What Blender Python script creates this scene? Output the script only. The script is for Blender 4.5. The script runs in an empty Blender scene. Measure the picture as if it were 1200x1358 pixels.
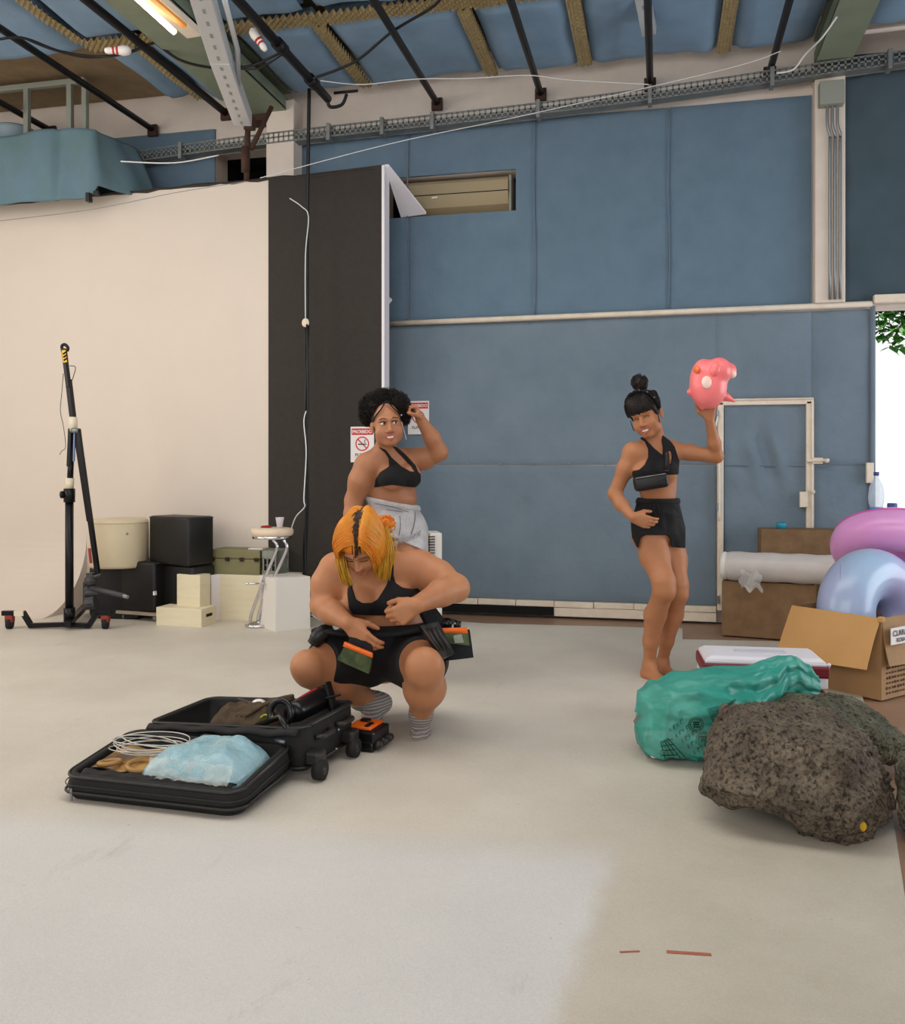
import bpy, bmesh, math, random
import numpy as np
from mathutils import Vector, Matrix, noise
from mathutils.bvhtree import BVHTree
random.seed(7)
np.random.seed(7)
S = bpy.context.scene
COL = S.collection
# ------------------------------------------------------------------ camera, world, lights, exposure
CAMZ = 1.2
F = 1200.0
TH = math.atan(276.0/1200.0)
CT, ST = math.cos(TH), math.sin(TH)
cam = bpy.data.cameras.new('camera')
cam.sensor_fit = 'VERTICAL'
cam.sensor_height = 36.0
cam.lens = 36.0*F/1358.0
cam.shift_y = -61.0/1358.0
cam.clip_start = 0.05
co = bpy.data.objects.new('camera', cam)
COL.objects.link(co)
co.location = (0, 0, CAMZ)
co.rotation_euler = (math.pi/2, 0, TH)
S.camera = co
S.view_settings.view_transform = 'Standard'
S.view_settings.look = 'None'
S.view_settings.gamma = 1.0
S.view_settings.use_curve_mapping = False
S.view_settings.exposure = -0.06
S.cycles.max_bounces = 8
S.cycles.diffuse_bounces = 4

W = bpy.data.worlds.new('daylight')
S.world = W
W.use_nodes = True
W.node_tree.nodes['Background'].inputs[0].default_value = (0.82, 0.90, 1.0, 1)
W.node_tree.nodes['Background'].inputs[1].default_value = 0.8

def area(name, loc, target, sx, sy, power, color):
    l = bpy.data.lights.new(name, 'AREA')
    l.shape = 'RECTANGLE'; l.size = sx; l.size_y = sy
    l.energy = power; l.color = color
    o = bpy.data.objects.new(name, l); COL.objects.link(o)
    o.location = loc
    o.rotation_euler = (Vector(target)-Vector(loc)).to_track_quat('-Z', 'Y').to_euler()
    return o
area('assumed_fill_left', (-6.2, 3.2, 2.7), (-1.0, 6.0, 0.8), 4.2, 2.4, 112, (1.0, 0.92, 0.83))  # assumed warm soft light from the left; the left wall has no window
area('assumed_fill_behind', (-1.0, -2.6, 2.9), (-0.8, 6.0, 1.0), 6.0, 2.4, 120, (1.0, 0.94, 0.87))  # added frontal fill behind the camera, source assumed; no window is built there
area('overhead_fill', (-1.2, 3.7, 4.25), (-1.0, 4.5, 0.0), 6.5, 2.4, 190, (1.0, 0.95, 0.88))  # added overhead fill to brighten floor and room; the ceiling above has no opening
area('assumed_fill_right', (4.6, 5.2, 1.5), (0.0, 5.2, 1.0), 3.0, 2.4, 120, (0.86, 0.93, 1.0))  # added fill for assumed cool daylight from the right, away from the doorway
sun = bpy.data.lights.new('sun', 'SUN'); sun.energy = 4.5; sun.angle = 0.02; sun.color = (1, .97, .92)
so = bpy.data.objects.new('sun', sun); COL.objects.link(so)
so.rotation_euler = Vector((0.25, 0.55, -1.0)).to_track_quat('-Z', 'Y').to_euler()

# ------------------------------------------------------------------ picture helpers (camera ray -> point in the room)
def cv(lat, dep, up=0.0):
    return Vector((dep*(-ST)+lat*CT, dep*CT+lat*ST, up))
def P(u, v, d):
    q = cv((u-600.0)/F*d, d); q.z = CAMZ-(v-618.0)/F*d
    return q
def G(u, v, z=0.0):
    d = (CAMZ-z)*F/(v-618.0)
    q = P(u, v, d); q.z = z
    return q
def at(u, v, Y):
    return P(u, v, Y/(CT+(u-600.0)/F*ST))
def DIR(lat, dep, up=0.0):
    return cv(lat, dep, up).normalized()

# ------------------------------------------------------------------ materials
def srgb(c):
    if isinstance(c, str):
        c = tuple(int(c[i:i+2], 16)/255 for i in (0, 2, 4))
    return tuple((x/12.92 if x <= 0.04045 else ((x+0.055)/1.055)**2.4) for x in c)
MATS = {}
def mat(name, col, rough=0.6, metal=0.0, col2=None, nscale=8.0, ncontrast=0.5, bump=0.0, bscale=60.0,
        spec=0.5, trans=0.0, alpha=1.0, sheen=0.0, emit=None, estr=0.0, sub=0.0, detail=4.0, stretch=None, ior=1.45, coat=0.0):
    if name in MATS: return MATS[name]
    m = bpy.data.materials.new(name); m.use_nodes = True
    nt = m.node_tree; N = nt.nodes; L = nt.links
    b = N['Principled BSDF']
    c = (*srgb(col), 1)
    b.inputs['Base Color'].default_value = c
    b.inputs['Roughness'].default_value = rough
    b.inputs['Metallic'].default_value = metal
    b.inputs['Specular IOR Level'].default_value = spec
    b.inputs['IOR'].default_value = ior
    b.inputs['Transmission Weight'].default_value = trans
    b.inputs['Alpha'].default_value = alpha
    b.inputs['Coat Weight'].default_value = coat
    if sheen: b.inputs['Sheen Weight'].default_value = sheen
    if sub:
        b.inputs['Subsurface Weight'].default_value = sub
        b.inputs['Subsurface Radius'].default_value = (0.02, 0.008, 0.004)
        b.inputs['Subsurface Scale'].default_value = 0.6
    if emit:
        b.inputs['Emission Color'].default_value = (*srgb(emit), 1); b.inputs['Emission Strength'].default_value = estr
    if col2 or bump:
        tc = N.new('ShaderNodeTexCoord'); mp = N.new('ShaderNodeMapping')
        L.new(tc.outputs['Object'], mp.inputs['Vector'])
        if stretch: mp.inputs['Scale'].default_value = stretch
    if col2:
        n = N.new('ShaderNodeTexNoise'); n.inputs['Scale'].default_value = nscale; n.inputs['Detail'].default_value = detail
        n.inputs['Roughness'].default_value = 0.6
        L.new(mp.outputs[0], n.inputs['Vector'])
        r = N.new('ShaderNodeValToRGB')
        r.color_ramp.elements[0].position = 0.5-ncontrast/2; r.color_ramp.elements[1].position = 0.5+ncontrast/2
        r.color_ramp.elements[0].color = c; r.color_ramp.elements[1].color = (*srgb(col2), 1)
        L.new(n.outputs[0], r.inputs[0]); L.new(r.outputs[0], b.inputs['Base Color'])
    if bump:
        n2 = N.new('ShaderNodeTexNoise'); n2.inputs['Scale'].default_value = bscale; n2.inputs['Detail'].default_value = 3.0
        L.new(mp.outputs[0], n2.inputs['Vector'])
        bp = N.new('ShaderNodeBump'); bp.inputs['Strength'].default_value = bump; bp.inputs['Distance'].default_value = 0.01
        L.new(n2.outputs[0], bp.inputs['Height']); L.new(bp.outputs[0], b.inputs['Normal'])
    MATS[name] = m
    return m

# ------------------------------------------------------------------ objects
def tag(o, label=None, cat=None, group=None, kind=None):
    if label: o['label'] = label
    if cat: o['category'] = cat
    if group: o['group'] = group
    if kind: o['kind'] = kind
    return o
def empty(name, loc=(0, 0, 0), label=None, cat=None, group=None, kind=None, rz=0.0):
    o = bpy.data.objects.new(name, None); COL.objects.link(o)
    o.location = loc; o.rotation_euler = (0, 0, rz)
    o.empty_display_size = 0.05
    return tag(o, label, cat, group, kind)

def frame(d, up=Vector((0, 0, 1))):
    d = d.normalized()
    if abs(d.dot(up)) > 0.98: up = Vector((0, 1, 0))
    x = up.cross(d).normalized(); y = d.cross(x).normalized()
    return x, y

class MB:
    """collects shapes in world space and links them as one mesh"""
    def __init__(s): s.v = []; s.f = []; s.mi = []
    def add(s, vs, fs, mi=0):
        o = len(s.v); s.v += [Vector(q) for q in vs]; s.f += [tuple(i+o for i in f) for f in fs]; s.mi += [mi]*len(fs); return s
    def box(s, c, size, rz=0.0, R=None, mi=0):
        hx, hy, hz = size[0]/2, size[1]/2, size[2]/2
        M = R if R is not None else Matrix.Rotation(rz, 3, 'Z')
        c = Vector(c)
        vs = [c+M@Vector((x*hx, y*hy, z*hz)) for x in (-1, 1) for y in (-1, 1) for z in (-1, 1)]
        return s.add(vs, [(0, 1, 3, 2), (4, 6, 7, 5), (0, 4, 5, 1), (2, 3, 7, 6), (0, 2, 6, 4), (1, 5, 7, 3)], mi)
    def hexa(s, b4, t4, mi=0):
        vs = [Vector(q) for q in b4]+[Vector(q) for q in t4]
        return s.add(vs, [(3, 2, 1, 0), (4, 5, 6, 7), (0, 1, 5, 4), (1, 2, 6, 5), (2, 3, 7, 6), (3, 0, 4, 7)], mi)
    def tube(s, pts, r, n=10, cap=True, mi=0, flat=None):
        pts = [Vector(p) for p in pts]
        rs = r if isinstance(r, (list, tuple)) else [r]*len(pts)
        rings = []; px = None
        for i, p in enumerate(pts):
            if i == 0: d = pts[1]-p
            elif i == len(pts)-1: d = p-pts[i-1]
            else: d = (pts[i+1]-p).normalized()+(p-pts[i-1]).normalized()
            if d.length < 1e-9: d = Vector((0, 0, 1))
            d.normalize()
            if px is None: x, y = frame(d)
            else:
                x = px-d*px.dot(d)
                if x.length < 1e-6: x, y = frame(d)
                x.normalize(); y = d.cross(x)
            px = x
            fy = flat if flat else 1.0
            rings.append([p+(x*math.cos(2*math.pi*k/n)+y*fy*math.sin(2*math.pi*k/n))*rs[i] for k in range(n)])
        vs = [q for ring in rings for q in ring]; fs = []
        for i in range(len(pts)-1):
            for k in range(n):
                a = i*n+k; b = i*n+(k+1) % n
                fs.append((a, b, b+n, a+n))
        if cap:
            fs.append(tuple(reversed(range(n)))); m = (len(pts)-1)*n; fs.append(tuple(m+k for k in range(n)))
        return s.add(vs, fs, mi)
    def lathe(s, prof, c, axis=Vector((0, 0, 1)), n=32, mi=0, sc=(1, 1)):
        c = Vector(c); ax = Vector(axis).normalized(); x, y = frame(ax)
        if abs(ax.z) > 0.99: x, y = Vector((1, 0, 0)), Vector((0, 1, 0))
        vs = []; fs = []
        for (r, h) in prof:
            for k in range(n):
                a = 2*math.pi*k/n
                vs.append(c+ax*h+x*(r*sc[0]*math.cos(a))+y*(r*sc[1]*math.sin(a)))
        for i in range(len(prof)-1):
            for k in range(n):
                a = i*n+k; b = i*n+(k+1) % n
                fs.append((a, b, b+n, a+n))
        fs.append(tuple(reversed(range(n)))); m = (len(prof)-1)*n; fs.append(tuple(m+k for k in range(n)))
        return s.add(vs, fs, mi)
    def ball(s, c, r, n=16, R=None, mi=0):
        c = Vector(c); rr = r if isinstance(r, (tuple, list)) else (r, r, r)
        M = R if R is not None else Matrix.Identity(3)
        vs = []; fs = []; m = max(6, n//2)
        for i in range(1, m):
            t = math.pi*i/m
            for k in range(n):
                a = 2*math.pi*k/n
                vs.append(c+M@Vector((rr[0]*math.sin(t)*math.cos(a), rr[1]*math.sin(t)*math.sin(a), rr[2]*math.cos(t))))
        top = len(vs); vs.append(c+M@Vector((0, 0, rr[2]))); vs.append(c+M@Vector((0, 0, -rr[2])))
        for i in range(m-2):
            for k in range(n):
                a = i*n+k; b = i*n+(k+1) % n
                fs.append((a, a+n, b+n, b))
        for k in range(n):
            fs.append((top, k, (k+1) % n)); q = (m-2)*n
            fs.append((top+1, q+(k+1) % n, q+k))
        return s.add(vs, fs, mi)
    def torus(s, c, R, r, axis=Vector((0, 0, 1)), n=40, m=14, mi=0, a0=0, a1=2*math.pi, sq=1.0):
        c = Vector(c); ax = Vector(axis).normalized(); x, y = frame(ax)
        vs = []; fs = []; full = abs(a1-a0-2*math.pi) < 1e-6
        nn = n if full else n+1
        for i in range(nn):
            a = a0+(a1-a0)*i/n; d = x*math.cos(a)+y*math.sin(a)
            for k in range(m):
                b = 2*math.pi*k/m
                vs.append(c+d*(R+r*math.cos(b))+ax*(r*sq*math.sin(b)))
        for i in range(n if full else n):
            for k in range(m):
                j = (i+1) % nn if full else i+1
                fs.append((i*m+k, i*m+(k+1) % m, j*m+(k+1) % m, j*m+k))
        return s.add(vs, fs, mi)
    def grid(s, fn, nu, nv, mi=0, closeu=False):
        vs = [fn(i/(nu if closeu else nu-1), j/(nv-1)) for i in range(nu) for j in range(nv)]
        fs = []
        for i in range(nu if closeu else nu-1):
            for j in range(nv-1):
                a = i*nv+j; b = ((i+1) % nu)*nv+j
                fs.append((a, b, b+1, a+1))
        return s.add(vs, fs, mi)
    def prism(s, poly, off, mi=0):
        a = [Vector(q) for q in poly]; n = len(a); o = Vector(off)
        vs = a+[q+o for q in a]
        fs = [tuple(reversed(range(n))), tuple(range(n, 2*n))]+[(i, (i+1) % n, (i+1) % n+n, i+n) for i in range(n)]
        return s.add(vs, fs, mi)
    def build(s, name, m, parent=None, smooth=False, bevel=0.0, solid=0.0, sub=0, seg=2, label=None, cat=None, group=None, kind=None):
        me = bpy.data.meshes.new(name)
        org = Vector((0, 0, 0))
        if parent is not None: org = parent.matrix_world.translation if parent.type != 'EMPTY' else Vector(parent.location)
        if parent is None and s.v:
            xs = [q.x for q in s.v]; ys = [q.y for q in s.v]; zs = [q.z for q in s.v]
            org = Vector(((min(xs)+max(xs))/2, (min(ys)+max(ys))/2, min(zs)))
        me.from_pydata([tuple(q-org) for q in s.v], [], s.f)
        ms = m if isinstance(m, (list, tuple)) else [m]
        for q in ms: me.materials.append(q)
        me.polygons.foreach_set('material_index', s.mi)
        me.update()
        bm = bmesh.new(); bm.from_mesh(me); bmesh.ops.recalc_face_normals(bm, faces=bm.faces); bm.to_mesh(me); bm.free()
        if smooth:
            me.polygons.foreach_set('use_smooth', [True]*len(me.polygons))
        o = bpy.data.objects.new(name, me); COL.objects.link(o)
        if parent is not None: o.parent = parent
        else: o.location = org
        ORG[o.name] = org
        if bevel:
            b = o.modifiers.new('bevel', 'BEVEL'); b.width = bevel; b.segments = seg; b.limit_method = 'ANGLE'; b.angle_limit = 0.6
            if smooth is False: me.polygons.foreach_set('use_smooth', [False]*len(me.polygons))
        if solid:
            q = o.modifiers.new('solid', 'SOLIDIFY'); q.thickness = solid; q.offset = 0
        if sub:
            q = o.modifiers.new('sub', 'SUBSURF'); q.levels = sub; q.render_levels = sub
        return tag(o, label, cat, group, kind)
ORG = {}
# children are built in world coordinates minus the parent's origin: a part of a part uses the origin of its thing
_b = MB.build
def build(s, name, m, parent=None, **k):
    if parent is not None and parent.type == 'MESH':
        org = ORG[parent.name]
        s.v = [q-org for q in s.v]
        o = _b(s, name, m, None, **k)
        mesh_org = ORG[o.name]
        # move mesh data back so that the child sits at the parent's origin
        o.data.transform(Matrix.Translation(mesh_org)); o.location = (0, 0, 0)
        o.parent = parent; ORG[o.name] = org
        return o
    return _b(s, name, m, parent, **k)
MB.build = build

def arc(pts, n=8):
    """Catmull-Rom through points"""
    pts = [Vector(p) for p in pts]; out = []
    for i in range(len(pts)-1):
        p0 = pts[max(i-1, 0)]; p1 = pts[i]; p2 = pts[i+1]; p3 = pts[min(i+2, len(pts)-1)]
        for k in range(n):
            t = k/n
            out.append(0.5*((2*p1)+(p2-p0)*t+(2*p0-5*p1+4*p2-p3)*t*t+(3*p1-p0-3*p2+p3)*t**3))
    out.append(pts[-1]); return out

def text(name, s, loc, size, m, R, parent=None, depth=0.0008, align='CENTER', bold=False):
    c = bpy.data.curves.new(name, 'FONT'); c.body = s; c.size = size; c.extrude = depth
    c.align_x = align; c.align_y = 'CENTER'
    if bold: c.offset = size*0.02
    o = bpy.data.objects.new(name, c); COL.objects.link(o)
    o.matrix_world = Matrix.Translation(Vector(loc))@R.to_4x4()
    bpy.context.view_layer.update()
    dg = bpy.context.evaluated_depsgraph_get()
    me = bpy.data.meshes.new_from_object(o.evaluated_get(dg))
    mw = o.matrix_world.copy()
    bpy.data.objects.remove(o)
    b = MB()
    b.add([mw@q.co for q in me.vertices], [tuple(p.vertices) for p in me.polygons])
    return b.build(name, m, parent)

# ------------------------------------------------------------------ smooth solid modelling on a grid (bodies, cloth, rocks, bags)
class Field:
    def __init__(s, lo, hi, h, zfine=None):
        s.xs = np.arange(lo[0], hi[0]+h, h, dtype=np.float32)
        s.ys = np.arange(lo[1], hi[1]+h, h, dtype=np.float32)
        if zfine:
            a, b, hf = zfine
            s.zs = np.concatenate([np.arange(lo[2], a, h), np.arange(a, b, hf), np.arange(b, hi[2]+h, h)]).astype(np.float32)
        else: s.zs = np.arange(lo[2], hi[2]+h, h, dtype=np.float32)
        s.shape = (len(s.xs), len(s.ys), len(s.zs))
    def new(s): return np.full(s.shape, 1.0, dtype=np.float32)
    def sl(s, lo, hi):
        out = []
        for ax, a, b in ((s.xs, lo[0], hi[0]), (s.ys, lo[1], hi[1]), (s.zs, lo[2], hi[2])):
            i = int(np.searchsorted(ax, a)); j = int(np.searchsorted(ax, b))
            out.append(slice(max(i-1, 0), min(j+1, len(ax))))
        return tuple(out)
    def pts(s, sl):
        return s.xs[sl[0]][:, None, None], s.ys[sl[1]][None, :, None], s.zs[sl[2]][None, None, :]
def smin(a, b, k):
    if k <= 0: return np.minimum(a, b)
    h = np.maximum(k-np.abs(a-b), 0)/k
    return np.minimum(a, b)-h*h*k*0.25
def smax(a, b, k): return -smin(-a, -b, k)
def d_cone(X, Y, Z, a, b, ra, rb):
    d = b-a; L2 = max(d.dot(d), 1e-12)
    t = np.clip(((X-a.x)*d.x+(Y-a.y)*d.y+(Z-a.z)*d.z)/L2, 0, 1)
    return np.sqrt((X-a.x-t*d.x)**2+(Y-a.y-t*d.y)**2+(Z-a.z-t*d.z)**2)-(ra+(rb-ra)*t)
def d_ell(X, Y, Z, c, r, R):
    dx, dy, dz = X-c.x, Y-c.y, Z-c.z
    q = []
    for i in range(3):
        q.append(dx*R[0][i]+dy*R[1][i]+dz*R[2][i])
    k0 = np.sqrt((q[0]/r[0])**2+(q[1]/r[1])**2+(q[2]/r[2])**2)
    k1 = np.sqrt((q[0]/r[0]**2)**2+(q[1]/r[1]**2)**2+(q[2]/r[2]**2)**2)
    return k0*(k0-1)/np.maximum(k1, 1e-6)
I3 = Matrix.Identity(3)
def UV(Fd):
    """sight-line coordinates of the grid, used as a cutting pattern for cloth"""
    X, Y, Z = Fd.pts((slice(None),)*3)
    dep = X*(-ST)+Y*CT; lat = X*CT+Y*ST
    return 600+lat/dep*F+0*Z, 618-(Z-CAMZ)/dep*F
def polyf(U, V, poly, sc=.0042):
    """signed distance (m) to a pattern polygon, negative inside"""
    best = None; inside = np.zeros(U.shape, dtype=bool); n = len(poly)
    for i in range(n):
        ax, ay = poly[i]; bx, by = poly[(i+1) % n]; dx, dy = bx-ax, by-ay
        t = np.clip(((U-ax)*dx+(V-ay)*dy)/(dx*dx+dy*dy+1e-9), 0, 1)
        d = (U-ax-t*dx)**2+(V-ay-t*dy)**2; best = d if best is None else np.minimum(best, d)
        c = ((ay > V) != (by > V)) & (U < (bx-ax)*(V-ay)/((by-ay) if abs(by-ay) > 1e-9 else 1e-9)+ax); inside ^= c
    return np.where(inside, -1, 1)*np.sqrt(best)*sc
class Body:
    """list of smooth primitives in groups, evaluated on a Field"""
    def __init__(s): s.p = []
    def cone(s, g, a, b, ra, rb, k=0.02): s.p.append((g, 'c', Vector(a), Vector(b), ra, rb, k)); return s
    def chain(s, g, pts, rs, k=0.02):
        for i in range(len(pts)-1): s.cone(g, pts[i], pts[i+1], rs[i], rs[i+1], k)
        return s
    def ell(s, g, c, r, R=None, k=0.02): s.p.append((g, 'e', Vector(c), tuple(r), R if R is not None else I3, k)); return s
    def cut(s, g, c, r, R=None, k=0.01): s.p.append((g, 'x', Vector(c), tuple(r), R if R is not None else I3, k)); return s
    def bounds(s, pad=0.03):
        lo = Vector((9, 9, 9)); hi = -lo
        for q in s.p:
            if q[1] == 'c': pts = ((q[2], q[4]), (q[3], q[5]))
            elif q[1] == 'e': pts = ((q[2], max(q[3])),)
            else: continue
            for c, r in pts:
                for i in range(3):
                    lo[i] = min(lo[i], c[i]-r-pad); hi[i] = max(hi[i], c[i]+r+pad)
        return lo, hi
    def eval(s, F_, groups=None):
        out = F_.new()
        for q in s.p:
            if groups and q[0] not in groups: continue
            k = q[-1]; m = k+0.035
            if q[1] == 'c':
                r = max(q[4], q[5])+m
                lo = [min(q[2][i], q[3][i])-r for i in range(3)]; hi = [max(q[2][i], q[3][i])+r for i in range(3)]
                sl = F_.sl(lo, hi); X, Y, Z = F_.pts(sl)
                if min(len(X), Y.shape[1], Z.shape[2]) == 0: continue
                out[sl] = smin(out[sl], d_cone(X, Y, Z, q[2], q[3], q[4], q[5]), k)
            else:
                r = max(q[3])+m
                sl = F_.sl([q[2][i]-r for i in range(3)], [q[2][i]+r for i in range(3)]); X, Y, Z = F_.pts(sl)
                if min(len(X), Y.shape[1], Z.shape[2]) == 0: continue
                d = d_ell(X, Y, Z, q[2], q[3], q[4])
                out[sl] = smin(out[sl], d, k) if q[1] == 'e' else smax(out[sl], -d, k)
        return out
def nets(F_, f):
    """surface nets: quads around every sign change"""
    f = f.astype(np.float32); ins = f < 0
    nx, ny, nz = f.shape
    c = [ins[i:nx-1+i, j:ny-1+j, k:nz-1+k] for i in (0, 1) for j in (0, 1) for k in (0, 1)]
    cnt = sum(q.astype(np.int8) for q in c)
    act = (cnt > 0) & (cnt < 8)
    ii, jj, kk = np.nonzero(act)
    n = len(ii)
    idx = np.full(act.shape, -1, dtype=np.int64); idx[ii, jj, kk] = np.arange(n)
    acc = np.zeros((n, 3), dtype=np.float64); w = np.zeros(n)
    cs = [(i, j, k) for i in (0, 1) for j in (0, 1) for k in (0, 1)]
    for a in cs:
        for ax in range(3):
            if a[ax] == 1: continue
            b = list(a); b[ax] = 1
            fa = f[ii+a[0], jj+a[1], kk+a[2]]; fb = f[ii+b[0], jj+b[1], kk+b[2]]
            m = (fa < 0) != (fb < 0)
            t = np.where(m, fa/np.where(m, fa-fb, 1), 0)
            pa = np.stack([F_.xs[ii+a[0]], F_.ys[jj+a[1]], F_.zs[kk+a[2]]], 1)
            pb = np.stack([F_.xs[ii+b[0]], F_.ys[jj+b[1]], F_.zs[kk+b[2]]], 1)
            p = pa+(pb-pa)*t[:, None]
            acc += np.where(m[:, None], p, 0); w += m
    verts = acc/np.maximum(w, 1)[:, None]
    quads = []
    # x edges
    e = ins[:-1, 1:-1, 1:-1] != ins[1:, 1:-1, 1:-1]
    x, y, z = np.nonzero(e); y = y+1; z = z+1; s = ins[x, y, z]
    q = np.stack([idx[x, y-1, z-1], idx[x, y, z-1], idx[x, y, z], idx[x, y-1, z]], 1); q[~s] = q[~s][:, ::-1]; quads.append(q)
    e = ins[1:-1, :-1, 1:-1] != ins[1:-1, 1:, 1:-1]
    x, y, z = np.nonzero(e); x = x+1; z = z+1; s = ins[x, y, z]
    q = np.stack([idx[x-1, y, z-1], idx[x-1, y, z], idx[x, y, z], idx[x, y, z-1]], 1); q[~s] = q[~s][:, ::-1]; quads.append(q)
    e = ins[1:-1, 1:-1, :-1] != ins[1:-1, 1:-1, 1:]
    x, y, z = np.nonzero(e); x = x+1; y = y+1; s = ins[x, y, z]
    q = np.stack([idx[x-1, y-1, z], idx[x, y-1, z], idx[x, y, z], idx[x-1, y, z]], 1); q[~s] = q[~s][:, ::-1]; quads.append(q)
    q = np.concatenate(quads) if quads else np.zeros((0, 4), int)
    q = q[(q >= 0).all(1)]
    return verts, q
def np_mesh(name, verts, quads, mats, parent=None, org=(0, 0, 0), matfn=None, smooth=True, relax=1):
    org = np.array(org, dtype=float)
    if relax and len(quads):
        for _ in range(relax):
            acc = np.zeros_like(verts); w = np.zeros(len(verts))
            for a in range(4):
                for b in (1, 3):
                    np.add.at(acc, quads[:, a], verts[quads[:, (a+b) % 4]]); np.add.at(w, quads[:, a], 1)
            verts = verts*0.5+0.5*acc/np.maximum(w, 1)[:, None]
    me = bpy.data.meshes.new(name)
    v = (verts-org).astype(np.float32)
    me.vertices.add(len(v)); me.vertices.foreach_set('co', v.ravel())
    me.loops.add(len(quads)*4); me.loops.foreach_set('vertex_index', quads.astype(np.int32).ravel())
    me.polygons.add(len(quads)); me.polygons.foreach_set('loop_start', np.arange(0, len(quads)*4, 4, dtype=np.int32))
    me.polygons.foreach_set('loop_total', np.full(len(quads), 4, dtype=np.int32))
    for m in (mats if isinstance(mats, (list, tuple)) else [mats]): me.materials.append(m)
    if matfn is not None:
        me.polygons.foreach_set('material_index', matfn(verts[quads].mean(1)).astype(np.int32))
    me.polygons.foreach_set('use_smooth', np.ones(len(quads), dtype=bool) if smooth else np.zeros(len(quads), dtype=bool))
    me.update(calc_edges=True); me.validate()
    o = bpy.data.objects.new(name, me); COL.objects.link(o)
    if parent is not None: o.parent = parent
    else: o.location = tuple(org)
    ORG[o.name] = Vector(tuple(org))
    return o
def vnoise(X, Y, Z, sc, seed=0):
    """cheap smooth noise on broadcastable arrays from summed sines"""
    rs = np.random.RandomState(seed); out = 0
    for i in range(6):
        k = rs.normal(size=3); k = k/np.linalg.norm(k)*sc*(0.7+0.8*rs.rand()); ph = rs.rand()*6.28
        out = out+np.sin(X*k[0]+Y*k[1]+Z*k[2]+ph)
    return out/6.0
# ================================================================== MATERIALS
M_white = mat('cyclorama_paint', (.86, .81, .76), .75, col2=(.845, .795, .745), nscale=2.5, bump=.08, bscale=40)
M_black = mat('black_wall_paint', (.215, .195, .175), .85, col2=(.19, .17, .155), nscale=25, bump=.25, bscale=120)
M_edge = mat('white_board_edge', (.90, .88, .90), .6)
M_blue = mat('blue_fabric', (.40, .485, .555), .95, col2=(.36, .445, .515), nscale=5, bump=.5, bscale=14, sheen=.15)
M_blue2 = mat('blue_fabric_lower', (.45, .51, .56), .95, col2=(.40, .46, .51), nscale=3, bump=.5, bscale=16, sheen=.15)
M_blueT = mat('blue_teal_fabric', (.29, .35, .385), .95, col2=(.24, .30, .335), nscale=3, bump=.6, bscale=6)
M_blueC = mat('ceiling_blue_fabric', (.52, .63, .73), .95, col2=(.47, .58, .685), nscale=4, bump=.25, bscale=8)
M_foam = mat('foam_brown', (.70, .63, .47), .9, col2=(.60, .53, .38), nscale=20)
M_plaster = mat('plaster_white', (.88, .83, .79), .8, col2=(.82, .77, .72), nscale=3, bump=.1)
M_brownC = mat('raw_ceiling_board', (.58, .50, .38), .85, col2=(.48, .40, .30), nscale=6)
M_beam = mat('green_beam_paint', (.50, .54, .46), .6, col2=(.45, .49, .42), nscale=5)
M_rust = mat('rusty_steel', (.28, .17, .12), .8, col2=(.2, .13, .1), nscale=30)
M_pipe = mat('black_pipe', (.10, .10, .115), .45, metal=.3)
M_tray = mat('galvanised_tray', (.56, .57, .56), .5, metal=.5, col2=(.46, .47, .46), nscale=12)
M_alu = mat('pale_aluminium', (.78, .79, .80), .4, metal=.4)
M_trim = mat('cream_trim_paint', (.90, .85, .78), .6, col2=(.84, .78, .70), nscale=12)
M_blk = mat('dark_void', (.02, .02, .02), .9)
M_concrete = mat('bare_floor', (.62, .49, .40), .4, col2=(.52, .41, .33), nscale=3, detail=6)
M_steel = mat('grey_steel', (.55, .56, .56), .4, metal=.7)
M_chrome = mat('chrome', (.85, .85, .87), .08, metal=1.0)
M_cableb = mat('black_cable', (.06, .06, .07), .5)
M_cablew = mat('white_cable', (.85, .85, .84), .5)
M_railp = mat('rail_paint', (.55, .56, .52), .55)

YB = 7.2      # back wall fabric face
YC = 6.75     # cyclorama face
ZW = 3.5
def Xb(u, Y=YB): return at(u, 618, Y).x
def Zb(u, v, Y=YB): return at(u, v, Y).z

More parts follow.
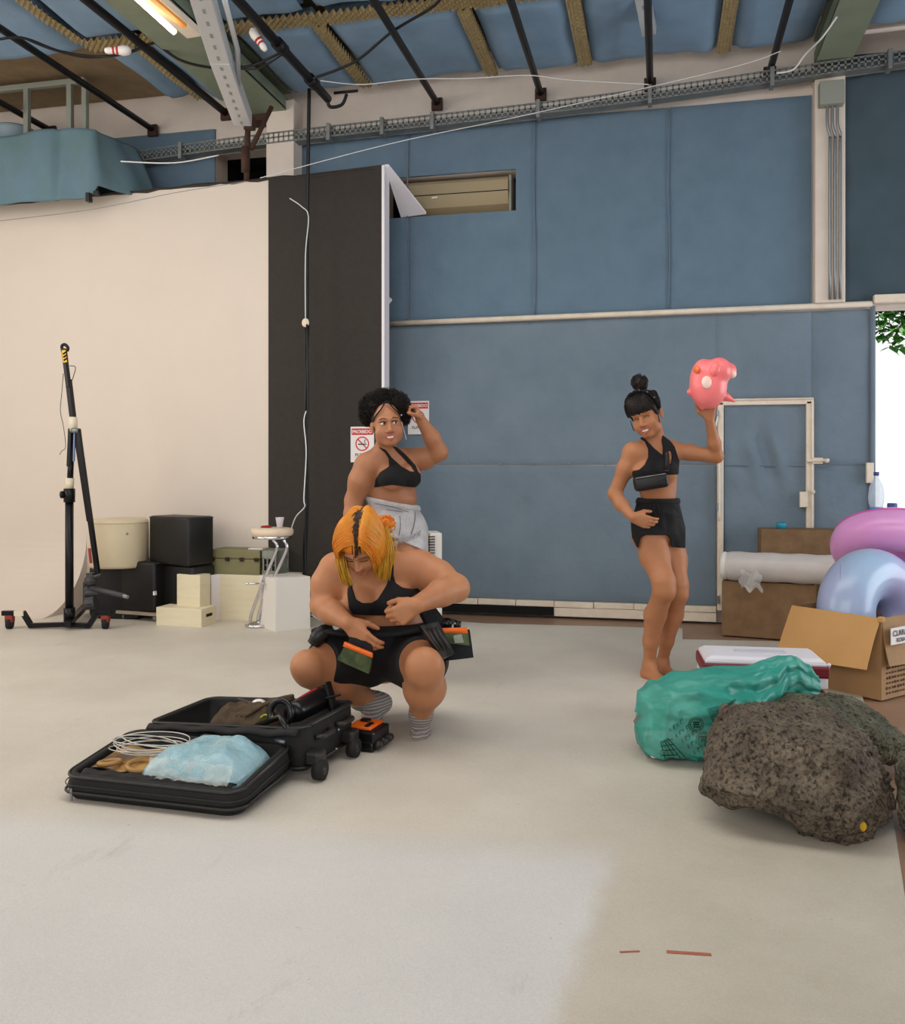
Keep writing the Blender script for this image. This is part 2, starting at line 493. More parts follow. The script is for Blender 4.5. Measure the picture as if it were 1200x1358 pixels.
# ------------------------------------------------------------------ floor
def floor_material():
    m = bpy.data.materials.new('studio_floor_paint'); m.use_nodes = True
    nt = m.node_tree; N = nt.nodes; L = nt.links; b = N['Principled BSDF']
    geo = N.new('ShaderNodeNewGeometry')
    def noise_(sc, det=5, rough=.6, stretch=None):
        mp = N.new('ShaderNodeMapping'); L.new(geo.outputs['Position'], mp.inputs[0])
        if stretch: mp.inputs['Scale'].default_value = stretch
        n = N.new('ShaderNodeTexNoise'); n.inputs['Scale'].default_value = sc; n.inputs['Detail'].default_value = det
        n.inputs['Roughness'].default_value = rough; L.new(mp.outputs[0], n.inputs['Vector']); return n.outputs[0]
    def ramp(inp, p0, p1, c0, c1):
        r = N.new('ShaderNodeValToRGB'); r.color_ramp.elements[0].position = p0; r.color_ramp.elements[1].position = p1
        r.color_ramp.elements[0].color = (*srgb(c0), 1); r.color_ramp.elements[1].color = (*srgb(c1), 1)
        L.new(inp, r.inputs[0]); return r.outputs[0]
    def mix(f, a, c, mode='MIX'):
        x = N.new('ShaderNodeMix'); x.data_type = 'RGBA'; x.blend_type = mode
        if isinstance(f, float): x.inputs[0].default_value = f
        else: L.new(f, x.inputs[0])
        for i, q in ((6, a), (7, c)):
            if isinstance(q, tuple): x.inputs[i].default_value = (*srgb(q), 1)
            else: L.new(q, x.inputs[i])
        return x.outputs[2]
    def half(p, q, soft, jit):
        """0..1 across the line p-q on the ground"""
        d = (Vector((q.x, q.y, 0))-Vector((p.x, p.y, 0))).normalized(); n = Vector((-d.y, d.x, 0))
        dp = N.new('ShaderNodeVectorMath'); dp.operation = 'DOT_PRODUCT'; L.new(geo.outputs['Position'], dp.inputs[0]); dp.inputs[1].default_value = n
        a = N.new('ShaderNodeMath'); a.operation = 'MULTIPLY_ADD'; L.new(jit, a.inputs[0]); a.inputs[1].default_value = .07; L.new(dp.outputs['Value'], a.inputs[2])
        r = N.new('ShaderNodeMapRange'); r.interpolation_type = 'SMOOTHSTEP'; L.new(a.outputs[0], r.inputs[0])
        c = n.dot(Vector((p.x, p.y, 0)))+.11
        c -= .075; r.inputs[1].default_value = c-soft; r.inputs[2].default_value = c+soft
        return r.outputs[0]
    base = ramp(noise_(1.3, 6), .35, .7, (.80, .765, .71), (.86, .83, .78))
    worn = ramp(noise_(2.2, 8, .7), .35, .7, (.72, .69, .63), (.785, .755, .70))
    pale_area = ramp(noise_(1.5, 5), .3, .7, (.82, .81, .795), (.855, .845, .83))
    j = noise_(6, 6)
    A, B, C = G(560, 1104), G(815, 1132), G(738, 1358)
    right = half(G(742, 1340), G(818, 1125), .04, noise_(9, 3))     # +1 to the left of this line
    top = half(G(300, 1100), B, .16, noise_(2.5, 4))                 # +1 behind this line
    c1 = mix(half(G(760, 1345), G(900, 1000), .5, noise_(2, 5)), worn, base)
    # lighter, more neutral patch: left of line and in front of the top line
    inv = N.new('ShaderNodeMath'); inv.operation = 'SUBTRACT'; inv.inputs[0].default_value = 1.0; L.new(top, inv.inputs[1])
    mu = N.new('ShaderNodeMath'); mu.operation = 'MULTIPLY'; L.new(inv.outputs[0], mu.inputs[0]); L.new(right, mu.inputs[1])
    c2 = mix(mu.outputs[0], c1, pale_area)
    # scuffs, scratches, specks
    sc = ramp(noise_(5, 8, .75, (1, .35, 1)), .60, .72, (0, 0, 0), (1, 1, 1))
    sf = N.new('ShaderNodeMath'); sf.operation = 'MULTIPLY'; sf.inputs[1].default_value = .35; L.new(sc, sf.inputs[0])
    c3 = mix(sf.outputs[0], c2, (.66, .62, .57))
    sp = ramp(noise_(42, 2, .5), .74, .79, (0, 0, 0), (1, 1, 1))
    sf2 = N.new('ShaderNodeMath'); sf2.operation = 'MULTIPLY'; sf2.inputs[1].default_value = .4; L.new(sp, sf2.inputs[0])
    c4 = mix(sf2.outputs[0], c3, (.50, .45, .40))
    grain = ramp(noise_(220, 2), .3, .7, (.94, .94, .94), (1, 1, 1))
    c5 = mix(1.0, c4, grain, 'MULTIPLY')
    L.new(c5, b.inputs['Base Color'])
    b.inputs['Roughness'].default_value = .5; b.inputs['Specular IOR Level'].default_value = .3
    bp = N.new('ShaderNodeBump'); bp.inputs['Strength'].default_value = .15; bp.inputs['Distance'].default_value = .01
    L.new(noise_(30, 5), bp.inputs['Height']); L.new(bp.outputs[0], b.inputs['Normal'])
    return m
M_floor = floor_material()
fb = MB(); fb.box((-0.5, 2.05, -.06), (14, 10.7, .1)); tag(fb.build('floor', M_concrete), kind='structure')
# painted slab with its jogged far edge and its right edge
XR = 1.62
e1 = G(640, 827); e2 = G(880, 833); j1 = G(905, 834); j2 = G(905, 848)
poly = [Vector((-6.9, -3.2, -.01)), Vector((G(1200, 1205).x, -3.2, -.01)), Vector((G(1200, 1190).x, G(1200, 1190).y, -.01)), Vector((G(1178, 1045).x, G(1178, 1045).y, -.01)),
        Vector((G(1120, 850).x, G(1120, 853).y, -.01)), Vector((j2.x, j2.y, -.01)), Vector((j1.x, j1.y+.01, -.01)), Vector((e1.x, e1.y, -.01)), Vector((-2.55, 7.05, -.01)), Vector((-2.55, YC+.02, -.01)), Vector((-6.9, YC+.02, -.01))]
fp = MB(); fp.prism(poly, (0, 0, .012)); tag(fp.build('floor', M_floor), kind='structure')
M_redmark = mat('red_paint_mark', (.66, .38, .30), .7)
a, b = G(884, 1262, .003), G(943, 1266, .003)
mk = MB(); mk.box((a+b)/2, ((b-a).length, .012, .0015), rz=math.atan2((b-a).y, (b-a).x)); mk.box(G(835, 1262, .003), (.05, .006, .0015), rz=.3)
tag(mk.build('trim_1', M_redmark), kind='structure')

# ------------------------------------------------------------------ back wall, outside, other walls
def wall_cells(b, x0, x1, z0, z1, holes, y0, y1):
    xs = sorted({x0, x1, *[h[0] for h in holes], *[h[1] for h in holes]}); zs = sorted({z0, z1, *[h[2] for h in holes], *[h[3] for h in holes]})
    xs = [q for q in xs if x0 <= q <= x1]; zs = [q for q in zs if z0 <= q <= z1]
    for i in range(len(xs)-1):
        for k in range(len(zs)-1):
            cx, cz = (xs[i]+xs[i+1])/2, (zs[k]+zs[k+1])/2
            if any(h[0] < cx < h[1] and h[2] < cz < h[3] for h in holes): continue
            b.box((cx, (y0+y1)/2, cz), (xs[i+1]-xs[i], y1-y0, zs[k+1]-zs[k]))
XO = Xb(1157)                      # left jamb of the opening
ZO = Zb(1157, 406)
hA = (Xb(510), Xb(684), Zb(683, 279), Zb(683, 224))        # air conditioner niche
hB = (Xb(284), Xb(366), Zb(330, 245), Zb(330, 196))        # black opening at left
bw = MB(); wall_cells(bw, -6.95, 5.5, 0, 4.6, [hA, hB, (XO, 5.0, 0, ZO)], YB+.03, YB+.25)
wall = bw.build('wall_back', M_plaster, kind='structure')
nb = MB()
for h in (hA, hB):
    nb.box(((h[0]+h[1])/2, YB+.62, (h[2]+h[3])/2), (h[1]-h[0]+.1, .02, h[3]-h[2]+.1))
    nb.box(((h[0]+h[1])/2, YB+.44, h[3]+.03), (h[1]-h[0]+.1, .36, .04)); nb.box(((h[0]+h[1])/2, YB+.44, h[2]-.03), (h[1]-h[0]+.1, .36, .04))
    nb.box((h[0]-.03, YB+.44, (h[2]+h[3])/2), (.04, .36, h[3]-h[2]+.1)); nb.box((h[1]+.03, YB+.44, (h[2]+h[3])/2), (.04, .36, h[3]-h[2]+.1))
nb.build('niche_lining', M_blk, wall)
def panel(x0, x1, z0, z1, m, name='fabric_panel', holes=(), t=.03, lab=None, amp=.006):
    """padded fabric panel with real puckers and soft rolled edges"""
    rn = random.Random(int(x0*100)+int(z0*77)); bl = [(rn.uniform(x0+.05, x1-.05), rn.uniform(z0+.1, z1-.1), rn.uniform(.018, .04), rn.uniform(.006, .014)) for _ in range(int((x1-x0)*(z1-z0)*(9 if z0 > 2 else 3)))]
    b = MB()
    xs = sorted({x0, x1, *[h[0] for h in holes], *[h[1] for h in holes]}); xs = [q for q in xs if x0 <= q <= x1]
    zs = sorted({z0, z1, *[h[2] for h in holes], *[h[3] for h in holes]}); zs = [q for q in zs if z0 <= q <= z1]
    for i in range(len(xs)-1):
        for k in range(len(zs)-1):
            cx, cz = (xs[i]+xs[i+1])/2, (zs[k]+zs[k+1])/2
            if any(h[0] < cx < h[1] and h[2] < cz < h[3] for h in holes): continue
            ax, bx, az, bz = xs[i], xs[i+1], zs[k], zs[k+1]
            nu = max(3, int((bx-ax)/.028)); nv = max(3, int((bz-az)/.028))
            def f(s_, t_, ax=ax, bx=bx, az=az, bz=bz):
                x = ax+(bx-ax)*s_; z = az+(bz-az)*t_
                n = noise.noise(Vector((x*1.6, z*.9, 3)))*amp+noise.noise(Vector((x*5, z*3.3, 9)))*amp*.5
                for (bx_, bz_, br_, ba_) in bl:
                    dd = ((x-bx_)/br_)**2+((z-bz_)/(br_*1.7))**2
                    if dd < 6: n += ba_*math.exp(-dd)
                e = min(x-x0, x1-x, z-z0, z1-z)
                y = YB-n+(.012*(1-min(1, max(e, 0)/.03)))
                return Vector((x, min(y, YB+.02), z))
            b.grid(f, nu, nv)
            b.box((cx, YB+.022, cz), (bx-ax, .006, bz-az))
    o = b.build(name, m, wall, smooth=True)
    if lab: o['label'] = lab
    return o
zt = lambda u: Zb(u, 172 if u < 450 else 110)
ZT = 3.98
ztrim = Zb(800, 419)
xsm = [Xb(398), Xb(541), Xb(709), Xb(887), Xb(1077)]
for i in range(4):
    panel(xsm[i]+.004, xsm[i+1]-.004, ztrim+.01, ZT, M_blue, holes=[hA])
sm = MB()
for x in xsm[1:4]:
    pts = [Vector((x+.004*math.sin(z*5), YB-.004, z)) for z in np.arange(ztrim+.02, ZT, .12)]
    sm.tube(pts, .005, 6)
sm.build('fabric_seam', M_blue, wall, smooth=True)
zs1 = Zb(760, 617)
xd0, xd1 = Xb(955), Xb(1073); zd = Zb(1010, 533)
panel(Xb(490), xd0-.03, zs1+.005, ztrim-.02, M_blue2, amp=.008)
panel(Xb(490), xd0-.03, .13, zs1-.005, M_blue2, amp=.004)
panel(xd0-.03, xd1+.02, zd+.02, ztrim-.02, M_blue2, amp=.004)
panel(xd1+.02, XO, zs1, ztrim-.02, M_blue2, amp=.012)
panel(xd1+.02, XO, .0, zs1-.006, M_blue2, amp=.006)
panel(Xb(1119), 5.0, ztrim+.03, 4.25, M_blueT, amp=.02)
panel(Xb(130), Xb(284), Zb(200, 262), Zb(200, 178), M_blue, amp=.004)
hm = MB(); hm.tube([Vector((XO, YB-.01, z)) for z in (0.0, 1.0, 2.0, ZO)], .018, 8); hm.build('fabric_hem', M_blue2, wall, smooth=True)
# rivets along the seam
rv = MB()
for u in (620, 664, 709, 755, 803, 848): rv.ball(Vector((Xb(u), YB-.008, zs1+.01)), .009, 8)
for u in (520, 700, 860, 1000, 1090): rv.ball(Vector((Xb(u), YB-.006, ztrim-.035)), .006, 8)
rv.build('rivet', M_steel, wall)
# trims
tr = MB(); tr.tube([Vector((Xb(508), YB-.03, ztrim-.004)), Vector((XO-.01, YB-.03, ztrim+.012))], .022, 8); tag(tr.build('trim_2', M_trim, smooth=True), kind='structure')
tr = MB(); tr.box(((XO+5)/2, YB-.03, ZO+.045), (5-XO, .06, .06)); tag(tr.build('trim_3', M_trim, bevel=.006), kind='structure')
bb = MB()
for i in range(9):
    x0 = Xb(490)+i*(xd0-.03-Xb(490))/9; x1 = x0+(xd0-.03-Xb(490))/9
    bb.box(((x0+x1)/2, YB-.012+.006*math.sin(i*2.3), .105), (x1-x0-.004, .05, .045), R=Matrix.Rotation(.004*math.sin(i*3), 3, 'Y'))
tag(bb.build('baseboard_back', M_trim, bevel=.004), kind='structure')
bb = MB(); bb.box(((Xb(490)+Xb(735))/2, YB-.02, .045), (Xb(735)-Xb(490), .05, .06)); tag(bb.build('baseboard_gap', M_blk), kind='structure')
bb = MB(); bb.box(((Xb(735)+xd0-.03)/2, YB-.01, .045), (xd0-.03-Xb(735), .05, .07)); tag(bb.build('baseboard_lower', M_trim, bevel=.004), kind='structure')
# column with conduits
xc0, xc1 = Xb(1078), Xb(1118)
zc = Zb(1098, 404)
cb = MB(); cb.box(((xc0+xc1)/2, YB-.02, (zc+4.1)/2), (xc1-xc0, .14, 4.1-zc)); colm = cb.build('column_right', M_plaster, bevel=.008, kind='structure')
tag(colm, kind='structure')
xc2, xc3 = Xb(364), Xb(400)
cb = MB(); cb.box(((xc2+xc3)/2, YB-.06, 3.7), (xc3-xc2, .22, 1.1)); tag(cb.build('column_left', M_plaster, bevel=.008), kind='structure')
cd = empty('conduit_bundle', ((xc0+xc1)/2, YB-.1, zc), 'three grey conduits running down the white column from a grey box', 'conduit')
for i in range(3):
    x = (xc0+xc1)/2+(-.035+.035*i)+.01
    q = MB(); q.tube(arc([Vector((x, YB-.12, 3.86)), Vector((x, YB-.12, 3.70)), Vector((x+.02, YB-.115, 3.62)), Vector((x+.02, YB-.105, 3.5)), Vector((x+.02, YB-.105, zc+.02))], 4), .0105, 8)
    q.build('conduit', M_steel, cd, smooth=True)
q = MB(); q.box(((xc0+xc1)/2, YB-.13, 3.92), (.17, .09, .17)); q.build('junction_box', M_railp, cd, bevel=.005)

# door in the back wall
dr = empty('door_1', ((xd0+xd1)/2, YB, 0)); dr['kind'] = 'structure'
def doorgrid(s_, t_):
    x = xd0+.03+(xd1-xd0-.06)*s_; z = .08+(zd-.1)*t_
    n = 0.034*math.exp(-((x-(xd0+xd1)/2)/.16)**2-((z-zd+.42)/.16)**2)*math.sin(x*32+z*9)
    n += noise.noise(Vector((x*5, z*4, 1)))*.010+abs(noise.noise(Vector((x*9+z*3, z*5, 4))))*.008
    return Vector((x, YB-.012-n, z))
q = MB(); q.grid(doorgrid, 30, 70); q.box(((xd0+xd1)/2, YB+.01, zd/2), (xd1-xd0-.05, .02, zd-.1)); q.build('door_leaf', M_blue2, dr, smooth=True)
q = MB(); q.tube([Vector((xd0+.03, YB-.02, zs1)), Vector((xd1-.03, YB-.02, zs1-.004))], .004, 6); q.build('leaf_seam', M_blue2, dr)
q = MB()
q.box((xd0, YB-.02, (zd+.1)/2), (.045, .05, zd-.1)); q.box((xd1, YB-.02, (zd+.1)/2), (.055, .05, zd-.1)); q.box(((xd0+xd1)/2, YB-.02, zd), (xd1-xd0+.05, .05, .05))
q.box((xd1+.012, YB-.04, (zd+.1)/2), (.012, .03, zd-.1)); q.box(((xd0+xd1)/2, YB-.045, zd+.016), (xd1-xd0+.05, .03, .012))
q.build('door_frame', M_trim, dr, bevel=.006)
lz = Zb(1085, 611)
q = MB(); q.tube([Vector((xd1-.03, YB-.065, lz)), Vector((xd1+.13, YB-.065, lz+.002))], .013, 8); q.box((xd1+.05, YB-.055, lz), (.07, .02, .045)); q.ball(Vector((xd1+.11, YB-.08, lz)), .016, 10)
q.build('door_bolt', M_trim, dr, smooth=False)
q = MB(); q.box((Xb(1064), YB-.05, Zb(1064, 662)), (.055, .04, .115)); q.ball(Vector((Xb(1076), YB-.06, Zb(1076, 652))), .018, 10); q.build('door_lock', M_trim, dr, bevel=.003)
q = MB()
for v in (550, 672, 794): q.box((xd0-.02, YB-.045, Zb(955, v)), (.02, .02, .06))
q.build('hinge', M_steel, dr)
q = MB(); q.tube(arc([Vector((Xb(951), YB-.06, Zb(951, 553))), Vector((Xb(948), YB-.06, Zb(948, 575))), Vector((Xb(953), YB-.06, Zb(953, 620))), Vector((Xb(953), YB-.06, Zb(953, 690)))], 6), .007, 8)
q.build('cable', M_cablew, smooth=True, label='white cable running down beside the left frame of the small door', cat='cable')
q = MB(); q.box((Xb(1152), YB-.03, Zb(1152, 627)), (.05, .04, .15)); q.build('wall_plate', M_trim, bevel=.004, label='small cream plate on the wall edge beside the open doorway', cat='plate')

# ------------------------------------------------------------------ cyclorama (white wall with cove, black end panel)
cy = MB()
XL = Xb(357, YC); XE = Xb(507, YC)
XV = -4.72; RC = .62
zt0 = 3.47
cy.hexa([(-6.95, YC, 0), (XL, YC, 0), (XL, YC+.12, 0), (-6.95, YC+.12, 0)], [(-6.95, YC, 3.44), (XL, YC, 3.50), (XL, YC+.12, 3.50), (-6.95, YC+.12, 3.44)])
cyc = cy.build('wall_cyclorama', M_white, kind='structure')
tag(cyc, kind='structure')
cv_ = MB(); prof = []
for i in range(17):
    a = i/16*math.pi/2; prof.append((YC-RC+RC*math.sin(a), RC-RC*math.cos(a)))
poly = [Vector((-6.95, y, z)) for y, z in prof]+[Vector((-6.95, YC+.01, RC+.0)), Vector((-6.95, YC+.01, -.004)), Vector((-6.95, YC-RC, -.004))]
cv_.prism(poly, (XV+6.95, 0, 0)); cv_.build('cove', M_white, cyc)
lp = MB()
random.seed(3)
pts = [Vector((x, YC-.004, 3.445+(x+6.95)/(XL+6.95)*.055+random.uniform(-.008, .008))) for x in np.arange(-6.9, XE, .11)]
lp.tube(pts, [random.uniform(.007, .018) for _ in pts], 6); lp.build('rough_top_edge', M_black, cyc)
bk = MB(); bk.hexa([(XL-.004, YC-.008, .0), (XE, YC-.008, 0), (XE, YC+.12, 0), (XL-.004, YC+.12, 0)], [(XL-.004, YC-.008, 3.505), (XE, YC-.008, 3.545), (XE, YC+.12, 3.545), (XL-.004, YC+.12, 3.505)])
bkw = bk.build('wall_black_panel', M_black, kind='structure'); tag(bkw, kind='structure')
q = MB(); q.box((XE+.01, YC+.05, 1.77), (.022, .13, 3.54)); q.build('panel_edge', M_edge, bkw)
q = MB()
a0 = Vector((XE+.02, YC, 3.53)); a1 = Vector((XE+.02, YB, Zb(507, 290))); a2 = Vector((Xb(565), YB, Zb(565, 284)))
q.prism([a0, a0+Vector((.03, .01, 0)), a2, a1], (0, 0, .02)); q.build('top_board', M_edge, bkw)
q = MB(); q.tube([at(513, 402, 7.0), at(517, 396, 6.98)], .022, 10)
q.build('wall_clip', M_edge, bkw, smooth=True)
q = MB(); q.box(at(513, 424, 7.1), (.02, .12, .02), rz=.5); q.build('bracket', M_rust, bkw)

# outside seen through the open doorway
M_out = mat('sunlit_white_wall', (.95, .96, .97), .8)
q = MB(); q.box((4.5, 11.1, 1.6), (9, .2, 5.2)); tag(q.build('wall_outside', M_out), kind='structure')
q = MB(); q.box((4.5, 9.4, -.06), (9, 4.0, .1)); tag(q.build('ground_outside', mat('outside_paving', (.80, .79, .76), .8)), kind='structure')
# remaining shell behind and beside the camera
q = MB(); q.box((-7.05, 3.6, 2.3), (.2, 7.6, 4.6)); tag(q.build('wall_left', M_plaster), kind='structure')
q = MB(); wall_cells(q, -3.2, 7.4, 0, 4.6, [], 0, .2)
for i, vtx in enumerate(q.v): q.v[i] = Vector((5.5+vtx.y, vtx.x, vtx.z))
tag(q.build('wall_right', M_plaster), kind='structure')

# ------------------------------------------------------------------ ceiling
ZC = 4.32
cb = MB(); cb.box((-.75, 2.1, 4.62), (12.7, 10.6, .1)); ceil = cb.build('ceiling', M_brownC, kind='structure'); tag(ceil, kind='structure')
cb = MB(); cb.box((-5.6, 6.68, 4.49), (3.0, 1.05, .05)); cb.build('raw_board', M_brownC, ceil)
BL = (-3.45, -3.04); BR = (1.11, 1.36)
xst = [-2.36, -1.31, -.57, .46]
edges = [BL[1]+.01, *xst, BR[0]-.01]
def cpanel(x0, x1, y0, y1, z=ZC):
    b = MB()
    def f(s_, t_):
        x = x0+(x1-x0)*s_; y = y0+(y1-y0)*t_
        e = min(x-x0, x1-x, y-y0, y1-y)
        zz = z+.05*(1-min(1, e/.03))**2+noise.noise(Vector((x*2.2, y*2.2, 4)))*.02+.02*noise.noise(Vector((x*6, y*1.5, 1)))
        return Vector((x, y, zz))
    b.grid(f, max(4, int((x1-x0)/.06)), max(4, int((y1-y0)/.06)))
    b.box(((x0+x1)/2, (y0+y1)/2, z+.11), (x1-x0, y1-y0, .06))
    b.build('acoustic_panel', M_blueC, ceil, smooth=True)
for i in range(5):
    a = edges[i]+(.05 if i else 0); c = edges[i+1]-(.05 if i < 4 else 0)
    cpanel(a, c, 6.03, 7.12)
    for (y0, y1) in ((4.72, 5.87), (3.4, 4.62), (2.1, 3.3), (.8, 2.0)): cpanel(a, c, y0, y1)
for (y0, y1) in ((5.6, 6.95), (4.2, 5.5), (2.8, 4.1), (1.0, 2.7)): cpanel(BR[1]+.02, 2.9, y0, y1); cpanel(2.95, 5.4, y0, y1)
cpanel(-3.75, BL[0]-.01, 6.03, 7.15); cpanel(-4.12, -3.84, 6.03, 7.0)
for (y0, y1) in ((4.6, 5.86), (3.2, 4.5), (1.6, 3.1)): cpanel(-4.12, BL[0]-.01, y0, y1); cpanel(-5.5, -4.22, y0, y1+.2); cpanel(-6.9, -5.55, y0, y1)
def foam(x0, y0, x1, y1, w, z=ZC+.0):
    """egg-crate foam strip: rows of real bumps"""
    a = Vector((x0, y0, 0)); b_ = Vector((x1, y1, 0)); d = (b_-a); Ln = d.length; d.normalize(); n = Vector((-d.y, d.x, 0))
    p = .052; nu = int(Ln/(p/4)); nv = int(w/(p/4))+1
    b = MB()
    def f(s_, t_):
        q = a+d*(Ln*s_)+n*(w*(t_-.5)); u = Ln*s_; v = w*(t_-.5)
        h = (math.cos(2*math.pi*u/p)*math.cos(2*math.pi*v/p))
        return Vector((q.x, q.y, z-.028*h+.012*noise.noise(q*3)))
    b.grid(f, nu, nv)
    b.build('foam_strip', M_foam, ceil, smooth=True)
for x in xst: foam(x, 6.02, x, 7.1, .10)
foam(BL[1]+.02, 5.94, BR[0]-.02, 5.96, .17)
foam(-4.17, 5.95, BL[0]-.02, 5.95, .17); foam(-4.17, 4.7, -4.17, 5.9, .08); foam(-3.8, 6.02, -3.8, 7.0, .08)
for k, (x0, x1) in enumerate((BL, BR)):
    b = MB(); xm = (x0+x1)/2
    b.box((xm, 3.2, 4.16+.012), (x1-x0, 7.9, .024)); b.box((xm, 3.2, 4.27), (.02, 7.9, .2)); b.box((xm, 3.2, 4.36), (x1-x0, 7.9, .024))
    b.box((x0+.01, 3.2, 4.22), (.02, 7.9, .1)); b.box((x1-.01, 3.2, 4.22), (.02, 7.9, .1))
    o = b.build('beam', M_beam, kind='structure'); tag(o, kind='structure')
    if k == 0:
        b = MB(); b.box((xm+.02, 7.12, 4.13), (x1-x0-.04, .16, .05)); b.build('beam_end', M_rust, o)
# sloped hem of the far right ceiling panel
b = MB(); b.tube(arc([Vector((1.38, 6.95, 4.30)), Vector((2.2, 6.9, 4.29)), Vector((3.2, 6.9, 4.31)), Vector((5.3, 6.9, 4.3))], 5), .02, 6); b.build('panel_hem', M_plaster, ceil)

# black lighting pipes under the ceiling, running towards the back wall
def pipe(x, y1=7.17, r=.026, z=4.165, lab='', y0=.2, parts=True):
    t = empty('lighting_pipe', (x, y1, z), lab, 'pipe', 'black pipes under the ceiling')
    b = MB(); b.tube([Vector((x, y0, z)), Vector((x, y1, z))], r, 12); b.build('tube', M_pipe, t, smooth=True)
    if parts:
        b = MB(); b.box((x+.0, y1+.005, z-.01), (.09, .03, .10)); b.build('wall_flange', M_rust, t, bevel=.004)
    return t
pipe(-5.25, 7.0, lab='black ceiling pipe at the far left, above the fabric covered mezzanine')
pipe(-4.36, lab='black ceiling pipe crossing in front of the steel railing at left')
pipe(-3.56, 6.98, lab='black ceiling pipe just left of the wide green beam', r=.03)
pp = pipe(-2.62, 6.9, lab='thick black ceiling pipe ending in a hook above the black panel', r=.034, parts=False)
b = MB(); b.tube(arc([Vector((-2.62, 6.88, 4.16)), Vector((-2.60, 6.9, 4.10)), Vector((-2.50, 6.9, 4.11)), Vector((-2.46, 6.9, 4.19))], 6), .014, 8); b.tube([Vector((-2.56, 6.88, 4.2)), Vector((-2.36, 6.88, 4.2))], .012, 8); b.build('hook', M_pipe, pp, smooth=True)
for y in (5.9, 6.5):
    b = MB(); b.tube([Vector((-2.62, y, 4.165)), Vector((-2.62, y+.12, 4.165))], .046, 12); b.build('clamp', M_pipe, pp, smooth=True)
pipe(-1.78, lab='black ceiling pipe above the left edge of the air conditioner niche')
pipe(-.93, lab='black ceiling pipe above the middle of the blue wall')
pipe(-.08, lab='black ceiling pipe under the pale slotted bar')
pipe(.80, lab='black ceiling pipe between the last foam strip and the right green beam')

# cable tray on brackets
def traypt(x): # gently rising to the right
    t = (x+5.0)/6.6
    return Vector((x, 7.03, 3.84+.26*t+.02*math.sin(t*7)))
tb = empty('cable_tray', traypt(-2.0), 'long perforated galvanised cable tray across the top of the blue wall', 'cable tray')
b = MB()
xs = np.arange(-5.4, 4.6, .25)
for i in range(len(xs)-1):
    p, q = traypt(xs[i]), traypt(xs[i+1]); ang = math.atan2(q.z-p.z, q.x-p.x); R = Matrix.Rotation(-ang, 3, 'Y'); c = (p+q)/2; L_ = (q-p).length
    for dz in (.05, .012, -.03):
        b.box(c+Vector((0, 0, dz)), (L_+.002, .006, .014 if dz else .01), R=R)
    b.box(c+Vector((0, .05, -.033)), (L_+.002, .11, .004), R=R)
    b.box(c+Vector((0, .10, .0)), (L_+.002, .004, .08), R=R)
b.build('tray_channel', M_tray, tb)
b = MB()
for x in np.arange(-5.4, 4.5, .045):
    p = traypt(x); b.box(p+Vector((0, 0, .01)), (.013, .006, .08))
b.build('slot_bars', M_tray, tb)
for x in (-4.0, -2.66, -2.2, -1.78, -.93, -.08, .8, 1.6):
    b = MB(); p = traypt(x); b.box(p+Vector((0, .02, .0)), (.03, .1, .14)); b.build('bracket', M_tray, tb, bevel=.003)

# pale slotted bars hanging from the ceiling
def slotted(pts, w, lab, name='slotted_bar'):
    t = empty(name, pts[-1], lab, 'bar')
    for i in range(len(pts)-1):
        a, c = Vector(pts[i]), Vector(pts[i+1]); d = (c-a); L_ = d.length; d.normalize(); x, y = frame(d)
        R = Matrix((x, y, d)).transposed()
        b = MB(); b.box((a+c)/2-x*w/2, (.006, w*.8, L_), R=R); b.box((a+c)/2+x*w/2, (.006, w*.8, L_), R=R); b.box((a+c)/2-y*w*.4, (w, .006, L_), R=R)
        b.build('rail', M_alu, t, bevel=.002); n = int(L_/.09)
        for k in range(n):
            b = MB(); b.box(a+d*(L_*(k+.5)/n)-y*(w*.4+.004), (w*.14, .004, .035), R=R); b.build('slot', M_railp, t)
    return t
hb = slotted([P(258, -40, 4.9), P(292, 75, 5.6), P(322, 158, 6.4)], .12, 'pale slotted metal rail hanging down from the ceiling left of centre')
b = MB(); b.tube([P(290, -30, 4.9), P(315, 66, 5.6), P(316, 112, 5.9)], .016, 8); b.build('strut', M_alu, hb, smooth=True)
b = MB(); b.box(P(331, 164, 6.5), (.07, .05, .09)); b.build('foot_bracket', M_rust, hb)
slotted([P(846, -35, 5.9), P(861, 42, 6.3)], .09, 'short pale slotted bar hanging at the top right of centre')
hr = empty('hanger_rod', P(330, 240, 6.7), 'rusty steel hanger rod with a diagonal brace above the cyclorama', 'rod')
b = MB(); b.tube([P(329, 150, 6.7), P(327, 240, 6.7)], .022, 8); b.build('rod', M_rust, hr, smooth=True)
b = MB(); b.tube([P(360, 142, 6.8), P(333, 198, 6.7)], .018, 8); b.build('brace', M_rust, hr, smooth=True)
b = MB(); b.tube([P(325, 195, 6.68), P(325, 228, 6.68)], .03, 8); b.build('sleeve', M_rust, hr, smooth=True)

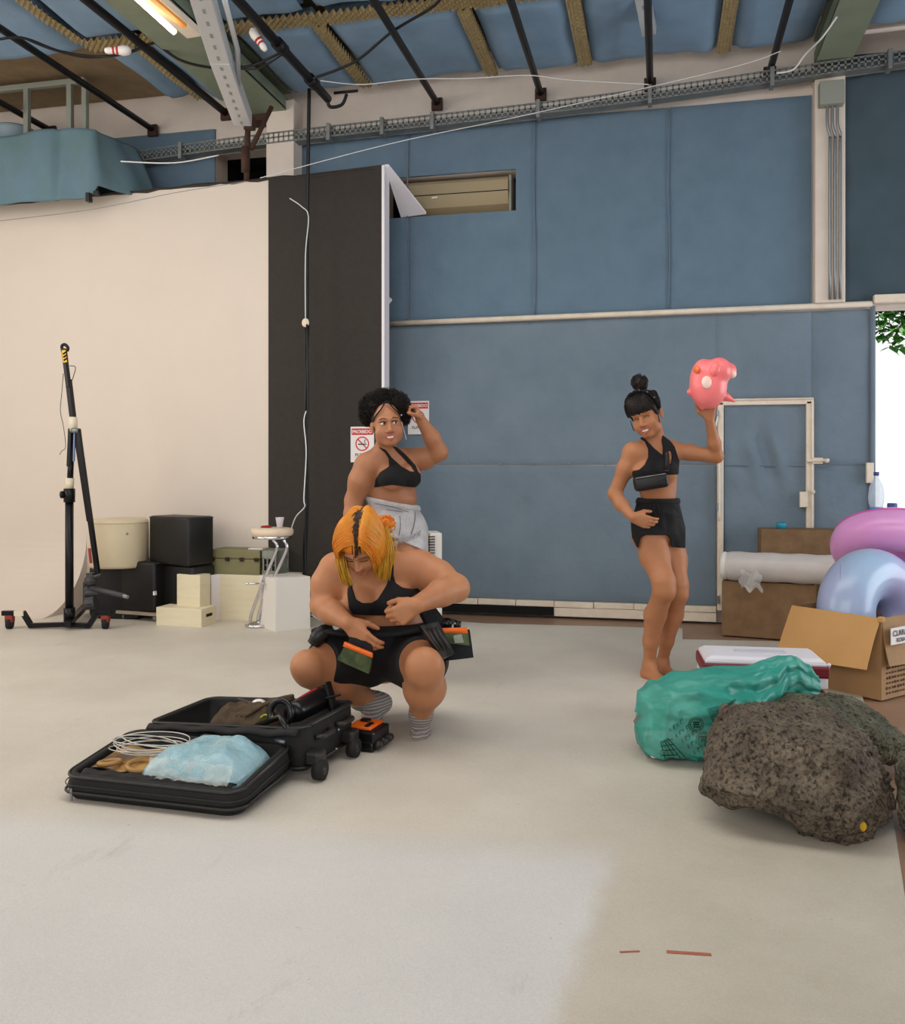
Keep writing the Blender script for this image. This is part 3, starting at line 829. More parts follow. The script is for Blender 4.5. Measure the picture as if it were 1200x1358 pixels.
# fluorescent batten
fx = empty('ceiling_light', P(215, 20, 5.55), 'lit fluorescent batten light hanging at the top left', 'light')
a, c = P(176, -14, 5.3), P(252, 50, 5.85)
d = (c-a); d.normalize(); x, y = frame(d); R = Matrix((x, y, d)).transposed()
if y.z > 0: pass
b = MB(); b.box((a+c)/2+Vector((0, 0, .05)), (.11, .05, (c-a).length+.1), R=R); b.build('housing', M_trim, fx, bevel=.004)
e0, e1_ = P(172, -18, 5.25), P(233, 38, 5.65)
b = MB(); b.tube([e0+Vector((-.01, 0, -.02)), e1_+Vector((-.01, 0, -.02))], .018, 12); b.build('tube', mat('lit_tube', (1, .9, .75), .5, emit=(1, .90, .72), estr=9), fx, smooth=True)
b = MB(); b.box((e0+e1_)/2+Vector((.05, .03, .01)), (.035, .02, (e1_-e0).length), R=R); b.build('reflector', mat('amber_reflector', (.9, .6, .3), .5), fx)

# mezzanine with fabric apron and steel railing
YM = 6.45; XM = at(122, 200, YM).x
mz = MB()
def mf(s_, t_):
    # wraps from far left along the front, round the corner, back to the wall
    Ls = [2.4, .56]; L_ = sum(Ls); d = s_*L_
    zb0 = 3.36 if d < Ls[0] else 3.46; z = zb0+(3.93-zb0)*t_+.02*t_*math.sin(d*7)
    if d < Ls[0]: x = XM-Ls[0]+d; y = YM
    else: x = XM+.02+.28*(1-t_)*((d-Ls[0])/Ls[1]); y = YM+(d-Ls[0])
    n = noise.noise(Vector((d*3, z*2.2, 2)))*.035+.012*math.sin(d*18+z*6)
    if d < Ls[0]: y -= n
    else: x += n
    if abs(d-Ls[0]+.32) < .03: y += .02
    return Vector((x, y, z))
mz.grid(mf, 110, 24); 
mzo = mz.build('mezzanine_apron', mat('apron_fabric', (.36, .46, .46), .95, col2=(.40, .50, .56), nscale=3, bump=.3, bscale=10), smooth=True, solid=.012, label='grey-blue fabric apron hanging over the mezzanine edge at top left', cat='fabric')
b = MB(); b.box(((-6.9+XM)/2, (YM+YB)/2+.02, 3.90), (XM+6.9-.05, YB-YM-.08, .05)); tag(b.build('mezzanine_floor', M_brownC), kind='structure')
b = MB(); b.box(at(118, 262, YM-.03), (.03, .05, .07)); b.box(at(128, 256, YM-.03), (.04, .03, .03)); b.build('clamp', M_cableb, label='small black clamp at the lower corner of the fabric apron', cat='clamp')
rl = empty('railing', (XM-.5, 6.6, 3.93), 'grey painted steel railing standing on the mezzanine at top left', 'railing')
for (u, w_) in ((36, .045), (93, .045), (113, .045)):
    p = at(u, 180, 6.62); b = MB(); b.box((p.x, 6.62, 4.15), (w_, .045, .46)); b.build('post', M_railp, rl, bevel=.004)
b = MB(); b.box(((at(113, 180, 6.62).x-7)/2, 6.62, 4.39), (7+at(113, 180, 6.62).x, .05, .045)); b.build('top_rail', M_railp, rl, bevel=.004)
b = MB(); p = at(8, 185, 6.75); b.lathe([(.16, 0), (.18, .18), (.185, .2), (.15, .22)], (p.x, 6.85, 3.93)); b.build('bucket', mat('pale_blue_plastic', (.55, .62, .66), .5), smooth=True, label='pale blue tub on the mezzanine behind the railing', cat='tub')

# cables and bowling-pin floats strung under the ceiling
def cable(pts, r, m, lab, cat='cable', grp=None, n=8):
    b = MB(); b.tube(arc(pts, n), r, 7); return b.build('cable', m, smooth=True, label=lab, cat=cat, group=grp)
cable([P(-20, 56, 6.0), P(28, 50, 6.1), P(80, 68, 6.3), P(130, 75, 6.4), P(170, 70, 6.4), P(205, 56, 6.4)], .009, M_cableb, 'black cable sagging under the left ceiling panels, upper one of two')
cable([P(28, 49, 6.12), P(70, 66, 6.3), P(115, 76, 6.4), P(160, 72, 6.4), P(198, 58, 6.42)], .007, M_cableb, 'black cable sagging under the left ceiling panels, lower one of two')
cable([P(205, 56, 6.4), P(240, 80, 6.5), P(285, 90, 6.6), P(330, 88, 6.6), P(372, 70, 6.5)], .010, M_cableb, 'black cable looping behind the pale slotted rail')
cable([P(320, 92, 6.55), P(345, 90, 6.5), P(372, 74, 6.45)], .006, M_cableb, 'thin black cable beside the red tipped pin float')
cable([P(415, 104, 6.5), P(470, 82, 6.4), P(520, 42, 6.2), P(575, 8, 6.0), P(590, -15, 5.9)], .010, M_cableb, 'black cable sagging from the hooked pipe across the ceiling to the top')
cable([P(425, 107, 6.6), P(480, 112, 6.7), P(550, 105, 6.7), P(620, 104, 6.7), P(700, 100, 6.7), P(755, 106, 6.7), P(860, 112, 6.7)], .004, M_cablew, 'thin white cord running along the top of the wall')
cable([P(345, 236, 6.66), P(520, 190, 6.75), P(700, 152, 6.7), P(960, 92, 6.4), P(1035, 68, 6.2)], .003, M_cablew, 'thin pale wire slanting up across the blue wall')
cable([P(1030, 97, 6.3), P(1052, 92, 6.3), P(1068, 72, 6.2), P(1090, 50, 6.0), P(1110, 22, 5.9)], .006, M_cablew, 'white cable dangling beside the right green beam')
cable([P(-10, 294, 6.55), P(120, 278, 6.6), P(230, 256, 6.6), P(330, 240, 6.62)], .0025, M_steel, 'thin wire slanting along the top of the white wall')
cable([P(160, 214, 6.8), P(230, 216, 6.8), P(290, 206, 6.8)], .005, M_cablew, 'white cable lying along the left end of the tray')
M_pinw = mat('pin_white', (.92, .90, .88), .4); M_pinr = mat('pin_red', (.75, .15, .15), .4)
def pin(p, d, lab):
    t = empty('pin_float', p, lab, 'float', 'white and red pin floats on the ceiling cables')
    d = d.normalized()
    prof = [(.0, -.09), (.016, -.085), (.024, -.06), (.020, -.03), (.028, .0), (.036, .04), (.03, .075), (.012, .092)]
    b = MB(); b.lathe(prof, p, d, 16); b.build('body', M_pinw, t, smooth=True)
    b = MB()
    b.lathe([(.0225, -.035), (.0225, -.022)], p, d, 16); b.lathe([(.029, -.01), (.030, .004)], p, d, 16)
    b.build('stripe', M_pinr, t, smooth=True)
pin(P(156, 67, 6.35), DIR(1, .2, .1), 'white and red pin float on the cable at top left')
cable([P(286, -20, 6.0), P(287, 8, 6.0), P(287, 20, 6.0)], .004, M_cableb, 'thin black cord holding the pin float behind the slotted rail')
pin(P(287, 30, 6.0), DIR(.1, 0, -1), 'white and red pin float behind the slotted rail')
pin(P(343, 53, 6.2), DIR(-.6, 0, .9), 'white and red pin float beside the thick hooked pipe')

# cable bundle dropping in front of the black panel
cdrop = empty('cable_drop', P(407, 770, 6.92), 'thick black cable bundle hanging from a ceiling pipe in front of the black panel', 'cable')
b = MB()
zz = [(410, 118), (408, 250), (407, 330), (407, 430), (406, 540), (405, 600), (407, 660), (404, 740), (406, 808)]
b.tube(arc([P(u, v, 6.94) for u, v in zz], 6), .015, 8); b.build('trunk', M_cableb, cdrop, smooth=True)
b = MB(); random.seed(5)
for s_ in range(3):
    b.tube(arc([P(u+2.5*math.sin(s_*2+i*1.7), v, 6.88+.02*s_) for i, (u, v) in enumerate(zz[3:])], 5), .008, 6)
b.build('strand', M_cableb, cdrop, smooth=True)
b = MB(); b.tube(arc([P(384, 263, 6.90), P(400, 274, 6.90), P(409, 288, 6.89), P(405, 340, 6.89), P(405, 424, 6.89)], 6), .004, 6); b.build('white_cord', M_cablew, cdrop, smooth=True); b = MB(); b.tube(arc([P(406, 545, 6.87), P(403, 560, 6.87), P(406, 600, 6.87), P(403, 660, 6.87), P(404, 672, 6.87), P(392, 686, 6.92), P(385, 706, 6.96)], 6), .005, 6)
b.build('white_cord', M_cablew, cdrop, smooth=True)
b = MB(); b.ball(P(405, 428, 6.89), (.03, .012, .035), 8); b.build('cord_tag', M_trim, cdrop)
cable([P(412, 815, 6.75), P(430, 822, 6.6), P(450, 812, 6.7)], .006, M_cablew, 'white cable lying on the floor at the foot of the black panel')

# air conditioner in the niche
ac = empty('air_conditioner', ((hA[0]+hA[1])/2, YB+.1, hA[2]), 'cream wall air conditioner set in the dark niche of the blue wall', 'air conditioner')
x0, x1 = hA[0]+.1, Xb(673); z0, z1 = hA[2]+.02, hA[3]-.03
b = MB()
prof = [(YB+.35, z0), (YB+.16, z0), (YB+.07, z0+.06), (YB+.03, z0+(z1-z0)*.55), (YB+.04, z1-.03), (YB+.07, z1), (YB+.35, z1)]
b.prism([Vector((x0, y, z)) for y, z in prof], (x1-x0, 0, 0)); body = b.build('body', mat('ac_cream', (.62, .56, .44), .5), ac, bevel=.006)
b = MB(); b.box(((x0+x1)/2, YB+.045, z1-.065), (x1-x0, .01, .008)); b.box(((x0+x1)/2, YB+.03, z0+(z1-z0)*.56), (x1-x0, .01, .006)); b.build('panel_gap', M_blk, ac)
b = MB(); b.box((x0+.32, YB+.03, z0+(z1-z0)*.48), (.05, .008, .016)); b.build('badge', M_trim, ac)
b = MB(); b.box((x1+.012, YB+.17, (z0+z1)/2), (.02, .24, z1-z0+.01)); b.build('end_cap', M_railp, ac, bevel=.004)

# no smoking posters
M_pw = mat('poster_paper', (.90, .88, .87), .6); M_pr = mat('poster_red', (.80, .16, .18), .6); M_pk = mat('poster_ink', (.18, .16, .18), .6)
def poster(u0, v0, u1, v1, Y, lab):
    a = at(u0, v0, Y); c = at(u1, v1, Y); w = c.x-a.x; h = a.z-c.z; cx, cz = (a.x+c.x)/2, (a.z+c.z)/2
    t = empty('no_smoking_sign', (cx, Y, c.z), lab, 'sign')
    b = MB(); b.box((cx, Y, cz), (w, .003, h)); b.build('sheet', M_pw, t)
    y = Y-.003
    b = MB(); b.box((cx, y, a.z-h*.14), (w*.90, .002, h*.18)); b.build('banner', M_pr, t)
    R = Matrix.Rotation(math.pi/2, 3, 'X')
    text('banner_text', 'PROIBIDO', (cx, y-.002, a.z-h*.145), w*.185, M_pw, R, t, bold=True)
    text('caption', 'FUMAR', (cx, y-.001, cz-h*.30), w*.19, M_pk, R, t)
    r = w*.27; pc = Vector((cx, y, cz+h*.02))
    b = MB(); b.torus(pc, r, r*.09, Vector((0, 1, 0)), 36, 8, sq=.3); b.box(pc, (2*r, .002, r*.16), R=Matrix.Rotation(.78, 3, 'Y')); b.build('prohibition_ring', M_pr, t)
    b = MB(); b.box(pc+Vector((0, -.001, -.02*w)), (r*1.3, .002, r*.16)); b.tube(arc([pc+Vector((r*.5, -.002, r*.15)), pc+Vector((r*.35, -.002, r*.4)), pc+Vector((r*.6, -.002, r*.6))], 5), r*.04, 6); b.build('cigarette', M_pk, t)
poster(465, 566, 496, 613, YC-.012, 'red and white no smoking sign taped to the black panel')
poster(541, 532, 569, 576, YB-.012, 'red and white no smoking sign on the blue wall behind the raised fist')
# ================================================================== PROPS
M_leather = mat('black_leatherette', (.10, .097, .097), .42, col2=(.08, .078, .078), nscale=20, bump=.12, bscale=180)
M_cream = mat('cream_painted_wood', (.90, .86, .74), .55, col2=(.86, .81, .69), nscale=5, stretch=(1, 1, 6))
M_whitep = mat('white_painted_wood', (.88, .86, .83), .55)
M_drum = mat('beige_drum_fabric', (.86, .80, .68), .7, col2=(.83, .77, .65), nscale=6)
M_olive = mat('olive_case', (.52, .50, .36), .6, col2=(.48, .46, .32), nscale=8)
M_grey = mat('grey_plastic', (.56, .57, .53), .5)
M_mdf = mat('raw_fibreboard', (.51, .40, .28), .85, col2=(.43, .325, .22), nscale=9, detail=8, ncontrast=.4)
M_card = mat('cardboard', (.78, .60, .38), .8, col2=(.74, .56, .345), nscale=4)
M_card2 = mat('cardboard_outer', (.66, .51, .345), .8, col2=(.57, .455, .325), nscale=5)
M_metalb = mat('black_coated_steel', (.075, .075, .09), .35, metal=.4)
M_redw = mat('caster_red', (.55, .20, .16), .5)
M_rub = mat('dark_rubber', (.09, .09, .09), .7)
M_tapew = mat('masking_tape', (.86, .82, .72), .7)
M_yel = mat('hazard_yellow', (.92, .72, .12), .5)

def cornerbox(u0, v0, uL, uR, vtop, alpha, z0=0.0, depth=None, width=None, h=None):
    A = G(u0, v0, z0); dep = (CAMZ-z0)*F/(v0-618.0); lat = (u0-600)/F*dep
    al = math.radians(alpha); AB = (math.cos(al), math.sin(al)); AC = (-math.sin(al), math.cos(al))
    def L_(dr, u):
        k = (u-600)/F; return (k*dep-lat)/(dr[0]-k*dr[1])
    w = width if width else L_(AB, uR); l = depth if depth else L_(AC, uL)
    hh = h if h else CAMZ-(vtop-618)/F*dep-z0
    x = cv(*AB); y = cv(*AC); x.z = 0; y.z = 0
    rz = math.atan2(x.y, x.x)
    c = A+x*w/2+y*l/2+Vector((0, 0, hh/2))
    return c, (w, l, hh), rz, x, y, A
# --- wooden apple boxes and cubes by the cyclorama
c, s_, rz, x, y, A = cornerbox(365, 838.5, 343.5, 411.5, 768, 35)
MB().box(c, s_, rz).build('plywood_cube', [M_whitep], bevel=.003, label='tall cream painted wooden cube in front of the chrome stool', cat='box')
c, s_, rz, x, y, A = cornerbox(267, 832.5, 207, 287, 808, 74)
t = empty('apple_box', (c.x, c.y, 0), 'low cream apple box with a hand hole, lowest of the wooden boxes', 'box')
MB().box(c, s_, rz).build('body', M_cream, t, bevel=.003)
MB().box(A+x*s_[0]*.5+Vector((0, 0, s_[2]*.58))-y*.002, (.08, .006, .022), rz).build('hand_hole', M_blk, t, bevel=.002)
c, s_, rz, x, y, A = cornerbox(265, 829, 231, 279, 763, 66, depth=.22)
MB().box(c, s_, rz).build('painted_box', M_cream, bevel=.003, label='upright cream box standing right behind the low box with a hand hole', cat='box')
c2, s2, rz2, x2, y2, A2 = cornerbox(280, 824, 274, 292, 763, 55, depth=.03)
MB().box(c2, s2, rz2).build('foam_board', M_edge, bevel=.002, label='narrow white board standing between the upright cream box and the long cabinet', cat='board')
c, s_, rz, x, y, A = cornerbox(272, 821, 240, 405, 761, -12.95, depth=.28, width=.72)
cabz = s_[2]
MB().box(c, s_, rz).build('long_box', M_cream, bevel=.003, label='long low cream wooden chest behind the chrome stool', cat='chest')
cabA, cabx, caby = A, x, y
# olive case and grey crate on the chest
def oncab(u, dy): # point on chest top front line shifted back
    k = (u-600)/F
    for i in range(400):
        p = cabA+cabx*(i*.004-.4)+caby*dy
        q = p.x*CT+p.y*ST; d = p.y*CT-p.x*ST
        if q/d >= k: return Vector((p.x, p.y, cabz))
    return Vector((p.x, p.y, cabz))
p0, p1 = oncab(278, .02), oncab(344, .02)
w = (p1-p0).length; rz = math.atan2(cabx.y, cabx.x); H = .19
t = empty('equipment_case', (p0+p1)/2, 'olive green case with a row of latches on the long cream chest', 'case')
MB().box((p0+p1)/2+caby*.12+Vector((0, 0, .06)), (w, .24, .12), rz).build('body', M_olive, t, bevel=.006)
MB().box((p0+p1)/2+caby*.12+Vector((0, 0, .157)), (w+.006, .246, .068), rz).build('lid', M_olive, t, bevel=.006)
for i in range(4):
    q = p0+cabx*(w*(.07+.29*i)); b = MB(); b.box(q-caby*.006+Vector((0, 0, .118)), (.03, .014, .03), rz); b.tube([q-caby*.014+cabx*-.02+Vector((0, 0, .122)), q-caby*.014+cabx*.02+Vector((0, 0, .122))], .006, 8); b.build('latch', M_rust, t)
MB().box(p0+cabx*w*.85+caby*.08+Vector((0, 0, .196)), (.12, .05, .01), rz).build('paper_tag', M_edge, label='small white strip lying on top of the olive case', cat='paper')
g0 = p1+cabx*.02
t = empty('ventilated_crate', g0, 'grey plastic crate with slots beside the olive case', 'crate')
b = MB(); wv = .12
wallc = g0+cabx*(wv/2)+caby*.12
b.box(wallc+Vector((0, 0, .16)), (wv, .24, .06), rz); b.box(wallc+Vector((0, 0, .02)), (wv, .24, .04), rz)
for i in range(4): b.box(g0+cabx*(.01+i*.033)+caby*.005+Vector((0, 0, .08)), (.012, .01, .12), rz)
b.box(wallc+caby*.11+Vector((0, 0, .08)), (wv, .01, .12), rz)
b.box(wallc+Vector((0, 0, .085)), (wv-.03, .2, .10), rz)
b.build('body', M_grey, t)
for i in range(3):
    for k in range(2): b = MB(); b.box(g0+cabx*(.028+i*.033)+caby*-.001+Vector((0, 0, .055+.05*k)), (.017, .012, .034), rz); b.build('slot', M_blk, t)

# --- chrome stool
d0 = 6.68
st = empty('bar_stool', P(352, 828, 6.75), 'chrome cantilever bar stool with a round cream padded seat', 'stool')
sc_ = P(361, 706, 6.72)
b = MB(); b.lathe([(.145, -.022), (.155, -.012), (.157, .012), (.15, .028), (.12, .034), (.02, .036)], sc_, n=40); b.build('seat', mat('cream_vinyl', (.88, .80, .70), .45), st, smooth=True)
b = MB(); b.lathe([(.12, -.045), (.148, -.042), (.15, -.024), (.12, -.02)], sc_, n=40); b.build('seat_ring', M_chrome, st, smooth=True)
for i, dl in enumerate((0, .085)):
    o = Vector((0, 0, 0))
    pts = [P(362+14*i, 716, 6.66), P(367+13*i, 722, 6.66), P(366+13*i, 732, 6.66), P(352+12*i, 764, 6.68), P(340+10*i, 796, 6.72), P(333+10*i, 816, 6.74), P(332+10*i, 824, 6.75)]
    b = MB(); b.tube(arc(pts, 6), .0125, 10); b.build('leg', M_chrome, st, smooth=True)
b = MB(); p = G(342, 828.5, .014); b.torus(p, .085, .013, n=36, m=10); b.build('base_ring', M_chrome, st, smooth=True)
b = MB(); b.tube([P(326, 774, 6.6), P(352, 774.5, 6.66)], .008, 8); b.build('footrest', M_chrome, st, smooth=True)
cup = MB(); pc = P(371, 697, 6.70)+Vector((0, 0, .0)); pc.z = sc_.z+.037
cup.lathe([(.018, 0), (.020, .0), (.031, .072), (.033, .075), (.030, .074), (.018, .004)], pc, n=24); cup.build('plastic_cup', mat('white_plastic', (.90, .88, .92), .35), smooth=True, label='small white plastic cup on the chrome stool seat', cat='cup')
b = MB(); q = P(353, 699, 6.72); q.z = sc_.z+.036; b.ball(q+Vector((0, 0, .006)), (.045, .035, .010), 14); b.build('red_cloth', mat('red_cloth', (.60, .12, .14), .8), smooth=True, label='small red cloth lying on the chrome stool seat', cat='cloth')

# --- black cubes, beige drum, dolly
def cube_seat(u0, v0, uL, uR, vtop, al, z0, lab, h=None, depth=None, width=None):
    c, s_, rz, x, y, A = cornerbox(u0, v0, uL, uR, vtop, al, z0, h=h, depth=depth, width=width)
    t = empty('cube_pouf', (c.x, c.y, z0), lab, 'pouf', 'black leatherette cube poufs')
    b = MB(); b.box(c, s_, rz); o = b.build('body', M_leather, t, bevel=.022, seg=4)
    for p in o.data.polygons: p.use_smooth = True
    b = MB()
    zt_ = z0+s_[2]-.012
    cs = [c+x*(sx*(s_[0]/2-.006))+y*(sy*(s_[1]/2-.006)) for sx, sy in ((-1, -1), (1, -1), (1, 1), (-1, 1))]
    pts = [Vector((q.x, q.y, zt_)) for q in cs]
    for i in range(4): b.tube([pts[i], pts[(i+1) % 4]], .005, 6)
    q = cs[0]
    b.build('piping', M_leather, t, smooth=True)
    return c, s_, rz, x, y, A
zd_ = .075
ca = cube_seat(205, 812.5, 150.5, 241, 746, 68, zd_, 'black cube pouf on the wheeled dolly, nearest the low box', depth=.335, width=.40)
tpz = ca[4 if False else 0].z+ca[1][2]/2
MB().box(ca[5]+Vector((0, 0, .15))-ca[3]*.0+ca[3]*.0-ca[4]*.004+ca[3]*-.002, (.025, .014, .03), ca[2]).build('corner_tag', M_edge, label='small white tag on the corner of the black pouf', cat='tag')
dl = empty('dolly', (ca[0].x, ca[0].y, 0), 'low wooden dolly on small casters under a black cube pouf', 'dolly')
MB().box((ca[0].x, ca[0].y, zd_-.014), (ca[1][0]+.03, ca[1][1]+.06, .022), ca[2]).build('platform', mat('old_plywood', (.62, .56, .48), .7), dl)
for sx in (-1, 1):
    for sy in (-1, 1):
        q = ca[0]+ca[3]*(sx*ca[1][0]*.42)+ca[4]*(sy*ca[1][1]*.46); b = MB(); b.tube([Vector((q.x, q.y, .027))-ca[4]*.012, Vector((q.x, q.y, .027))+ca[4]*.012], .027, 16); b.build('caster', M_steel, dl, smooth=True)
zs_ = .438
cb_ = cube_seat(250, 752, 197, 284, 683, 58, zs_, 'black cube pouf topmost of its stack against the white wall', h=.375)
# supporting cube under the upper one
q = cb_[0]
t = empty('cube_pouf', (q.x, q.y, 0), 'black cube pouf at the bottom of the stack, mostly hidden behind the dolly', 'pouf', 'black leatherette cube poufs')
o = MB().box((q.x+.03, q.y+.02, zs_/2), (cb_[1][0]*.9, cb_[1][1]*.9, zs_-.004), cb_[2]).build('body', M_leather, t, bevel=.022, seg=4)
for p in o.data.polygons: p.use_smooth = True
p = G(128, 819, 0)
t = empty('cube_pouf', (p.x, p.y+.12, 0), 'black cube pouf at far left of the pile behind the boom stand', 'pouf', 'black leatherette cube poufs')
o = MB().box((p.x+.03, p.y+.2, .20), (.30, .30, .40), .15).build('body', M_leather, t, bevel=.03, seg=4)
for q_ in o.data.polygons: q_.use_smooth = True
pd = at(158, 752, 6.36); pd.z = .41
t = empty('drum_pouf', pd, 'round beige drum pouf resting on the black cubes against the white wall', 'pouf')
b = MB(); R_ = .222; b.lathe([(R_-.012, 0), (R_, .02), (R_, .34), (R_-.004, .362), (R_-.02, .375), (.05, .378)], pd, n=56); b.build('body', M_drum, t, smooth=True)
b = MB(); b.torus(pd+Vector((0, 0, .350)), R_, .004, n=56, m=6); b.build('piping', M_drum, t, smooth=True)
b = MB(); b.ball(pd+cv(.13, -.185, .27), .009, 8); b.build('button', M_steel, t)
b = MB(); b.box((pd.x-.02, pd.y+.05, .205), (.40, .22, .405), .1); b.build('cube_pouf', M_leather, bevel=.02, label='black cube pouf hidden under the beige drum pouf', cat='pouf', group='black leatherette cube poufs')

# --- boom stand
bs = empty('boom_stand', G(90, 829), 'black wheeled boom stand with folded arm before the white wall', 'stand')
D0 = 6.72
def bp(u, v, d=D0): return P(u, v, d)
b = MB()
def bar(b, a, c, w, h):
    a, c = Vector(a), Vector(c); d = c-a; L_ = d.length; d.normalize(); x, y = frame(d); b.box((a+c)/2, (w, h, L_+w*.6), R=Matrix((x, y, d)).transposed())
fr = [(5, 813), (31, 813), (41, 829.5), (88, 828), (118, 829.5), (129, 813), (146, 813)]
for i in range(6): bar(b, bp(*fr[i], D0-.06), bp(*fr[i+1], D0-.06), .036, .036)
b.build('base_frame', M_metalb, bs, bevel=.003)
b = MB(); bar(b, G(90, 828, .05), G(112, 805, .06), .045, .04); bar(b, G(112, 805, .06), G(150, 799, .06), .04, .04); b.build('rear_leg', M_metalb, bs, bevel=.003)
for (u, v) in ((13, 829), (140, 831)):
    w = P(u, v, D0-.06); w.z = .042
    t = MB(); t.tube([w+cv(-.015, 0), w+cv(.015, 0)], .042, 20); wheel = t.build('caster', M_rub, bs, smooth=True)
    t = MB(); t.box(w+Vector((0, 0, .035)), (.055, .05, .05), TH); t.box(w+Vector((0, 0, .075)), (.03, .03, .03), TH); t.build('fork', M_redw, wheel, bevel=.003)
b = MB(); bar(b, bp(22, 813, D0-.07), bp(30, 813, D0-.07), .039, .039); b.build('tape_mark', M_tapew, bs)
b = MB(); b.tube([bp(92, 828), bp(92, 662)], .030, 16); b.build('lower_column', M_metalb, bs, smooth=True)
for c0_, c1_ in ((824, 806), (666, 648)): b = MB(); b.tube([bp(92, c0_), bp(92, c1_)], .041, 16); b.build('collar', M_metalb, bs, smooth=True)
b = MB(); b.tube([bp(90, 658, D0-.02), bp(82, 656, D0-.03)], .008, 8); b.tube([bp(84, 656, D0-.03), bp(81, 656, D0-.03)], .028, 10); b.build('knob', M_rub, bs, smooth=True)
b = MB(); b.tube([bp(92, 650), bp(93, 634)], .030, 14); b.build('tape_wrap', M_tapew, bs, smooth=True)
b = MB(); b.tube([bp(93, 636), bp(94, 612)], .022, 12); b.build('inner_column', M_metalb, bs, smooth=True)
b = MB(); bar(b, bp(93, 617), bp(95, 570), .030, .05); b.build('head_post', M_metalb, bs, bevel=.004)
b = MB(); bar(b, bp(98, 611, D0-.03), bp(99, 572, D0-.03), .010, .012); b.build('blue_strip', mat('pale_blue_strip', (.42, .52, .68), .4), bs)
b = MB(); b.tube([bp(95, 571, D0-.04), bp(104, 571, D0-.04)], .018, 12); b.build('pivot', M_steel, bs, smooth=True)
b = MB(); bar(b, bp(104, 570, D0-.03), bp(121, 701, D0-.05), .026, .03); bar(b, bp(104, 575, D0+.02), bp(130, 764, D0-.02), .03, .035); bar(b, bp(100, 571, D0-.01), bp(118, 690, D0-.03), .024, .03); b.build('folded_boom', M_metalb, bs, bevel=.003)
b = MB(); bar(b, bp(118.5, 728, D0-.065), bp(120.5, 746, D0-.065), .018, .01); b.build('red_tape', M_redw, bs)
b = MB(); bar(b, bp(97, 556), bp(91, 505), .034, .04); bar(b, bp(91, 512, D0-.01), bp(85, 464), .028, .034); b.build('upper_boom', M_metalb, bs, bevel=.003)
b = MB(); b.tube([bp(97, 572), bp(97, 553)], .030, 12); b.build('tape_joint', M_tapew, bs, smooth=True)
b = MB(); b.tube(arc([bp(83, 466), bp(82, 459), bp(86, 457), bp(90, 461), bp(89, 466)], 6), .012, 8); b.build('tip_hook', M_metalb, bs, smooth=True)
b = MB(); bar(b, bp(86.2, 479, D0-.022), bp(84.7, 466, D0-.022), .030, .006); yt = b.build('hazard_tape', M_yel, bs)
for i in range(3):
    b = MB(); v = 468+i*4.2; a, c = bp(83.5+i*.5, v+1.5, D0-.028), bp(88+i*.5, v-1.5, D0-.028); b.tube([a, c], .006, 4); b.build('stripe', M_blk, yt)
b = MB(); b.tube(arc([bp(92, 485), bp(100, 487), bp(97, 500), bp(95, 505)], 6), .003, 5); b.build('wire_loop', M_cableb, bs)
b = MB(); b.tube(arc([bp(84, 495), bp(82, 520), bp(80, 545), bp(84, 565), bp(87, 592), bp(82, 598), bp(79, 603)], 6), .0025, 5); b.build('loose_wire', M_cableb, bs)
b = MB(); b.ball(bp(120, 770, D0-.08), .045, 12); b.ball(bp(117, 782, D0-.06), .035, 10); b.tube([bp(125, 765, D0-.1), bp(134, 762, D0-.1)], .012, 8); b.tube([bp(115, 800, D0-.08), bp(127, 798, D0-.08)], .05, 12)
b.tube([bp(114, 786, D0-.08), bp(132, 785, D0-.08)], .03, 10); b.box(bp(121, 776, D0-.03), (.05, .05, .18)); b.box(bp(121, 797, D0-.02), (.04, .04, .12)); b.tube([bp(112, 772, D0-.05), bp(112, 806, D0-.05)], .012, 8)
b.build('winch_head', mat('worn_black_metal', (.17, .17, .18), .5, metal=.3, col2=(.3, .3, .3), nscale=40), bs)
b = MB(); b.tube([bp(121, 780, D0-.1), bp(164, 790, D0-.25)], .019, 12); b.build('counterweight_bar', mat('scuffed_bar', (.28, .28, .29), .5, metal=.4), bs, smooth=True)
b = MB(); b.tube([bp(161, 789.4, D0-.24), bp(169, 791.6, D0-.27)], .015, 10); b.build('bar_tip', M_steel, bs, smooth=True)

# --- portable cooler standing behind the dancer at left
pa, pb = G(547, 833), G(576, 833)
xx = cv(1, 0)
t = empty('air_cooler', (pa+pb)/2, 'white and beige portable air cooler behind the woman in denim shorts', 'air cooler')
zt_ = P(560, 706, 1440/215).z
cc = (pa+pb)/2
b = MB(); b.box(cc+cv(-.03, .12, zt_/2), (.12, .28, zt_), TH); b.build('body', M_cream, t, bevel=.01)
b = MB(); b.box(cc+cv(.075, .12, zt_/2+.0), (.09, .26, zt_-.01), TH+.15); fr_ = b.build('grille_frame', M_whitep, t, bevel=.01)
b = MB()
for i in range(14): b.box(cc+cv(.06, -.022, zt_-.03-.02*i), (.05, .012, .006), TH+.15)
b.build('louvre', M_blk, fr_)

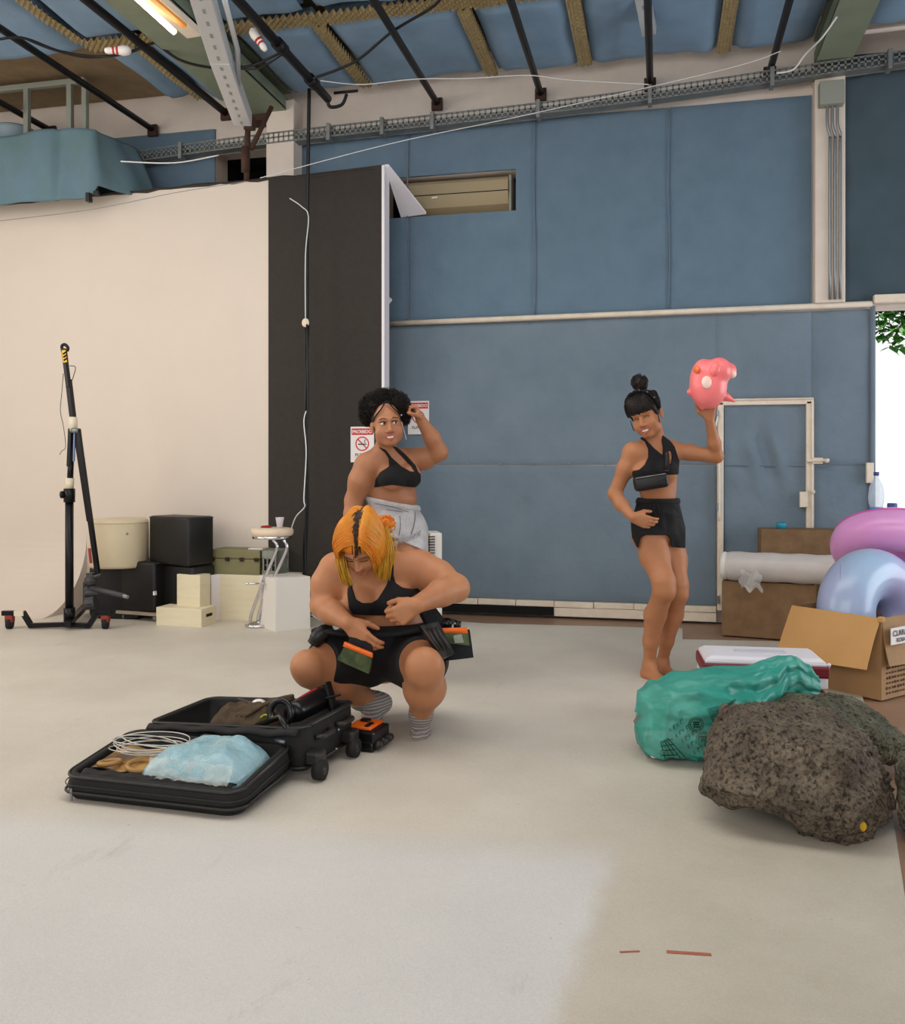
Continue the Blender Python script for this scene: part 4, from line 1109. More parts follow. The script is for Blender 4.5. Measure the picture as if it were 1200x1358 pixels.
# --- fibreboard crates, foam roll, bottle
c, s_, rz, x, y, A = cornerbox(957, 842.5, 953, 1080, 770, -24, depth=.32)
zc1 = s_[2]
MB().box(c, s_, rz).build('fibreboard_crate', M_mdf, bevel=.004, label='brown fibreboard crate under the plastic wrapped roll', cat='crate')
crA, crx, cry = A, x, y
rp0 = P(958, 754, 6.42)-crx*.0+cry*.02; rp0.z = zc1+.105
rp1 = rp0+crx*1.35
rt = empty('fabric_roll', (rp0+rp1)/2-Vector((0, 0, .1)), 'thick white roll wrapped in clear plastic lying on the low brown crate', 'roll')
b = MB(); pts = [rp0+crx*(1.35*i/24) for i in range(25)]
rr = [.085]+[.102+.003*math.sin(i*1.7) for i in range(23)]+[.09]
b.tube(pts, rr, 28); b.build('roll', mat('roll_white', (.80, .77, .75), .35, col2=(.74, .71, .69), nscale=7, bump=.3, bscale=12), rt, smooth=True)
b = MB(); b.torus(rp0+crx*.012, .075, .025, crx, 28, 10); b.build('roll_end', M_whitep, rt, smooth=True)
random.seed(11)
b = MB(); e = P(985, 775, 6.2)
def sc(s2, t2): return rp0+crx*(.13+.14*s2+.01*math.sin(t2*9))-cry*(.108+.02*math.sin(s2*8+t2*4))+Vector((0, 0, -.02-.13*t2+.02*math.sin(s2*11)))
b.grid(sc, 10, 10); b.build('plastic_scrap', mat('clear_wrap', (.9, .9, .9), .2, alpha=.45), rt, smooth=True)
c, s_, rz, x, y, A = cornerbox(1009, 823, 1007, 1190, 702, -12.95, depth=.4, h=.717, z0=0.0)
A_ = P(1009, 702, 6.56); zt2 = A_.z
cx0 = A_+x*.55+y*.12
MB().box((cx0.x, cx0.y, zt2/2), (1.10, .24, zt2), rz).build('fibreboard_crate', M_mdf, bevel=.004, label='taller brown fibreboard crate behind the wrapped roll, near the small door', cat='crate')
pz = P(1036, 698, 6.66); pz.z = zt2
b = MB(); b.lathe([(.03, 0), (.034, .004), (.036, .04), (.03, .045), (.028, .02)], pz, n=24); b.build('jar_lid', mat('turquoise_plastic', (.10, .55, .65), .4), smooth=True, label='turquoise plastic lid on the taller brown crate', cat='lid')
pb_ = P(1162, 700, 6.36); pb_.z = zt2
t = empty('water_bottle', pb_, 'clear plastic water bottle standing on the tall crate against the bright doorway', 'bottle')
M_clear = mat('clear_plastic', (.80, .86, .92), .08, alpha=.42)
prof = [(.03, 0), (.042, .01), (.044, .06), (.044, .18), (.052, .21), (.053, .25), (.046, .31), (.030, .35), (.017, .375), (.016, .40)]
b = MB(); b.lathe(prof, pb_, n=28); b.build('bottle_body', M_clear, t, smooth=True)
b = MB(); b.lathe([(.018, .392), (.019, .415), (.015, .418)], pb_, n=20); b.build('cap', mat('dark_blue_cap', (.25, .28, .50), .4), t, smooth=True)
b = MB(); b.lathe([(.0455, .08), (.0455, .17)], pb_, n=28); b.build('bottle_label', mat('label_blue', (.2, .55, .75), .5), t, smooth=True)
pb2 = pb_+crx*.10; pb2.z = zt2
b = MB(); b.lathe([(.03, 0), (.033, .01), (.033, .19), (.03, .2)], pb2, n=20); b.build('spray_can', mat('navy_can', (.22, .27, .50), .4), smooth=True, label='dark blue can beside the clear water bottle', cat='can')

# --- cardboard box with open flaps
c, s_, rz, x, y, A = cornerbox(1168, 941, 1060, 1300, 820, 34, depth=.52, width=.76, h=.42, z0=0)
A = P(1168, 820, 4.63); A.z = 0; hB_ = .42
cc = A+x*.38+y*.26
bx = empty('cardboard_box', (cc.x, cc.y, 0), 'open cardboard box with a folded out flap holding an inflatable ring', 'box')
b = MB(); tk = .006
for (ctr, sz) in ((A+x*.38, (.76, tk, hB_)), (A+x*.38+y*.52, (.76, tk, hB_)), (A+y*.26, (tk, .52, hB_)), (A+x*.76+y*.26, (tk, .52, hB_))):
    b.box(ctr+Vector((0, 0, hB_/2)), sz, rz)
b.box(cc+Vector((0, 0, .004)), (.76, .52, .006), rz)
b.build('carton', M_card2, bx)
def flap(h0, h1, out, drop, name, m, flare=0.0):
    b = MB(); q = [h0, h1, h1+out+Vector((0, 0, -drop))+(h1-h0)*flare, h0+out*1.0+Vector((0, 0, -drop*.92))-(h1-h0)*flare*.2]
    n = (q[1]-q[0]).cross(q[2]-q[0]).normalized()*.006
    def f(s2, t2):
        p = (q[0]*(1-s2)+q[1]*s2)*(1-t2)+(q[3]*(1-s2)+q[2]*s2)*t2
        return p+n*(1.3*math.sin(t2*2.6)+.8*noise.noise(p*6))
    b.grid(f, 14, 10); return b.build(name, m, bx, solid=.005)
top = Vector((0, 0, hB_))
flap(A+top-y*.0, A+y*.52+top, -x*.13, .27, 'flap', M_card, .02)
flap(A+top+x*.01, A+x*.76+top, -y*.045, .26, 'flap', M_card2)
b = MB(); b.box(A+top+Vector((0, 0, -.005))-x*.006-y*.006, (.03, .03, .03), rz); b.build('torn_corner', M_card, bx, bevel=.006)
Rt = Matrix((x, Vector((0, 0, 1)), -y)).transposed()
lb = A+x*.085-y*.042+Vector((0, 0, hB_-.09)); 
b = MB(); b.box(lb+x*.01, (.15, .004, .085), rz); lab_ = b.build('paper_label', M_pw, bx)
Rt = Matrix((x, Vector((0, 0, 1)), x.cross(Vector((0, 0, 1))))).transposed()
text('label_writing', 'CLARA', lb-y*.006+x*-.055+Vector((0, 0, .014)), .042, M_pk, Rt, lab_, align='LEFT')
text('label_writing', 'ROSA', lb-y*.006+x*-.02+Vector((0, 0, -.022)), .03, M_pk, Rt, lab_, align='LEFT')
M_ink = mat('brown_print', (.30, .20, .15), .8)
b = MB(); random.seed(2)
for r in range(6):
    for k in range(14):
        hh = .016 if r % 2 == 0 else .012
        b.box(A+x*(.05+k*.026+random.uniform(-.003, .003))-y*.005+Vector((0, 0, .16-.026*r)), (.014, .002, hh*random.uniform(.6, 1)), rz)
b.build('box_print', M_ink, bx)

# --- inflatable rings
M_bp0 = mat('faint_print', (.45, .48, .6), .5)
rc = A+x*.36+y*.27; rc.z = .372
ph = math.radians(12)
axr = (y*math.cos(ph)-x*math.sin(ph)).normalized()
t = empty('swim_ring', (rc.x, rc.y, .03), 'large pale blue translucent inflatable ring standing in the cardboard box', 'swim ring')
def vinyl(name, c1, c2, al):
    m = mat(name, c1, .3, col2=c2, nscale=2.2, ncontrast=.35, alpha=al, coat=.3, detail=1)
    return m
M_vb = vinyl('pale_blue_vinyl', (.66, .76, .88), (.66, .60, .78), .93)
M_vp = vinyl('pink_vinyl', (.93, .62, .88), (.95, .74, .92), .88)
b = MB(); rc = rc+cv(.02, .03, .0); b.torus(rc, .212, .152, DIR(-.50, 1, -.10), 64, 32); b.build('tube', M_vb, t, smooth=True)
b = MB(); b.tube([P(1115, 748, 4.80), P(1114, 768, 4.76)], .0015, 4); b.build('print_line', M_bp0, t)
b = MB()
b.ball(P(1152, 822, 5.06), (.075, .03, .075), 16)
b.build('core', mat('brown_core', (.28, .16, .13), .7), t)
pc_ = P(1184, 726, 5.5)
axp = DIR(.22, .50, .85)
t = empty('swim_ring', pc_-Vector((0, 0, .2)), 'translucent pink inflatable ring lying tilted above the blue ring', 'swim ring')
b = MB(); b.torus(pc_, .225, .130, axp, 64, 28); rg = b.build('tube', M_vp, t, smooth=True)
b = MB(); b.torus(pc_+axp*.080, .225+.104, .005, axp, 64, 6); b.build('seam', mat('pink_seam', (.85, .35, .70), .4), t, smooth=True)

# --- cooler
cA = G(930, 964); cB = G(1100, 962)
c, s_, rz, x, y, A = cornerbox(932, 963, 925, 1101, 878, -9, depth=.31)
hc = s_[2]; W_, L_ = s_[0], s_[1]
t = empty('cool_box', (c.x, c.y, 0), 'maroon picnic cool box with a white lid behind the green plastic bag', 'cool box')
M_mar = mat('maroon_plastic', (.44, .10, .15), .4); M_wp = mat('cooler_white', (.88, .87, .90), .35)
b = MB(); b.box((c.x, c.y, hc*.30), (W_*.95, L_*.94, hc*.6), rz); b.build('body', M_mar, t, bevel=.012, seg=3)
b = MB(); b.box((c.x, c.y, hc*.72), (W_*.975, L_*.97, .05), rz); b.build('white_band', M_wp, t, bevel=.006)
b = MB(); b.box((c.x, c.y, hc*.89), (W_, L_, .055), rz); b.build('rim', M_mar, t, bevel=.01, seg=3)
lw, ll = W_*.96, L_*.94
def rect(w, l, z): return [c+x*(sx*w/2)+y*(sy*l/2)+Vector((0, 0, z-c.z)) for sx, sy in ((-1, -1), (1, -1), (1, 1), (-1, 1))]
b = MB(); b.hexa(rect(lw, ll, hc*.97), rect(lw, ll, hc*.97+.018)); b.hexa(rect(lw, ll, hc*.97+.018), rect(lw*.90, ll*.84, hc*.97+.034)); b.build('lid', M_wp, t, bevel=.006, seg=3)
b = MB(); b.box((c.x, c.y, hc*.97+.036), (W_*.42, L_*.22, .006), rz); b.build('lid_recess', mat('cooler_shade', (.78, .78, .82), .4), t, bevel=.003)
b = MB(); b.tube(arc([c+x*(W_/2+.008)+y*.08+Vector((0, 0, hc*.75-c.z)), c+x*(W_/2+.02)+y*0+Vector((0, 0, hc*.85-c.z)), c+x*(W_/2+.008)-y*.10+Vector((0, 0, hc*.98-c.z))], 5), .009, 8); b.build('handle', M_wp, t, smooth=True)

# --- green plastic bag
M_bag = mat('green_plastic_film', (.13, .58, .51), .42, col2=(.27, .71, .65), nscale=5, alpha=.72, coat=.05, bump=.8, bscale=9, stretch=(1.0, 2.2, 3.5))
stn = [  # u, vtop, depth centre, half depth, z bottom
    (846, 945, 3.74, .03, .12), (852, 918, 3.74, .12, .006), (875, 905, 3.72, .17, .004), (910, 895, 3.73, .20, .004), (950, 888, 3.76, .20, .004),
    (990, 886, 3.80, .17, .02), (1020, 878, 3.85, .12, .09), (1038, 870, 3.88, .075, .19), (1052, 870, 3.90, .065, .22), (1070, 880, 3.92, .06, .19), (1084, 896, 3.93, .035, .20), (1087, 905, 3.93, .006, .25)]
SX = [s0[0] for s0 in stn]
def bagpt(s2, t2):
    # s2 along, t2 round
    uu = 846+(1087-846)*s2
    i = max(0, min(len(stn)-2, sum(1 for q in SX if q <= uu)-1)); f_ = (uu-SX[i])/(SX[i+1]-SX[i]); f_ = f_*f_*(3-2*f_)
    vt, dc, hd, zb = [stn[i][k]*(1-f_)+stn[i+1][k]*f_ for k in (1, 2, 3, 4)]
    zt = CAMZ-(vt-618)/F*dc; a = 2*math.pi*t2
    zc, hz = (zt+zb)/2, (zt-zb)/2
    ca, sa = math.cos(a), math.sin(a)
    w = 1-.16*(abs(noise.noise(Vector((s2*5+a*.4, a*1.7, 2)))))**.8-.09*abs(noise.noise(Vector((s2*11, a*4.0-s2*6, 5))))+.03*math.sin(a*13-s2*17)+.13*s2**1.4*math.sin(a*9+2.0*math.sin(s2*5))+.06*noise.noise(Vector((s2*9, ca*2.2, sa*2.2)))
    ex = lambda q, p: math.copysign(abs(q)**p, q)
    dep = dc+hd*ex(ca, .85)*w-(zc+hz*sa-zb)*0+.10*(zc+hz*sa)*(1-s2)
    z = zc+hz*ex(sa, .75)*(1+(w-1)*.6)
    z = max(z, .004)
    u2 = uu+6*math.sin(a*3+s2*6)*(1-s2)*.6
    lat = (u2-600)/F*dc
    return cv(lat, dep, z)
t = empty('plastic_bag', G(930, 1010), 'translucent green plastic bag slumped against the big rock', 'bag')
b = MB(); b.grid(lambda a_, c_: bagpt(c_, a_), 170, 170, closeu=True); bago = b.build('film', M_bag, t, smooth=True)
# dark green print, laid on the film
vs = [q for q in b.v]; bvh = BVHTree.FromPolygons(vs, b.f)
M_bp = mat('bag_print', (.03, .30, .22), .5)
def onbag(u, v):
    o_ = Vector((0, 0, CAMZ)); d_ = (P(u, v, 3.0)-o_).normalized(); h_ = bvh.ray_cast(o_, d_)
    return (h_[0]-d_*.004) if h_[0] is not None else None
def strokes(lines, r):
    b = MB()
    for ln in lines:
        pts = [onbag(*q) for q in ln]; pts = [q for q in pts if q is not None]
        if len(pts) > 1: b.tube(pts, r, 4, cap=True)
    return b
circ = lambda u, v, r, n=20: [(u+r*math.cos(2*math.pi*i/n), v+r*.95*math.sin(2*math.pi*i/n)) for i in range(n+1)]
seg = lambda a, c_, n=8: [(a[0]+(c_[0]-a[0])*i/n, a[1]+(c_[1]-a[1])*i/n) for i in range(n+1)]
for (u, v, r) in ((923, 961, 10), (933, 980, 10)):
    strokes([circ(u, v, r), circ(u, v, r-2.5)], .0016).build('print_ring', M_bp, t)
    strokes([seg((u-4, v-3), (u+4, v-3)), seg((u-4, v), (u+4, v)), seg((u-4, v+3), (u+4, v+3))], .0035).build('print_mark', M_bp, t)
strokes([seg((950, 943), (975, 928)), seg((953, 947), (977, 940)), seg((958, 950), (972, 930)), seg((962, 934), (968, 946))], .004).build('print_mark', M_bp, t)
ln = []
for i in range(5): ln.append(seg((876+i*2.2, 985-i*1.6), (884+i*7, 1012-i*1)))
for i in range(4): ln.append(seg((876, 984+i*6), (892+i*2, 980+i*7)))
strokes(ln, .0018).build('print_mark', M_bp, t)
random.seed(4)
ln = []
for row in range(6):
    a0 = (888+row*8, 966+row*7.5)
    for k in range(4+row % 3):
        u, v = a0[0]+k*4.6, a0[1]-k*3.4; ln.append(seg((u, v), (u+1.6, v+4.2), 3))
        if k % 2: ln.append(seg((u, v), (u+3, v-2), 3))
for k in range(7): ln.append(seg((938+k*2.4, 940-k*.8), (948+k*2.4, 962-k*1.2), 5))
strokes(ln, .0016).build('print_text', M_bp, t)
b = MB(); q = G(893, 1018); q = q+cv(.05, .13, 0); b.box((q.x, q.y, .055), (.26, .12, .08), TH+.1); b.build('carton', mat('pale_carton', (.9, .93, .9), .6), t, bevel=.01, label='pale box seen through the film')

# --- rocks
def rock_material(name, dark, mid, light):
    m = bpy.data.materials.new(name); m.use_nodes = True; nt = m.node_tree; N = nt.nodes; L = nt.links; b = N['Principled BSDF']; b.inputs['Roughness'].default_value = .9
    tc = N.new('ShaderNodeTexCoord')
    def nz(sc2, det=8): n = N.new('ShaderNodeTexNoise'); n.inputs['Scale'].default_value = sc2; n.inputs['Detail'].default_value = det; L.new(tc.outputs['Object'], n.inputs['Vector']); return n.outputs[0]
    def rp(i, *st):
        r = N.new('ShaderNodeValToRGB'); e = r.color_ramp.elements
        while len(e) < len(st): e.new(.5)
        for q, (p, c) in zip(e, st): q.position = p; q.color = (*srgb(c), 1)
        L.new(i, r.inputs[0]); return r.outputs[0]
    def mx(f, a, c, mode):
        x = N.new('ShaderNodeMix'); x.data_type = 'RGBA'; x.blend_type = mode
        if isinstance(f, float): x.inputs[0].default_value = f
        else: L.new(f, x.inputs[0])
        L.new(a, x.inputs[6]); L.new(c, x.inputs[7]); return x.outputs[2]
    big = rp(nz(7, 5), (.35, dark), (.65, mid)); fine = rp(nz(75, 10), (.35, (.45, .44, .43)), (.5, (.95, .95, .95)), (.68, (1, 1, 1)))
    c = mx(1.0, big, fine, 'MULTIPLY')
    sp = rp(nz(130, 4), (.62, (0, 0, 0)), (.70, light)); c = mx(.75, c, sp, 'ADD')
    L.new(c, b.inputs['Base Color'])
    vo = N.new('ShaderNodeTexVoronoi'); vo.inputs['Scale'].default_value = 48; L.new(tc.outputs['Object'], vo.inputs['Vector'])
    ad = N.new('ShaderNodeMath'); ad.operation = 'MULTIPLY_ADD'; L.new(nz(90, 8), ad.inputs[0]); ad.inputs[1].default_value = 1.3; L.new(vo.outputs['Distance'], ad.inputs[2])
    bp = N.new('ShaderNodeBump'); bp.inputs['Strength'].default_value = 1.0; bp.inputs['Distance'].default_value = .014; L.new(ad.outputs[0], bp.inputs['Height']); L.new(bp.outputs[0], b.inputs['Normal'])
    return m
def rock(name, pts, h, lab, m, seed=0, a1=.022, a2=.008, cuts=()):
    bm = bmesh.new()
    for p in pts: bm.verts.new(p)
    bmesh.ops.convex_hull(bm, input=list(bm.verts))
    bm.normal_update(); cen = sum((Vector(p) for p in pts), Vector())/len(pts)
    pl = []
    for f in bm.faces:
        n = f.normal.copy(); q = f.verts[0].co
        if (q-cen).dot(n) < 0: n = -n
        pl.append((n, n.dot(q)))
    bm.free()
    lo = [min(p[i] for p in pts)-.04 for i in range(3)]; hi = [max(p[i] for p in pts)+.04 for i in range(3)]
    Fd = Field(lo, hi, h); X, Y, Z = Fd.pts((slice(None),)*3)
    f = None
    for n, d in pl:
        q = X*n.x+Y*n.y+Z*n.z-d; f = q if f is None else smax(f, q, .012)
    wx = .02*vnoise(X, Y, Z, 30, seed+5); Xw, Yw, Zw = X+wx, Y-wx, Z+wx*.7
    for (sc2, am) in ((9, a1*.6), (24, a1*.55), (55, a2*1.1), (110, a2*.9), (210, a2*.7)): f = f+np.abs(vnoise(Xw, Yw, Zw, sc2, seed+int(sc2)))*am*2.2-am*.7
    pit = vnoise(Xw, Yw, Zw, 90, seed+99); f = f+np.maximum(pit-.22, 0)*a2*5
    for c_, r_ in cuts: f = smax(f, -d_ell(X, Y, Z, Vector(c_), r_, I3), .05)
    f = np.maximum(f, -Z)
    f[0], f[-1], f[:, 0], f[:, -1], f[:, :, 0], f[:, :, -1] = 1, 1, 1, 1, 1, 1
    v, q = nets(Fd, f)
    o = np_mesh(name, v, q, m, org=(cen.x, cen.y, max(0, float(v[:, 2].min()))), relax=0)
    return tag(o, lab, 'rock')
M_rock = rock_material('volcanic_rock', (.36, .31, .26), (.50, .45, .38), (.22, .21, .19))
M_rock2 = rock_material('mossy_rock', (.32, .31, .24), (.46, .45, .36), (.18, .18, .15))
def PP(l): return [P(*q) for q in l]
r1 = PP([(929, 1042, 3.10), (944, 992, 3.12), (972, 950, 3.18), (1035, 946, 3.22), (1110, 955, 3.2), (1150, 975, 3.15), (1182, 1040, 3.1), (1181, 1085, 2.95), (1160, 1104, 2.92), (1122, 1122, 2.87), (1055, 1103, 2.92), (985, 1086, 3.0), (945, 1060, 3.05),
        (960, 1040, 2.95), (985, 965, 3.02), (1090, 970, 2.98), (1130, 1000, 2.86), (1140, 1080, 2.80), (1060, 1080, 2.84)])
r1 += [q+DIR(0, 1)*.30+Vector((0, 0, .0)) for q in PP([(990, 960, 3.2), (1120, 965, 3.2), (1160, 1030, 3.1), (1000, 1050, 3.1)])]
rk1 = rock('large_rock', r1, .0065, 'large dark pitted rock lying nearest at the right edge of the white floor', M_rock, 1, cuts=[(P(1010, 1100, 2.95), (.10, .2, .055)), (P(1075, 1015, 2.76), (.09, .04, .035)), (P(985, 1010, 2.88), (.05, .04, .05)), (P(1170, 1000, 2.8), (.06, .10, .10))])
_me = rk1.data; _bv = BVHTree.FromPolygons([v_.co+rk1.location for v_ in _me.vertices], [tuple(p_.vertices) for p_ in _me.polygons])
_o = Vector((0, 0, CAMZ)); _d = (P(1144, 1096, 2.8)-_o).normalized(); _h = _bv.ray_cast(_o, _d)[0] or P(1144, 1096, 2.8)
b = MB(); b.ball(_h, (.012, .006, .016), 8); b.build('yellow_tag', M_yel, label='tiny yellow sticker on the lower right of the large rock', cat='sticker')
r2 = PP([(1000, 962, 3.62), (1022, 934, 3.66), (1060, 921, 3.75), (1120, 924, 3.75), (1160, 945, 3.7), (1196, 975, 3.6), (1205, 1000, 3.55), (1180, 1010, 3.5), (1010, 1000, 3.55), (1100, 950, 3.5), (1150, 970, 3.46), (1110, 985, 3.46)])
r2 += [Vector((q.x, q.y, .02)) for q in PP([(1010, 960, 3.66), (1190, 970, 3.6), (1100, 940, 3.52)])]+[q+DIR(0, 1)*.22 for q in PP([(1040, 940, 3.7), (1170, 950, 3.7)])]
rock('rock', r2, .012, 'second rock behind the large pitted one, before the cardboard box', M_rock2, 5, .012)
r3 = PP([(1186, 1000, 3.05), (1196, 988, 3.1), (1240, 985, 3.15), (1262, 1060, 3.1), (1195, 1100, 2.92), (1194, 1060, 2.95), (1240, 1115, 2.85), (1250, 1040, 2.85)])
r3 += [Vector((q.x, q.y, .01)) for q in PP([(1206, 1100, 3.0), (1260, 1100, 2.95), (1255, 1060, 3.3), (1215, 1060, 3.35)])]
rock('rock', r3, .012, 'dark greenish rock cut off by the right edge of the view', M_rock2, 9, .012)

# --- suitcase
E1 = cv(.963, -.265); E1.z = 0; E2 = cv(.265, .963); E2.z = 0
O = cv(-.725, 3.065); O.z = 0
def SC(a, b_, z=0.0): # a: distance left from the right side, b: distance back from the front edge
    return O-E1*a+E2*b_+Vector((0, 0, z))
M_nyl = mat('black_nylon', (.075, .072, .072), .65, col2=(.055, .052, .052), nscale=30, bump=.3, bscale=220)
M_nyl2 = mat('black_lining', (.10, .088, .083), .7, col2=(.07, .062, .058), nscale=8, bump=.35, bscale=22)
M_pip = mat('rubber_piping', (.16, .155, .15), .4)
SW = .70
def rrect(a0, a1, b0, b1, r, n=7):
    out = []
    for (ca, cb2, s0) in ((a0+r, b0+r, 180), (a1-r, b0+r, 270), (a1-r, b1-r, 0), (a0+r, b1-r, 90)):
        for i in range(n+1):
            t2 = math.radians(s0+90*i/n); out.append((ca+r*math.cos(t2), cb2+r*math.sin(t2)))
    return out
N0 = cv(-.56, 3.43); N0.z = 0
E1b = cv(.94, -.34); E1b.z = 0; E2b = cv(.34, .94); E2b.z = 0
def SB(a, b_, z=0.0): return N0-E1b*a*1.04+E2b*(b_-.52)*.95+Vector((0, 0, z*(1.12-.36*a)))
def shell(a0, a1, b0, b1, zb, zt, r, th, name, parent, bulge=.01, fr=None):
    """open soft-sided tray: zb, zt are functions of b (distance back)"""
    n = len(rrect(a0, a1, b0, b1, r))
    b = MB(); vs = []
    def ring(g, zf, k):
        return [(fr or SC)(p[0], p[1], zf(p[1])+k) for p in rrect(a0+g, a1-g, b0+g, b1-g, max(r-g, .01))]
    mid = lambda q: (zb(q)+zt(q))/2
    rings = [ring(.012, zb, 0), ring(0, zb, .012), ring(-bulge, mid, 0), ring(0, zt, -.01), ring(.004, zt, 0), ring(th, zt, 0), ring(th+.004, zt, -.01), ring(th+.004, zb, .018)]
    for rg_ in rings: vs += rg_
    fs = []
    for i in range(len(rings)-1):
        for k in range(n): fs.append((i*n+k, i*n+(k+1) % n, (i+1)*n+(k+1) % n, (i+1)*n+k))
    fs.append(tuple(range(n-1, -1, -1))); m_ = (len(rings)-1)*n; fs.append(tuple(m_+k for k in range(n)))
    b.add(vs, fs); return b.build(name, [M_nyl], parent, smooth=True)
sv = empty('suitcase', SC(SW/2, .5), 'large black soft-sided suitcase lying wide open on the white floor', 'suitcase')
zb1 = lambda q: .005+.02*max(0, q)/.5; zt1 = lambda q: .092+.055*max(0, q)/.5
LB = .42
shell(0, SW, 0, LB, zb1, zt1, .06, .022, 'lid', sv)
for nm, zz_, g in (('piping', lambda q: zt1(q)-.004, -.004), ('piping', lambda q: zb1(q)+.03, -.012), ('zip', lambda q: (zt1(q)+zb1(q))/2+.012, -.013)):
    b = MB(); pr = rrect(g, SW-g, g, LB-g, .065); pr.append(pr[0]); b.tube([SC(p[0], p[1], zz_(p[1])) for p in pr], .0055 if nm == 'piping' else .002, 6); b.build(nm, M_pip if nm == 'piping' else M_pip, sv, smooth=True)
zb2 = lambda q: .03; zt2_ = lambda q: .185
shell(.0, SW-.01, .52, .97, zb2, zt2_, .05, .015, 'base', sv, .004, fr=SB)
for zz_ in (.182, .045):
    b = MB(); pr = rrect(-.003, SW-.007, .517, .973, .053); pr.append(pr[0]); b.tube([SB(p[0], p[1], zz_) for p in pr], .005, 6); b.build('piping', M_pip, sv, smooth=True)
b = MB(); b.grid(lambda s2, t2: SB(.02+.66*s2, .49+.05*t2, .160+.02*math.sin(t2*3.1)+.004*math.sin(s2*25)), 30, 6); b.build('hinge_flap', M_nyl2, sv, smooth=True, solid=.006)
b = MB(); b.box(SB(.40, .52, .150), (.035, .12, .012), math.atan2(E1.y, E1.x)); b.build('strap', M_nyl, sv, bevel=.003)
rzs = math.atan2(E1b.y, E1b.x)
for bb2 in (.555, .86):
    w = SB(-.045, bb2, .038); t2 = MB(); t2.tube([w-E1b*.018, w+E1b*.018], .038, 24); wh = t2.build('wheel', M_rub, sv, smooth=True)
    t2 = MB(); t2.tube([w-E1b*.020, w+E1b*.020], .017, 16); t2.build('hub', M_pip, wh, smooth=True)
    t2 = MB(); t2.box(SB(-.022, bb2+.012, .078), (.06, .07, .05), rzs); t2.build('wheel_housing', M_pip, sv, bevel=.012, seg=3)
for bb2, zz_ in ((.66, .135), (.84, .138)):
    t2 = MB(); t2.tube(arc([SB(-.006, bb2-.055, zz_), SB(-.028, bb2-.045, zz_), SB(-.03, bb2, zz_), SB(-.028, bb2+.045, zz_), SB(-.006, bb2+.055, zz_)], 5), .011, 8); t2.build('side_handle', M_pip, sv, smooth=True)
for (bb2, zz_) in ((.665, .075), (.80, .115), (.78, .05), (.87, .07)):
    t2 = MB(); t2.ball(SB(-.006, bb2, zz_), .006, 8); t2.build('rivet', M_steel, sv)
t2 = MB(); t2.tube(arc([SC(SW+.006, .25, .07), SC(SW+.03, .26, .085), SC(SW+.035, .31, .09), SC(SW+.03, .37, .09), SC(SW+.006, .38, .085)], 5), .012, 8); t2.build('carry_handle', M_pip, sv, smooth=True)
t2 = MB(); t2.box(SC(.655, -.013, .028), (.010, .006, .045), math.atan2(E1.y, E1.x)); t2.build('zip_pull', M_steel, sv, bevel=.002)
t2 = MB(); t2.tube([SC(.02, .40, .145), SC(.065, .41, .148)], .010, 8); t2.build('toggle', M_steel, sv, smooth=True)
# mesh pocket edge over the front half of the lid
t2 = MB(); t2.grid(lambda s2, t3: SC(.05+.6*s2, .03+.05*t3, .085+.012*math.sin(t3*3)+.003*math.sin(s2*40)), 40, 6); t2.build('pocket_edge', M_nyl2, sv, smooth=True, solid=.004)

def pillow(q4, z0, hgt, name, m, lab, cat, parent=None, nz=.01, pw=3.0, seed=0, mat2=None, nu=44):
    q = [Vector(k) for k in q4]
    b = MB()
    def f(sgn):
        def g(s2, t3):
            # rounded square mapping
            X2, Y2 = 2*s2-1, 2*t3-1
            Xr, Yr = X2*math.sqrt(max(0, 1-Y2*Y2*.28)), Y2*math.sqrt(max(0, 1-X2*X2*.28))
            a_, c_ = (Xr+1)/2, (Yr+1)/2
            p = (q[0]*(1-a_)+q[1]*a_)*(1-c_)+(q[3]*(1-a_)+q[2]*a_)*c_
            e = max(0, (1-abs(X2)**pw)*(1-abs(Y2)**pw))**.5
            w = noise.noise(Vector((p.x*14, p.y*14, seed)))*nz+abs(noise.noise(Vector((p.x*30, p.y*30, seed+3))))*nz*.6
            return Vector((p.x, p.y, z0+p.z+(hgt*e+w*e if sgn > 0 else -.2*hgt*e)))
        return g
    b.grid(f(1), nu, nu); b.grid(f(-1), nu, nu)
    return b.build(name, m, parent, smooth=True, label=lab, cat=cat)
M_bubble = mat('bubble_wrap_blue', (.56, .76, .82), .25, col2=(.74, .88, .91), nscale=9, bump=.9, bscale=260, coat=.5)
def flat(p): p = Vector(p); p.z = 0; return p
# shallow contents in the lid
pillow([SC(.50, .07), SC(.03, .03), SC(.03, .39), SC(.33, .395)], .070, .115, 'bubble_wrap_pack', M_bubble, 'pale blue bubble wrapped bundle in the open suitcase lid', 'package', nz=.016, seed=2)
b = MB(); b.grid(lambda s2, t3: SC(.40-.34*s2, .04-.015*s2+.045*t3+.012*noise.noise(Vector((s2*7, 1, t3*3))), .100+.055*t3*t3+.014*noise.noise(Vector((s2*12, t3*6, 0)))), 40, 10); b.build('clear_bag_edge', mat('milky_film', (.85, .88, .86), .3, alpha=.35), smooth=True, label='crumpled clear bag edge under the blue bundle', cat='bag')
wc = SC(.50, .245, .115)
t = empty('wire_coil', SC(.50, .25, .09), 'loose coil of clear wire beside the blue bundle in the suitcase lid', 'wire')
random.seed(8)
b = MB()
pts = []
for i in range(240):
    a_ = i/240*2*math.pi*7; r1_ = .145+.02*math.sin(i*.051)+random.uniform(-.001, .001); r2_ = .078+.012*math.cos(i*.033)
    pts.append(wc-E1*(r1_*math.cos(a_)+.02*math.sin(i*.02))+E2*(r2_*math.sin(a_))+Vector((0, 0, .015+.02*math.sin(a_*.5+i*.02)+.0001*i)))
